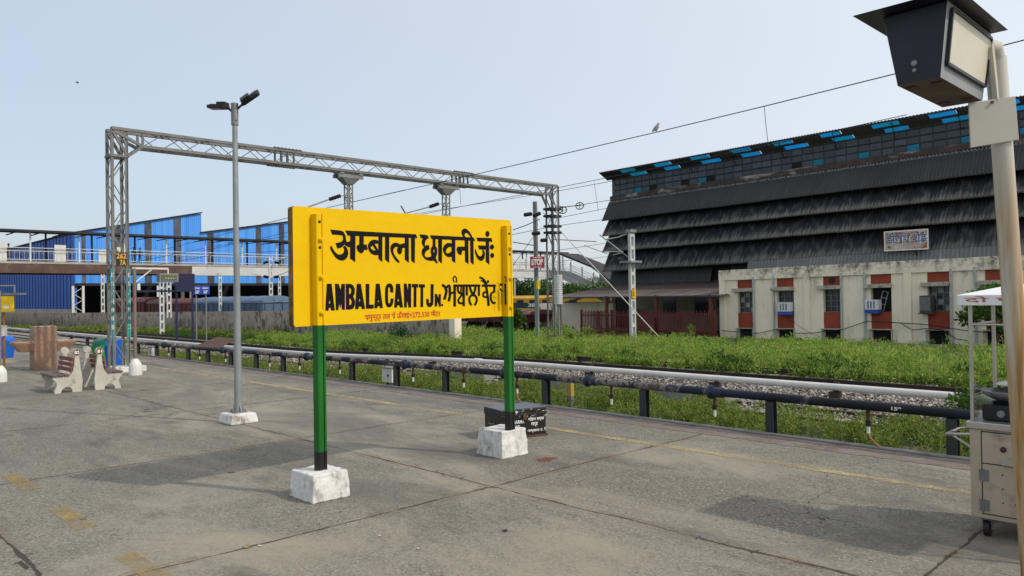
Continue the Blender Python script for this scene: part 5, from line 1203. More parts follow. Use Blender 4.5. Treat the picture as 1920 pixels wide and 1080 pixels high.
def soot_mat(name, c, pale, amt, vee=0.0, topd=0.0):
    t = NT(name); s = t.sep(t.tc.outputs['UV']); x, y = s[0], s[1]
    v1 = t.node('ShaderNodeCombineXYZ'); t.link(t.math('MULTIPLY', x, 1.0), v1.inputs[0]); t.link(t.math('MULTIPLY', y, .35), v1.inputs[1])
    v2 = t.node('ShaderNodeCombineXYZ'); t.link(t.math('ADD', t.math('MULTIPLY', x, 6.0), t.math('MULTIPLY', y, .6)), v2.inputs[0]); t.link(t.math('MULTIPLY', y, .9), v2.inputs[1])
    n1 = t.noise(.8, 5, .6, v1.outputs[0]); n2 = t.noise(1.0, 4, .6, v2.outputs[0]); n3 = t.noise(.35, 3, .5, v1.outputs[0])
    # washed band towards the lower edge, ragged upper limit
    lim = t.math('ADD', y, t.math('MULTIPLY', t.math('SUBTRACT', n2, .5), .9))
    band = t.math('MULTIPLY', t.ramp(lim, .66, .98), amt)
    streak = t.math('MULTIPLY', t.ramp(t.math('ADD', n2, t.math('MULTIPLY', t.math('SUBTRACT', n1, .5), .5)), .56, .80), amt * .55)
    f = t.math('MAXIMUM', band, streak)
    # ragged V shaped run marks, one pair per sheet, and a row of pale dashes along the top lap
    xx = t.math('ADD', x, t.math('MULTIPLY', t.math('SUBTRACT', t.noise(1.4, 4, .6, v1.outputs[0]), .5), .9))
    tri = t.math('DIVIDE', t.math('PINGPONG', xx, .95), .95)
    vm = t.math('SUBTRACT', 1.0, t.math('MULTIPLY', t.math('ABSOLUTE', t.math('SUBTRACT', tri, t.math('SUBTRACT', .95, y))), 4.0), clamp=True)
    vm = t.math('MULTIPLY', t.math('MULTIPLY', vm, t.ramp(n2, .38, .55)), vee)
    f = t.math('MAXIMUM', f, vm)
    lip = t.mapr(y, .985, .93)
    f = t.math('MULTIPLY', f, t.math('MAXIMUM', lip, .35))
    f = t.math('MAXIMUM', f, t.math('MULTIPLY', t.math('MULTIPLY', t.mapr(t.math('ADD', y, t.math('MULTIPLY', n2, .16)), .19, .12), t.ramp(n2, .40, .52)), topd))
    cc = t.mix(f, t.mix(t.ramp(n3, .3, .7), c4(c), c4(tuple(k*1.5 for k in c))), c4(pale))
    cc = t.mix(t.math('MULTIPLY', t.ramp(t.noise(3, 6, .6), .6, .75), .3), cc, (.09, .07, .055, 1))
    t.link(cc, t.b.inputs['Base Color']); t.b.inputs['Roughness'].default_value = .85; return t.mat
m_soot1 = soot_mat('sooty roof sheet upper', (.040, .040, .041), (.36, .36, .34), .10, 0, .9)
m_soot = soot_mat('sooty louvre sheet', (.017, .018, .023), (.24, .23, .205), .9, .38)
m_sootl = soot_mat('pale corrugated sheet', (.13, .132, .13), (.42, .42, .40), .9)
m_vsoot = mat('rusty soffit', (.06, .045, .04), .9, 0, .3, 2, .2, 20, dirt=(.42, .40, .37), dscale=1.1, damt=.47, dstretch=(.35, 1, 1.2))
SH = (-33.6, .0145); aL, aR = -33.6, 6.0; LL = aR - aL
shed = thing('diesel_shed', 'huge dark sooty shed with tiers of corrugated louvres and a glazed top strip', 'building', -14, 44, GZ)
mb = MB(); mb.shear = SH; mb.box(aL + .05, aR, 42.05, 70, GZ, 8.4); mb.box(aL + .05, aR, 42.9, 60, 8.4, 9.6); mb.build('wall', m_inside, shed)
# tiers: (top z, eave z, top n, eave n)
tiers = [(8.46, 7.06, 42.02, 41.15, m_soot1), (7.25, 6.00, 42.0, 41.12, m_soot), (6.18, 4.90, 42.0, 41.12, m_soot), (5.05, 3.58, 42.0, 41.12, m_soot)]
for zt, ze, nt, ne, m in tiers:
    sheet('louvre', (aL, nt, zt), (1, 0, 0), LL, (0, ne - nt, ze - zt), m, shed, .17, .032, shear=SH, nv=3, jag=.012)
sheet('skirt_sheet', (aL + .2, 41.95, 3.70), (1, 0, 0), 7.9, (0, -.35, -1.15), m_soot1, shed, .17, .024, shear=SH, nv=3, jag=.02)
sheet('skirt_sheet', (aL + 9.4, 41.95, 3.72), (1, 0, 0), 7.0, (0, -.30, -1.1), m_soot1, shed, .17, .024, shear=SH, nv=3, jag=.02)
mb = MB(); mb.shear = SH
for z in (7.2, 6.1, 5.0, 3.66, 2.6): mb.box(aL + .1, aR, 42.0, 42.045, z - .08, z + .08)
for k in range(12): a = aL + .3 + k*3.4; mb.box(a - .1, a + .1, 41.99, 42.044, GZ, 8.3)
mb.build('steel_frame', m_rust, shed)
# soffit band, glazed clerestory, overhanging roof
mb = MB(); mb.shear = SH; mb.box(aL + .1, aR, 41.98, 42.40, 8.47, 8.80); mb.build('soffit_band', m_vsoot, shed)
mb = MB(); mb.shear = SH; zb0, zb1 = 8.81, 9.96
cols_ = int(LL / .62)
m_pane = NT('dirty clerestory pane'); g = m_pane.node('ShaderNodeNewGeometry')
cc = m_pane.ramp(g.outputs['Random Per Island'], .2, .9, (.020, .030, .043, 1), (.055, .078, .098, 1)); m_pane.link(m_pane.mix(m_pane.ramp(m_pane.noise(5, 4), .4, .7), cc, (.03, .035, .04, 1)), m_pane.b.inputs['Base Color']); m_pane.b.inputs['Roughness'].default_value = .35; m_pane = m_pane.mat
m_bpl = leafmat('sky blue plastic sheet', (.06, .47, .80), (.08, .55, .90), .6)
mbB = MB(); mbB.shear = SH; mbD = MB(); mbD.shear = SH
for i in range(cols_):
    for j in range(3):
        a0 = aL + .2 + i*.62; z0 = zb0 + j*.38; x = random.random()
        tgt = mb
        if j == 0 and (i % 4) in (3,) and x < .8: tgt = mbB
        elif j == 0 and x < .16: tgt = mbD
        elif x < .012: tgt = mbD
        tgt.box(a0 + .03, a0 + .59, 42.16, 42.17, z0 + .03, z0 + .33)
mb.build('glazing', m_pane, shed); mbD.each('broken_pane', m_inside, shed)
mb2 = MB(); mb2.shear = SH
for i in range(cols_ + 1): a0 = aL + .2 + i*.62; mb2.box(a0 - .022, a0 + .022, 42.14, 42.185, zb0, zb1 - .002)
for j in range(4): mb2.box(aL + .15, aR - .01, 42.137, 42.187, zb0 + j*.38 - .02, zb0 + j*.38 + .02)
mb2.build('glazing_bar', mat('dull blue steel bar', (.035, .045, .055), .7, 0, .3, 3, 0), shed)
mb3 = MB(); mb3.shear = SH; mb3.box(aL + .15, aR - .02, 42.3, 42.32, zb0, zb1); mb3.build('glazing_back', m_inside, shed)
# roof overhang: underside seen, with translucent blue sheets
s0 = Vector((aL - .3, 42.25, 9.99)); dn = Vector((0, -.98, .46))
_panes = []
mbR = MB(); mbR.shear = SH; mbR.add([(aL, 42.3, 10.05), (aR, 42.3, 10.05), (aR, 58, 6.4), (aL, 58, 6.4)], [(0, 1, 2, 3)]); mbR.build('roof', m_soot1, shed, solid=.05)
nrm = Vector((0, -.46, -.98)).normalized()
k = 0; a0 = aL + 1.9
while a0 < aR - 1:
    for (t0, t1, sh) in ((.04, .40, .0), (.56, .94, -.45)):
        p = s0 + dn*t0; q = s0 + dn*t1
        w = random.uniform(1.1, 1.35); v = [Vector((a0 + sh, p.y, p.z)), Vector((a0 + sh + w, p.y, p.z)), Vector((a0 + sh + w, q.y, q.z)), Vector((a0 + sh, q.y, q.z))]
        _panes.append((a0 + sh - s0.x, a0 + sh + w - s0.x, t0, t1))
        if random.random() < .95: mbB.add([x + nrm*.028 for x in v] + [x + nrm*.036 for x in v], [(0, 1, 2, 3), (7, 6, 5, 4), (0, 4, 5, 1), (1, 5, 6, 2), (2, 6, 7, 3), (3, 7, 4, 0)])
    a0 += 2.75
mbB.each('blue_sheet', m_bpl, shed)
sheet('roof_overhang', tuple(s0), (1, 0, 0), LL + .3, tuple(dn), m_soot1, shed, .17, .024, shear=SH, nv=26, skip=lambda x, t: any(x0 < x < x1 and t0 < t < t1 for x0, x1, t0, t1 in _panes))
mb = MB(); mb.shear = SH
for k in range(14): a = aL + .6 + k*3.05; mb.bar((a, 42.1, 9.5), (a + .05, 41.4, 10.33), .04, .04)
for t in (.48, .98): p = s0 + dn*t; mb.bar((aL - .2, p.y, p.z - .06), (aR, p.y, p.z - .06), .05, .07)
mb.each('roof_strut', m_dark, shed)
# hoarding hung on the louvres
D = [pn(*p, 40.75) for p in ((1657, 434), (1740, 429), (1742, 465), (1659, 471))]
sign = thing('hanging_hoarding', 'rusty white hoarding with blue Hindi lettering hung on the shed louvres', 'sign', (D[0].x + D[1].x)/2, 40.8, D[3].z)
m_rs = NT('rusted enamel'); cc = m_rs.mix(m_rs.ramp(m_rs.noise(1.9, 8, .68), .40, .62), (.46, .43, .38, 1), (.27, .105, .035, 1)); cc = m_rs.mix(m_rs.ramp(m_rs.noise(7, 5), .58, .68), cc, (.10, .05, .03, 1)); m_rs.link(cc, m_rs.b.inputs['Base Color']); m_rs.b.inputs['Roughness'].default_value = .8; m_rs = m_rs.mat
x0, x1, zb_, zt_ = D[3].x, D[1].x, D[3].z, D[1].z
hp_ = MB().box(x0, x1, 40.75, 40.80, zb_, zt_).build('panel', m_rs, sign)
mb = MB()
for z in (zb_ + .02, zt_ - .02): mb.box(x0 - .02, x1 + .02, 40.735, 40.749, z - .03, z + .03)
for x in (x0 + .01, x1 - .01): mb.box(x - .03, x + .03, 40.733, 40.7485, zb_ + .05, zt_ - .05)
mb.build('edge_frame', m_white, sign)
MB().box(x0 + .05, x1 - .05, 40.742, 40.749, zb_ + .40*(zt_ - zb_), zb_ + .42*(zt_ - zb_)).box(x0 + .05, x1 - .05, 40.742, 40.749, zb_ + .83*(zt_ - zb_), zb_ + .85*(zt_ - zb_)).build('seam', m_rust, hp_)
text('डीजल शेड', 'hoarding_lettering', hp_, mat('faded blue lettering', (.05, .12, .25), .6, 0, .4, 5, 0), (x0 + .10, 40.746, zb_ + .36*(zt_ - zb_)), (1, 0, 0), (0, 0, 1), (x1 - x0)*.92, (zt_ - zb_)*.56, .02)
text('डीजल शेड', 'hoarding_lettering', hp_, m_wlet, (x0 + .15, 40.747, zb_ + .35*(zt_ - zb_)), (1, 0, 0), (0, 0, 1), (x1 - x0)*.92, (zt_ - zb_)*.54, -.012)
text('DIESEL SHED', 'hoarding_lettering', hp_, mat('faded pale lettering', (.42, .44, .44), .7, 0, .3, 5, 0), (x0 + .3, 40.746, zb_ + .12*(zt_ - zb_)), (1, 0, 0), (0, 0, 1), (x1 - x0)*.75, (zt_ - zb_)*.2, .01)
MB().bar(((x0 + x1)/2 + .35, 40.82, zb_), ((x0 + x1)/2 + .6, 41.2, zb_ - .7), .05, .05).build('strut', m_dark, sign)

# ================================================================ cream office block
m_crm = NT('stained cream plaster'); s_ = m_crm.sep()
dn1 = m_crm.noise(1.2, 7, .62, m_crm.mapping((1.6, 1.6, .35))); dn2 = m_crm.noise(4, 7, .7)
cc = m_crm.mix(m_crm.ramp(m_crm.noise(.7, 4), .3, .7), (.80, .72, .555, 1), (.88, .80, .63, 1))
cc = m_crm.mix(m_crm.math('MULTIPLY', m_crm.ramp(dn1, .56, .72), .4), cc, (.36, .32, .24, 1))
topm = m_crm.mapr(m_crm.math('ADD', s_[2], m_crm.math('MULTIPLY', m_crm.math('SUBTRACT', dn1, .5), 2.4)), 2.85, 3.55)
cc = m_crm.mix(m_crm.math('MULTIPLY', topm, m_crm.ramp(dn2, .40, .58)), cc, (.17, .15, .12, 1))
m_crm.link(cc, m_crm.b.inputs['Base Color']); m_crm.b.inputs['Roughness'].default_value = .9; m_crm.link(m_crm.bump(m_crm.noise(25, 5), .25, .02), m_crm.b.inputs['Normal']); m_crm = m_crm.mat
m_redp = mat('brick red panel paint', (.27, .050, .024), .8, 0, .15, 2, .15, 20, dirt=(.19, .06, .04), dscale=3, damt=.42)
m_lint = mat('dirty lintel', (.42, .39, .31), .9, 0, .2, 5, .3, 20, dirt=(.13, .12, .10), dscale=4, damt=.46)
m_drain = mat('pale drainpipe', (.40, .42, .42), .6, 0, .1, 3, .05)
NF = 34.78; OF = (-19.5, .0115)
off = thing('office_block', 'long single storey cream office block with brick red window panels', 'building', -13, 35, GZ)
fa = lambda x: pn(1340 + x*.302, 560, 34.7).x
wins = [(fa(138), fa(231), 'w'), (fa(382), fa(487), 'c'), (fa(670), fa(780), 'v'), (fa(966), fa(1094), 'o'), (fa(1318), fa(1454), 'a'), (fa(1678), fa(1830), 'w')]
w_l = wins[-1][0]
for k in range(3): w_l += 2.05; wins.append((w_l, w_l + .78, 'w'))
aE0, aE1 = fa(28), wins[-1][1] + 1.2
def mbs(): m = MB(); m.shear = OF; return m
mb = mbs(); xs = [aE0] + [x for w in wins for x in w[:2]] + [aE1]
for i in range(0, len(xs), 2): mb.box(xs[i], xs[i+1], NF, NF + .30, GZ - .3, 2.62)
mb.box(aE0, aE1, NF + .3, 40.5, GZ - .3, 2.9)
wl = mb.build('wall', m_crm, off)
mb = mbs(); mb.box(aE0 - .02, aE1, 34.70, NF + .32, 2.621, 3.14)
for (p0_, p1_) in ((fa(28), fa(62)), (fa(552), fa(590)), (fa(1172), fa(1220)), (fa(1870), fa(1920))): mb.box(p0_, p1_, 34.70, NF - .001, GZ - .3, 2.6205)
mb.build('parapet', m_crm, off, bevel=.012)
for k, (a0, a1, kind) in enumerate(wins):
    mb = mbs(); mb.box(a0, a1, NF + .02, NF + .28, 2.20, 2.6195).box(a0, a1, NF + .02, NF + .28, .24, .985); mb.each('red_panel', m_redp, off)
    if kind == 'v':
        mb = mbs(); c = ((a0 + a1)/2, NF + .018, 2.42); mb.cyl(c, (c[0], c[1] - .015, c[2]), .15, n=22); mb.build('exhaust_hole', m_dark, off)
    mb = mbs(); mb.box(a0 - .22, a1 + .03, NF - .22, NF + .279, 2.03, 2.1995); mb.build('lintel', m_lint, off, bevel=.01)
    mb = mbs(); mb.box(a0, a1, NF + .26, NF + .285, .986, 2.029); bk = mb.build('window', m_inside if kind == 'o' else m_glass, off)
    mb = mbs(); W_ = a1 - a0
    for j in range(4): x = a0 + W_*j/3; mb.box(max(a0, x - .018), min(a1, x + .018), NF + .215, NF + .255, .987, 2.028)
    for z in (1.0, 1.25, 1.5, 1.76, 2.01): mb.box(a0, a1, NF + .22, NF + .25, z - .014, z + .014)
    if kind != 'o': mb.build('window_frame', m_galvd, bk)
    if kind == 'o':
        mb = mbs(); mb.X = Matrix.Translation((a0 + W_*.55, NF + .12, 1.45)) @ Matrix.Rotation(R(14), 4, 'Y')
        for x in (-.11, .11): mb.box(x - .015, x + .015, -.015, .015, -.42, .42)
        for z in (-.42, -.14, .14, .42): mb.box(-.125, .125, -.013, .013, z - .014, z + .014)
        mb.build('open_casement', m_galv, bk)
    if k in (0, 4): 
        mb = mbs()
        for j, (px, pz_) in enumerate(((.04, 1.52), (.36, 1.27), (.70, 1.02), (.36, 1.77))): mb.box(a0 + W_*px + .02, a0 + W_*(px + .30), NF + .2555, NF + .2595, pz_, pz_ + .2)
        mb.each('pale_pane', mat('pale pane', (.30, .32, .30), .5, 0, .2, 3, 0) if k == 0 else bpy.data.materials['pale pane'], bk)
    mb = mbs(); mb.box(a0 - .10, a1 + .03, NF - .10, NF + .27, .195, .239); mb.box(a0 - .10, a0 - .02, NF - .06, NF - .001, GZ, .194).box(a1 - .03, a1 + .03, NF - .06, NF - .001, GZ, .194); mb.build('vent_surround', m_lint, off)
    mb = mbs(); mb.box(a0, a1, NF + .2, NF + .28, GZ - .1, .194); mb.build('vent_opening', m_inside, off)
for x, s0_ in ((240, 0), (365, 0), (785, 0), (930, 0), (1468, 0), (1617, 0), (2020, 0)):
    a = fa(x); mb = mbs(); mb.cyl((a, NF - .07, GZ - .1), (a, NF - .07, 2.75), .05, n=10)
    for z in (.5, 1.5, 2.45): mb.cyl((a, NF - .07, z), (a, NF - .07, z + .07), .062, n=10)
    mb.box(a - .07, a + .07, NF - .13, NF - .005, 2.6, 2.75) if False else None
    mb.build('drainpipe', m_drain, off)
_x0 = pn(1403, 497, 41).x; sheet('pale_sheet', (_x0, 41.0, 3.64), (1, 0, 0), 5.0 - _x0, (0, -.35, -1.2), m_sootl, shed, .19, .045, shear=SH, nv=3, jag=.01)
# window coolers
m_cw = mat('cooler white plastic', (.62, .64, .66), .4, 0, .05, 3, .02); m_cb = mat('cooler blue plastic', (.02, .07, .36), .4, 0, .05, 3, .02)
def cooler(label, x0, x1, y0, y1, depth, white=True):
    a0, a1 = fa(x0), fa(x1); zt = pn(1340 + (x0+x1)/2*.302, 400 + y0*.302, NF - depth).z; zb = pn(1340 + (x0+x1)/2*.302, 400 + y1*.302, NF - depth).z
    if not white: a1 = a0 + (a1 - a0)*.62
    root = thing('window_cooler', label, 'air cooler', (a0 + a1)/2, NF - depth/2, zb, 'window air coolers')
    n0, n1 = NF - depth, NF + .05
    if white:
        z1 = zb + (zt - zb)*.28
        MB().box(a0 - .01, a1 + .01, n0 - .01, n1, zb, z1).build('tank', m_cb, root, bevel=.015); by = MB().box(a0, a1, n0, n1, z1 + .001, zt).build('casing', m_cw, root, bevel=.015)
        mb = MB()
        for k in range(3): x = a0 + (a1 - a0)*(.2 + .23*k); mb.box(x, x + (a1-a0)*.12, n0 - .004, n0 - .001, z1 + .06, zt - .06)
        mb.build('grille', m_galvd, by)
        mb = MB()
        for k in range(3): y = n0 + (n1-n0)*(.15 + .25*k); mb.box(a0 - .004, a0 - .001, y, y + .08, z1 + .06, zt - .06)
        mb.build('side_grille', m_galvd, by)
    else:
        by = MB().box(a0, a1, n0, n1, zb, zt).build('casing', mat('rusty grey cooler', (.065, .062, .058), .6, .2, .25, 3, .1), root, bevel=.01)
        mb = MB()
        for k in range(9): x = a0 + (a1 - a0)*(.06 + .1*k); mb.box(x, x + .03, n0 - .008, n0 - .001, zb + .1, zt - .06)
        mb.build('grille', m_galvd, by); MB().box(a0 - .05, a1 + .05, n0 - .05, n1 - .06, zb - .045, zb - .001).build('shelf', m_rust, root)
cooler('white and blue window cooler at the second office window', 405, 480, 553, 632, .35); cooler('white and blue window cooler under the open casement window', 950, 1030, 537, 622, .42); cooler('grey rusty box cooler at the fifth office window', 1292, 1405, 510, 618, .5, False)
# slack cables along the front
for (pts, lab) in ((((40, 728), (135, 735), (270, 745), (380, 720), (520, 745), (620, 742), (800, 720), (945, 670), (1150, 680), (1310, 690), (1560, 728), (1700, 740)), 'thick black cable looping along the office wall below the windows'),
                   (((1150, 680), (1230, 725), (1310, 715), (1420, 725), (1500, 780), (1570, 790)), 'second slack black cable drooping at the right of the office wall'), (((455, 640), (520, 700), (600, 745), (660, 770)), 'thin black lead hanging from the left cooler')):
    o = MB().tube([pn(1340 + x*.302, 400 + y*.302, NF - .20) for x, y in pts], .018 if 'thick' in lab or 'second' in lab else .008, 6).build('wall_cable', m_black, at=(-14, NF - .2, .2)); tag(o, lab, 'cable')
# low concrete strip in the grass in front
tag(MB().box(-22, 0, 33.25, 33.5, GZ - .1, GZ + .13).build('concrete_kerb', m_slab, at=(-12, 33.4, GZ)), 'low weathered concrete kerb in the grass before the office block', 'kerb')

# ================================================================ verandah and maroon fence
m_mar = mat('maroon paint', (.135, .030, .022), .7, 0, .2, 3, .05, 20, dirt=(.05, .02, .015), dscale=3, damt=.4)
m_vroof = soot_mat('rusty striped roof sheet', (.055, .038, .034), (.17, .165, .17), .9)
ver = thing('verandah', 'dim verandah with rusty lean to roof on maroon posts left of the office block', 'verandah', -26, 37, GZ)
sheet('lean_to_roof', (-32.4, 41.0, 2.62), (1, 0, 0), 12.2, (0, -7.0, -.78), m_vroof, ver, .22, .028, nv=2)
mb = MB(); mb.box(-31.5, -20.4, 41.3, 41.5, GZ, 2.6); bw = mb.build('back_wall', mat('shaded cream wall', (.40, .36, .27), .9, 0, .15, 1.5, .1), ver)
mb = MB()
for a in (-28.3, -25.9, -23.2, -21.1): mb.box(a - .5, a + .5, 41.27, 41.295, .75, 2.2)
mb.each('window', m_glass, bw)
mb = MB(); mb.box(-24.8, -24.2, 41.24, 41.29, 1.1, 1.6); mb.build('board', m_dark, bw)
for a in (-31.2, -27.6, -24.2, -20.9): MB().box(a - .07, a + .07, 34.05, 34.19, GZ - .3, 1.92).build('post', m_mar, ver)
MB().box(-31.6, -20.45, 34.02, 34.20, 1.80, 1.88).build('eave_beam', m_rust, ver)
fen = thing('picket_fence', 'maroon iron picket fence enclosing the verandah', 'fence', -24.8, 33.75, GZ)
mb = MB(); a = -29.2; k = 0
while a < -20.45: zt = 1.02 + .10*(k % 2) + .012*random.random(); mb.box(a - .022, a + .022, 33.74, 33.755, GZ, zt); a += .115; k += 1
mb.build('picket', m_mar, fen)
MB().box(-29.25, -20.45, 33.757, 33.79, .05, .11).box(-29.25, -20.45, 33.757, 33.79, .80, .86).each('rail', m_mar, fen)
for a in (-29.25, -27, -24.8, -22.6, -20.5): MB().box(a - .05, a + .05, 33.79, 33.89, GZ - .2, 1.15).build('post', m_mar, fen)
MB().box(-25.2, -24.0, 33.60, 33.72, GZ, .78).build('gate_panel', mat('dark maroon sheet', (.10, .03, .02), .8, 0, .2, 3, .1), fen)
fr_ = pd(1087, 600, 46); mb = MB(); n = 33.9
while n < 40: mb.box(-29.24, -29.225, n - .022, n + .022, GZ, 1.05); n += .135
mb.build('picket', m_mar, fen)
# painted board glimpsed at the verandah's left
c0, c1 = pn(1131, 556, 39), pn(1142, 580, 39)
root = thing('painted_panel', 'small orange and pale blue painted panel under the verandah roof', 'panel', c0.x, 39, GZ)
mb = MB(); mb.box(c0.x, c1.x, 39, 39.05, c1.z + .35*(c0.z - c1.z)*0, c1.z + .6*(c0.z - c1.z)); mb.m = 1; mb.box(c0.x, c1.x, 39, 39.05, c1.z + .601*(c0.z - c1.z), c0.z); mb.build('panel_face', [mat('orange panel', (.45, .09, .02), .6), mat('pale panel', (.42, .48, .55), .6)], root)
for a in (c0.x + .05, c1.x - .05): MB().box(a - .04, a + .04, 39.06, 39.12, GZ, c0.z).build('leg', m_mar, root)
# cream yard wall left of the fence
w0, w1 = pd(1037, 573, 47.5), pd(1092, 627, 46.5)
e0, e1 = pd(1014, 600, 49.5), pd(1150, 600, 45.5)
root = thing('yard_wall', 'plain cream yard wall between the balance weight and the fence', 'wall', e0.x, e0.y, GZ)
zt = pd(1050, 568.5, 48).z
mb = MB(); mb.prism([(e0.x, e0.y), (e1.x, e1.y + .0), (e1.x, e1.y + .25), (e0.x, e0.y + .25)], 'z', GZ - .4, zt); mb.build('wall', m_crm, root)
# ================================================================ foot over bridge
FA = -87.6
m_fobc = mat('bridge concrete edge', (.36, .34, .30), .85, 0, .2, .6, .1, 6, dirt=(.15, .13, .11), dscale=.9, damt=.42)
m_fobw = mat('pale bridge girder', (.52, .53, .52), .7, 0, .1, .5, .05, 6, dirt=(.25, .22, .19), dscale=.6, damt=.4)
m_fobr = mat('rusty bridge girder', (.095, .058, .045), .8, 0, .3, .7, .1, 6, dirt=(.20, .16, .13), dscale=.7, damt=.42)
m_rail_w = mat('white railing paint', (.58, .60, .60), .5, 0, .1, 2, 0)
m_roofd = mat('dark bridge roof', (.030, .028, .028), .8, 0, .3, 1, .05)
fob = thing('foot_bridge', 'roofed foot over bridge with white railings spanning all the tracks', 'bridge', FA, 50, GZ)
nL, nM, nR = -8.0, 34.4, 97.5
MB().box(FA - 3.2, FA, nL, nR, 5.95, 6.16).build('deck', m_fobc, fob)
MB().box(FA - .3, FA - .05, nL, nM, 5.02, 5.949).build('girder', m_fobr, fob); MB().box(FA - .3, FA - .05, nM + .01, nR, 4.9, 5.949).build('girder', m_fobw, fob)
MB().box(FA - 3.1, FA - 2.9, nL, nR, 4.95, 5.949).build('girder', m_fobr, fob)
mb = MB(); mb.add([(FA - 4.0, nL, 9.25), (FA + .75, nL, 9.05), (FA + .75, nR, 9.05), (FA - 4.0, nR, 9.25), (FA - 4.0, nL, 9.42), (FA + .75, nL, 9.25), (FA + .75, nR, 9.25), (FA - 4.0, nR, 9.42)], [(3, 2, 1, 0), (4, 5, 6, 7), (0, 1, 5, 4), (1, 2, 6, 5), (2, 3, 7, 6), (3, 0, 4, 7)])
y = nL
while y < nR: mb.box(FA - 3.9, FA + .7, y, y + .1, 8.95, 9.04); y += 2.1
mb.build('roof', m_roofd, fob)
mb = MB(); y = nL + .4; k = 0
while y < nR:
    mb.box(FA - .14, FA - .02, y, y + .13, 6.16, 9.05); y += 4.35; k += 1
mb.each('roof_post', m_rail_w, fob)
mb = MB(); y = nL + 2.4
while y < nR: mb.box(FA - 3.15, FA - 3.0, y, y + .16, 6.16, 9.2); y += 4.35
mb.each('roof_post', m_dark, fob)
for aa, nm in ((FA - .06, 1), (FA - 3.1, 2)):
    mb = MB()
    for z in (7.52, 7.20, 6.36): mb.bar((aa, nL, z), (aa, nR, z), .05 if z > 7.4 else .035, .06)
    y = nL
    while y < nR: mb.bar((aa, y, 6.36), (aa, y, 7.2), .022, .022); y += .42
    mb.build('railing', m_rail_w, fob)
mb = MB()
for (u0, u1, vt, vb) in ((-14, 13, 455, 491), (102, 124, 459, 494), (219, 233, 463, 497), (185, 202, 468, 497)):
    p, q = pa(u0, vt, FA - .25), pa(u1, vb, FA - .25); mb.box(FA - .30, FA - .24, p.y, q.y, 6.17, p.z)
for (u0, u1) in ((962, 968), (975, 990), (1002, 1012)): p, q = pa(u0, 487, FA - .25), pa(u1, 487, FA - .25); mb.box(FA - .30, FA - .24, p.y, q.y, 6.3, 7.9)
mb.each('parapet_panel', m_white, fob)
# end trestle columns
for n in (34.4, 62.0, pa(967, 540, FA).y):
    mb = MB()
    for i in (-2.9, -.35): mb.box(FA + i - .15, FA + i + .15, n - .15, n + .15, -.8, 4.9)
    mb.each('pier', m_fobc, fob)
# people on the bridge
m_skin = mat('brown skin', (.17, .09, .06), .6, 0, .1, 9, 0); m_c1 = mat('dark shirt', (.028, .032, .045), .9, 0, .2, 9, 0); m_c2 = mat('dark trousers', (.02, .02, .024), .9, 0, .2, 9, 0); m_hair = mat('black hair', (.008, .007, .007), .6, 0, .1, 9, 0)
def person(label, a, n, z, rz, shirt):
    root = thing('person', label, 'person', a, n, z, 'people on the foot bridge', rot=rz or 1e-4)
    pts = [(0,0,.92),(0,0,1.12),(0,.0,1.38),(0,.01,1.47),(.02,.0,1.53),(.03,0,1.62),(.02,0,1.70),(0,.19,1.38),(.03,.25,1.12),(.15,.23,.95),(.19,.22,.90),(0,-.19,1.38),(-.02,-.25,1.12),(.06,-.26,.90),(.08,-.25,.83),(.0,.09,.88),(.03,.10,.48),(0,.11,.08),(.12,.12,.03),(0,-.09,.88),(-.04,-.10,.48),(-.08,-.11,.08),(.04,-.12,.03)]
    ed = [(0,1),(1,2),(2,3),(3,4),(4,5),(5,6),(2,7),(7,8),(8,9),(9,10),(2,11),(11,12),(12,13),(13,14),(0,15),(15,16),(16,17),(17,18),(0,19),(19,20),(20,21),(21,22)]
    rd = [(.13,.10),(.14,.10),(.16,.10),.055,.06,.085,.06,.06,.045,.035,.025,.06,.045,.035,.025,.09,.065,.045,.03,.09,.065,.045,.03]
    o = skin_body('body', pts, ed, rd, m_c1); o.parent = root
    o.data.materials.clear(); o.data.materials.append(shirt)
    hb = MB().ball((.02, 0, 1.655), .102, (.95, .85, 1.05)); h = hb.build('head', m_skin, root)
    MB().ball((.005, 0, 1.69), .105, (.98, .9, .95)).build('hair', m_hair, root)
    return root
for (u, v, lab, rz, sh) in ((251, 497, 'person in dark clothes standing at the bridge railing, left of the pair', R(10), m_c1), (263, 497, 'person in dark clothes standing at the bridge railing, right of the pair', R(-30), m_c2), (16, 491, 'person in brownish clothes on the bridge at the far left edge', R(70), mat('brown shirt', (.12, .06, .04), .9))):
    p = pa(u, v, FA - 1.0); person(lab, FA - 1.0, p.y, 6.165, rz, sh)
# stairs down to the right
st = thing('bridge_stairs', 'roofed stair flight leading down from the right end of the foot bridge', 'stairs', -80, 96, GZ)
n0, n1 = 95.2, 98.2
aT, aB, zT_, zB_ = FA + .1, -77.2, 6.1, 2.2
mb = MB(); mb.prism([(aT, zT_), (aT, zT_ - 1.0), (aB, zB_ - 1.0), (aB, zB_)], 'y', n0, n0 + .2); mb.prism([(aT, zT_), (aT, zT_ - 1.0), (aB, zB_ - 1.0), (aB, zB_)], 'y', n1, n1 + .2)
for k in range(26): t = k/26; a = aT + (aB - aT)*t; z = zT_ + (zB_ - zT_)*t; mb.box(a, a + .42, n0 + .2, n1, z - .3, z - .05)
mb.build('flight', m_fobw, st)
mb = MB(); 
for nn in (n0, n1 + .15):
    for dz in (1.15, .75, .35): mb.bar((aT, nn, zT_ + dz), (aB, nn, zB_ + dz), .05, .05)
    for k in range(24): t = k/24; a = aT + (aB - aT)*t; mb.bar((a, nn, zT_ + (zB_ - zT_)*t), (a, nn, zT_ + (zB_ - zT_)*t + 1.15), .03, .03)
mb.build('railing', m_rail_w, st)
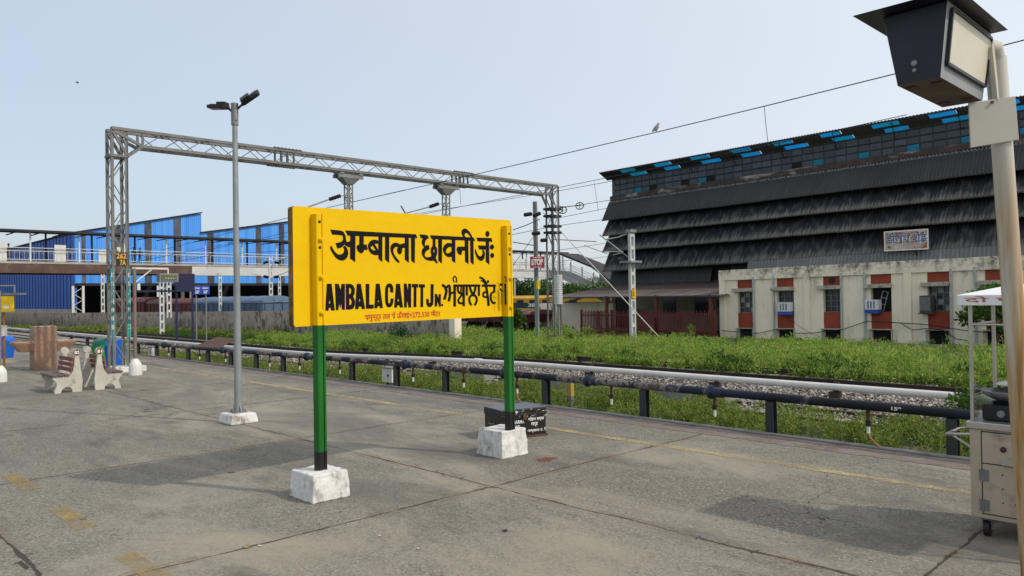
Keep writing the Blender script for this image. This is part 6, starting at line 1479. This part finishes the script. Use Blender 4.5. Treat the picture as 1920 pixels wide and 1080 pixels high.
mb = MB(); mb.prism([(aT - 1.2, 9.2), (aT - 1.2, 8.95), (aT + 1.2, 8.75), (aB - 2.2, 6.35), (aB + 1.6, 4.0), (aB + 1.6, 4.25), (aB - 2.2, 6.65), (aT + 1.4, 9.0)], 'y', n0 - .8, n1 + .9); mb.build('roof', m_roofd, st)
mb = MB()
for k in range(5): t = k/4; a = aT + .6 + (aB - aT - .6)*t; mb.box(a - .07, a + .07, n0, n0 + .14, zT_ + (zB_ - zT_)*t - 1.0, zT_ + (zB_ - zT_)*t + 2.4)
for a, z in ((-83.5, 4.2), (-78.0, 1.8)): mb.box(a - .12, a + .12, n0 - .1, n0 + .14, -.8, z)
mb.each('stair_post', m_fobw, st)
mb = MB(); mb.prism([(aB - 3.9, zB_ + .6), (aB + 1.0, zB_ - 1.6), (aB + 1.0, zB_ + 1.2), (aB - 3.9, zB_ + 4.2)], 'y', n1 + .3, n1 + .4); mb.build('side_cladding', m_fobw, st)

# ================================================================ blue shed with saw tooth roof
BS = -111.0
m_bl = NT('bright blue sheet'); nz_ = m_bl.noise(.10, 3); w_ = m_bl.node('ShaderNodeTexWave'); w_.inputs['Scale'].default_value = 1.1; w_.bands_direction = 'Y'; m_bl.link(m_bl.tc.outputs['Object'], w_.inputs['Vector'])
cc = m_bl.mix(m_bl.ramp(m_bl.noise(1.6, 2, .5, m_bl.mapping((1, 1, .02))), .35, .65), (.035, .245, .74, 1), (.075, .345, .88, 1)); cc = m_bl.mix(m_bl.math('MULTIPLY', m_bl.ramp(w_.outputs[1], .6, .9), .4), cc, (.02, .13, .45, 1))
m_bl.link(cc, m_bl.b.inputs['Base Color']); m_bl.b.inputs['Roughness'].default_value = .5; m_bl = m_bl.mat
m_bd = mat('shaded blue sheet', (.022, .10, .42), .6, 0, .12, .3, 0)  # same cladding, darkened in the colour for the side away from the sun
m_grey = mat('grey translucent strip', (.075, .085, .12), .6, 0, .3, .6, 0, dirt=(.03, .035, .05), dscale=.7, damt=.55, dstretch=(1, 1, .4))
bsh = thing('blue_shed', 'large blue clad shed with a saw tooth roof and dark open side', 'building', BS - 20, 45, GZ)
nC = 28.5; q = pa(377, 400, BS); n1a = q.y; zpk = q.z; ztr = pa(377, 437, BS).z; zc = 11.05; per = n1a - nC
mb = MB(); prof = [(nC, 4.55)]; prof.append((nC, zc)); n = nC
teeth = []
for k in range(4):
    zt0 = zc if k == 0 else ztr; prof += [(n1a + per*1.02*k, zpk), (n1a + per*1.02*k + .02, ztr)]
prof += [(n1a + per*3.06 + .1, 4.55)]
mb.prism(prof, 'x', BS - .3, BS); fw = mb.build('lit_wall', m_bl, bsh)
nEnd = prof[-1][0]
mb = MB(); mb.box(BS - .28, BS - .02, nC, nEnd, 4.2, 4.549); mb.build('lintel_beam', m_dark, bsh)
# grey vertical strips
mb = MB(); 
def roofz(n):
    n = n - nC
    if n < per: return zc + (zpk - zc)*n/per
    n = (n - per) % (per*1.02); return ztr + (zpk - ztr)*n/(per*1.02)
for (u, w) in ((157, 8), (222, 20), (278, 13), (333, 14), (395, 12), (485, 10), (528, 10), (580, 10), (640, 10), (700, 10)):
    p = pa(u - w/2, 480, BS); q = pa(u + w/2, 480, BS); a_, b_ = p.y, q.y
    mb.add([(BS + .03, a_, 4.56), (BS + .03, b_, 4.56), (BS + .03, b_, roofz(b_) - .15), (BS + .03, a_, roofz(a_) - .15), (BS + .002, a_, 4.56), (BS + .002, b_, 4.56), (BS + .002, b_, roofz(b_) - .15), (BS + .002, a_, roofz(a_) - .15)], [(0, 1, 2, 3), (0, 4, 5, 1), (3, 2, 6, 7), (1, 5, 6, 2), (0, 3, 7, 4)])
mb.each('translucent_strip', m_grey, fw)
mb = MB(); k = 0
for k in range(4):
    b0 = nC if k == 0 else n1a + per*1.02*(k - 1) + .03; z0 = zc if k == 0 else ztr; b1 = n1a + per*1.02*k
    mb.add([(BS + .35, b0 - .2, z0 + .02), (BS + .35, b1 + .05, zpk + .05), (BS - 90, b1 + .05, zpk + .05), (BS - 90, b0 - .2, z0 + .02), (BS + .35, b0 - .2, z0 + .16), (BS + .35, b1 + .05, zpk + .19), (BS - 90, b1 + .05, zpk + .19), (BS - 90, b0 - .2, z0 + .16)], [(3, 2, 1, 0), (4, 5, 6, 7), (0, 1, 5, 4), (1, 2, 6, 5), (2, 3, 7, 6), (3, 0, 4, 7)])
mb.build('roof', m_roofd, bsh)
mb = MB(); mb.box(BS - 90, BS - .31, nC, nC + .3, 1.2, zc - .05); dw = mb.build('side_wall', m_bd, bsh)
mb = MB(); a = BS - 2
while a > BS - 70: mb.box(a - .12, a + .0, nC - .06, nC - .001, 1.2, zc - .1); a -= 1.7
mb.build('cladding_seam', mat('dark blue seam', (.010, .030, .11), .6), dw)
mb = MB(); mb.box(BS - 90, BS - .35, nC - .12, nC + .25, -1.2, 1.19); mb.build('plinth', m_fobc, bsh)
MB().box(BS - 60, BS - 59.5, nC + .4, nEnd, -1, 11).box(BS - 60, BS - 4, nEnd - .5, nEnd - .2, -1, 9).build('interior_wall', m_inside, bsh)
mb = MB()
def lat_col(mb, n, w=1.2):
    for i in (-w/2, w/2): mb.box(BS - .25, BS - .02, n + i - .14, n + i + .14, -1, 4.2)
    z = -.8; k = 0
    while z < 3.8: s_ = 1 if k % 2 else -1; mb.bar((BS - .14, n - s_*w/2, z), (BS - .14, n + s_*w/2, z + .8), .09, .06); z += .8; k += 1
for u in (147, 305): mb = MB(); lat_col(mb, pa(u, 560, BS).y); mb.build('lattice_column', m_white, bsh)

# ================================================================ boundary wall with dark stains
m_bw = NT('stained boundary wall'); s_ = m_bw.sep()
d1 = m_bw.noise(1.1, 8, .7, m_bw.mapping((.8, .8, .5))); d2 = m_bw.noise(3.2, 6, .7, m_bw.mapping((1, 1, .5)))
cc = m_bw.mix(m_bw.ramp(m_bw.noise(.25, 4), .3, .7), (.29, .255, .205, 1), (.39, .345, .275, 1))
hgt = m_bw.math('ADD', s_[2], m_bw.math('MULTIPLY', m_bw.math('SUBTRACT', d1, .5), 1.6))
low = m_bw.math('MULTIPLY', m_bw.mapr(hgt, 1.25, .35), .7)
cc = m_bw.mix(m_bw.math('MULTIPLY', low, m_bw.ramp(d2, .36, .54)), cc, (.042, .038, .034, 1))
cc = m_bw.mix(m_bw.math('MULTIPLY', m_bw.math('MULTIPLY', m_bw.ramp(d2, .50, .56), .85), m_bw.ramp(m_bw.noise(.32, 4), .44, .54)), cc, (.07, .062, .055, 1))
m_bw.link(cc, m_bw.b.inputs['Base Color']); m_bw.b.inputs['Roughness'].default_value = .9; m_bw.link(m_bw.bump(m_bw.noise(8, 5), .3, .03), m_bw.b.inputs['Normal']); m_bw = m_bw.mat
WP = [(-30.9, 25.45), (-48.4, 25.4), (-80.3, 20.6), (-150, 4)]
bw = thing('boundary_wall', 'long low concrete boundary wall blotched with black mould', 'wall', -40, 25, -.55)
mb = MB()
ztop = [1.0, 1.22, 1.06, 1.0]
V = []
for (a, n), z in zip(WP, ztop): V += [(a, n, -.9), (a, n, z), (a - .05, n + .25, z), (a - .05, n + .25, -.9)]
mb.add(V, [(i*4 + j, i*4 + (j+1) % 4, i*4 + 4 + (j+1) % 4, i*4 + 4 + j) for i in range(3) for j in range(4)] + [(0, 1, 2, 3), (15, 14, 13, 12)])
mb.build('wall', m_bw, bw)
mb = MB(); mb.box(-30.9, -30.45, 25.3, 25.75, -.7, 1.05); mb.build('end_pillar', m_crm, bw)

# ================================================================ goods wagons and locomotive beyond the wall
def wagon(label, a_end, n0, L, col_, hz, zr, curve=.5, w=3.0):
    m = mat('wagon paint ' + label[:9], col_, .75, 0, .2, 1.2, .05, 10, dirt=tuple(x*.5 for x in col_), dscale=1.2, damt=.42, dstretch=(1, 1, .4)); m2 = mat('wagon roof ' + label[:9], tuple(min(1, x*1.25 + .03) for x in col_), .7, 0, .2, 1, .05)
    root = thing('goods_wagon', label, 'wagon', a_end - L/2, n0 + 1.5, -.6, 'covered goods wagons')
    mb = MB(); mb.box(a_end - L, a_end, n0, n0 + w, .35 if w > 2.5 else -.3, hz); by = mb.build('body', m, root)
    mb = MB(); pr = [(n0 - .05, hz)] + [(n0 + w/2 - (w/2 + .05)*math.cos(t), hz + curve*math.sin(t)) for t in [math.pi*k/10 for k in range(1, 10)]] + [(n0 + w + .05, hz)]
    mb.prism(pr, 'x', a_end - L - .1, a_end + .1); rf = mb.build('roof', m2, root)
    mb = MB(); a = a_end - .1
    while a > a_end - L + .2: mb.box(a - .1, a, n0 - .10, n0 - .002, .4, hz - .05); a -= 1.15
    for k in range(4): mb.box(a_end + .002, a_end + .09, n0 + .2 + k*w*.28, n0 + .28 + k*w*.28, .4, hz - .05)
    mb.each('rib', m, by)
    mb = MB(); a = a_end - .6
    while a > a_end - L: mb.prism([(p[0], p[1] + .03) for p in pr], 'x', a - .06, a); a -= 2.2
    mb.build('roof_rib', m, rf)
    mb = MB(); mb.box(a_end + .1, a_end + .14, n0 + w*.35, n0 + w*.62, hz + .03, hz + curve*.62); mb.build('end_plate', m2, rf)
    mb = MB()
    for k in range(4):
        aa = a_end - 1.4 - k*(L - 2.8)/3
        for nn in (n0 + .6, n0 + w - .8): mb.cyl((aa, nn, -.1), (aa, nn + .12, -.1), .45, n=18)
    mb.each('wheel', m_rail, root)
wagon('slate blue covered wagon with rounded roof left of the sign board', -64.5, 31.5, 15.5, (.070, .115, .185), 1.75, 2.3, .62)
wagon('dark red brown covered wagon next to the blue one', -81.0, 31.6, 13, (.12, .038, .034), 1.75, 2.3, .55)
wagon('dusty red brown covered wagon farthest left behind the lattice column', -95.0, 31.7, 13, (.15, .045, .038), 1.95, 2.5, .6)
# brownish wagon behind the sign's right post
_ae = pd(1000, 620, 47.5).x; _n0, _n1 = pa(991, 600, _ae).y, pa(1046, 600, _ae).y
wagon('maroon round roofed van end half hidden behind the STOP mast', _ae, _n0, 9, (.085, .018, .020), pa(1000, 590, _ae).z, 1.1, .30, _n1 - _n0)
# locomotive
m_ly = mat('locomotive yellow', (.60, .33, .02), .5, 0, .1, 1, 0, dirt=(.25, .14, .03), dscale=2, damt=.4); m_lg = mat('locomotive dark green', (.012, .045, .038), .5, 0, .15, 1, 0)
lr = pd(1185, 590, 62)
la, lnn = -35.0, 46.0
root = thing('locomotive', 'yellow and dark green diesel locomotive parked behind the yard wall', 'locomotive', la - 9, lnn + 1.5, -.5)
zt = pd(1060, 556, 60).z; 
mb = MB(); mb.box(la - 19, la, lnn, lnn + 2.8, .55, .95); mb.m = 1; mb.box(la - 19, la, lnn - .01, lnn + 2.81, .951, 1.42); mb.m = 0; mb.box(la - 19, la, lnn, lnn + 2.8, 1.421, zt - .12); mb.m = 0
mb.prism([(lnn - .02, zt - .119), (lnn + .35, zt + .12), (lnn + 2.45, zt + .12), (lnn + 2.82, zt - .119)], 'x', la - 19, la)
lb_ = mb.build('body', [m_ly, m_lg], root)
mb = MB(); mb.m = 1
mb.prism([(la - 6.6, 1.425), (la - 5.2, zt - .15), (la - 4.6, zt - .15), (la - 5.6, 1.425)], 'y', lnn - .012, lnn - .003); mb.prism([(la - 3.2, zt - .15), (la - 2.6, zt - .15), (la - 1.4, 1.425), (la - 2.4, 1.425)], 'y', lnn - .012, lnn - .003)
mb.each('stripe', [m_ly, m_lg], lb_)
mb = MB()
for k in range(9): mb.box(la - 18 + k*1.5, la - 17.2 + k*1.5, lnn - .015, lnn - .003, zt - .5, zt - .25)
mb.each('louvre', m_dark, lb_)
text('3828 R', 'loco_number', lb_, m_wlet, (pn(990, 573, lnn).x, lnn - .016, 1.05), (1, 0, 0), (0, 0, 1), 2.6, .32, .03)
mb = MB(); mb.box(la - 18.5, la - .5, lnn + .3, lnn + 2.5, -.1, .549)
for k in range(6):
    for nn in (lnn + .5, lnn + 2.2): mb.cyl((la - 2 - k*3, nn, -.02), (la - 2 - k*3, nn + .12, -.02), .5, n=18)
mb.build('underframe', m_dark, root)

# ================================================================ trees and bushes
m_bark = mat('bark', (.09, .065, .045), .95, 0, .3, 6, .5, 20)
m_tree = leafmat('tree leaves', (.018, .050, .010), (.075, .140, .022), .3)
m_tree2 = leafmat('yellowish tree leaves', (.030, .070, .012), (.11, .17, .03), .3)
def tree(label, a, n, h, r, m, z=GZ, leaf=.3, N=2600, cat='tree', kind='broadleaf_tree', group='distant trees', trunk=True):
    root = thing(kind, label, cat, a, n, z, group)
    mb = MB(); th = h*.42
    mb.tube([(a, n, z - .2), (a + .04*h, n, z + th*.5), (a, n + .03*h, z + th), (a, n, z + h*.8)], [h*.035, h*.028, h*.02, h*.006], 8)
    tips = []
    for k in range(9):
        an = k*2.4; t0 = th*(.55 + .05*k); e = Vector((a + r*.72*math.cos(an), n + r*.72*math.sin(an), z + h*(.52 + .36*((k*7) % 9)/9))); mb.tube([(a, n, z + t0), ((a + e.x)/2, (n + e.y)/2, (z + t0 + e.z)/2 + .04*h), tuple(e)], [h*.015, h*.01, h*.004], 6); tips.append(e)
    mb.build('trunk', m_bark, root)
    cs = [np.array(e) for e in tips] + [np.array((a + random.uniform(-.5, .5)*r, n + random.uniform(-.5, .5)*r, z + h*random.uniform(.5, .98))) for _ in range(9)]
    rs = [r*random.uniform(.28, .5) for _ in cs]
    i = RNG.integers(0, len(cs), N); C = np.array(cs)[i]; rr = np.array(rs)[i][:, None]
    d = RNG.normal(0, 1, (N, 3)); d /= np.linalg.norm(d, axis=1, keepdims=True); Pp = C + d * rr * RNG.random((N, 1))**.45 * np.array([1, 1, .8])
    D = d*.5 + RNG.normal(0, .6, (N, 3)); D /= np.linalg.norm(D, axis=1, keepdims=True); Q = np.cross(D, RNG.normal(0, 1, (N, 3))); Q /= np.maximum(np.linalg.norm(Q, axis=1, keepdims=True), 1e-6)
    l = leaf * RNG.uniform(.6, 1.3, (N, 1)); w = l*.28
    V = np.stack([Pp, Pp + D*l*.5 + Q*w, Pp + D*l, Pp + D*l*.5 - Q*w], 1).reshape(-1, 3) - np.array((a, n, z))
    o = mesh_np('crown', V, np.arange(N*4).reshape(-1, 4), m); o.parent = root; return root
for (u, vt, Y, r_, lab, m) in ((985, 566, 130, 5.0, 'small dark tree under the foot bridge just right of the board', m_tree), (1008, 590, 135, 5, 'dense tree under the bridge behind the STOP mast', m_tree), (1042, 592, 120, 4.5, 'dark tree behind the portal column and balance weight', m_tree), (1060, 588, 128, 5, 'low tree below the stair flight behind the locomotive', m_tree2), (1105, 590, 132, 4.5, 'bushy tree seen under the stairs above the verandah roof', m_tree), (1136, 578, 110, 4.5, 'green tree at the shed corner under the end of the stairs', m_tree2), (1086, 592, 112, 3.2, 'thin bright tree in front of the stair flight', m_tree2)):
    t_ = pd(u, vt - 18, Y); tree(lab, t_.x, t_.y, max(3.0, t_.z - GZ), r_, m, leaf=.55, N=2200)
t_ = pd(966, 600, 46); tree('small leafy bush beside the locomotive right of the sign', t_.x, t_.y, 1.55, .62, m_tree2, leaf=.16, N=1800, cat='bush', kind='leafy_bush', group='bushes')
t_ = pd(775, 632, 38); tree('bluish green shrub before the boundary wall under the sign', t_.x, t_.y - .8, 1.0, .55, leafmat('bluish leaves', (.03, .07, .04), (.09, .15, .08), .3), leaf=.12, N=900, cat='bush', kind='leafy_bush', group='bushes', z=-.45)
# flowering bush near the right edge
p = pz(1862, 650, GZ); bq = pn(1865, 600, 32.6)
rt = tree('dark oleander bush with a few pink flowers before the office block', bq.x, 32.6, 2.2, 1.15, m_weed3, leaf=.17, N=4200, cat='bush', kind='flowering_bush', group='bushes')
mb = MB()
for k in range(22):
    an = random.uniform(0, 6.28); rr = random.uniform(.5, 1.1); c = (bq.x + rr*math.cos(an), 32.6 - abs(rr*math.sin(an)), GZ + random.uniform(1.0, 2.25))
    for j in range(5): t = j*1.257; mb.add([c, (c[0] + .05*math.cos(t - .4), c[1] - .02, c[2] + .05*math.sin(t - .4)), (c[0] + .075*math.cos(t), c[1] - .03, c[2] + .075*math.sin(t)), (c[0] + .05*math.cos(t + .4), c[1] - .02, c[2] + .05*math.sin(t + .4))], [(0, 1, 2, 3)])
mb.build('flower', mat('pink petals', (.62, .22, .30), .6, 0, .1, 9, 0), rt)
c = pn(1815, 757, 14.6); tree('small dark shrub on the ballast beside the cart', c.x, 14.9, .50, .40, m_weed3, leaf=.10, N=700, cat='bush', kind='leafy_bush', group='bushes', z=-.3)

# litter and leaves on the platform
m_lit = mat('paper scrap', (.60, .58, .52), .8, 0, .1, 9, 0); m_dl = mat('dry leaf', (.28, .20, .10), .8, 0, .3, 9, 0)
for (u, v, m, s_, lab) in ((463, 1027, m_dl, .035, 'dry leaf lying in the platform joint at lower left'), (487, 1025, m_lit, .018, 'tiny white scrap beside the dry leaf'), (712, 1006, m_lit, .016, 'tiny pale scrap on open concrete below the sign'), (946, 996, m_dark, .03, 'small dark lump on the concrete below the board centre'), (784, 1030, m_lit, .014, 'tiny white scrap near the bottom middle of the platform')):
    q = pz(u, v); mb = MB(); pts = blob((0, 0), s_, 0, 9, .35, (1, .6)); mb.add([(q.x + x, q.y + y, .006 + random.uniform(0, s_*.5)) for x, y, z in pts], [list(range(9))]); tag(mb.build('litter_scrap', m, at=(q.x, q.y, 0), solid=.002), lab, 'litter')
# far belt of trees closing the horizon
A = RNG.uniform(-330, -60, 520); B = RNG.uniform(125, 190, 520)
P = np.stack([A, B, np.full(520, GZ - .3)], 1); leaves('distant_woods', P, RNG.uniform(3.5, 7.5, 520), RNG.uniform(2, 4, 520), 70, 1.0, .26, m_tree, .35, False)
A = RNG.uniform(-420, -260, 420); B = RNG.uniform(-60, 130, 420)
P = np.stack([A, B, np.full(420, GZ - .3)], 1); leaves('distant_woods', P, RNG.uniform(3.5, 7.5, 420), RNG.uniform(2.5, 5, 420), 70, 1.3, .34, m_tree, .35, False)
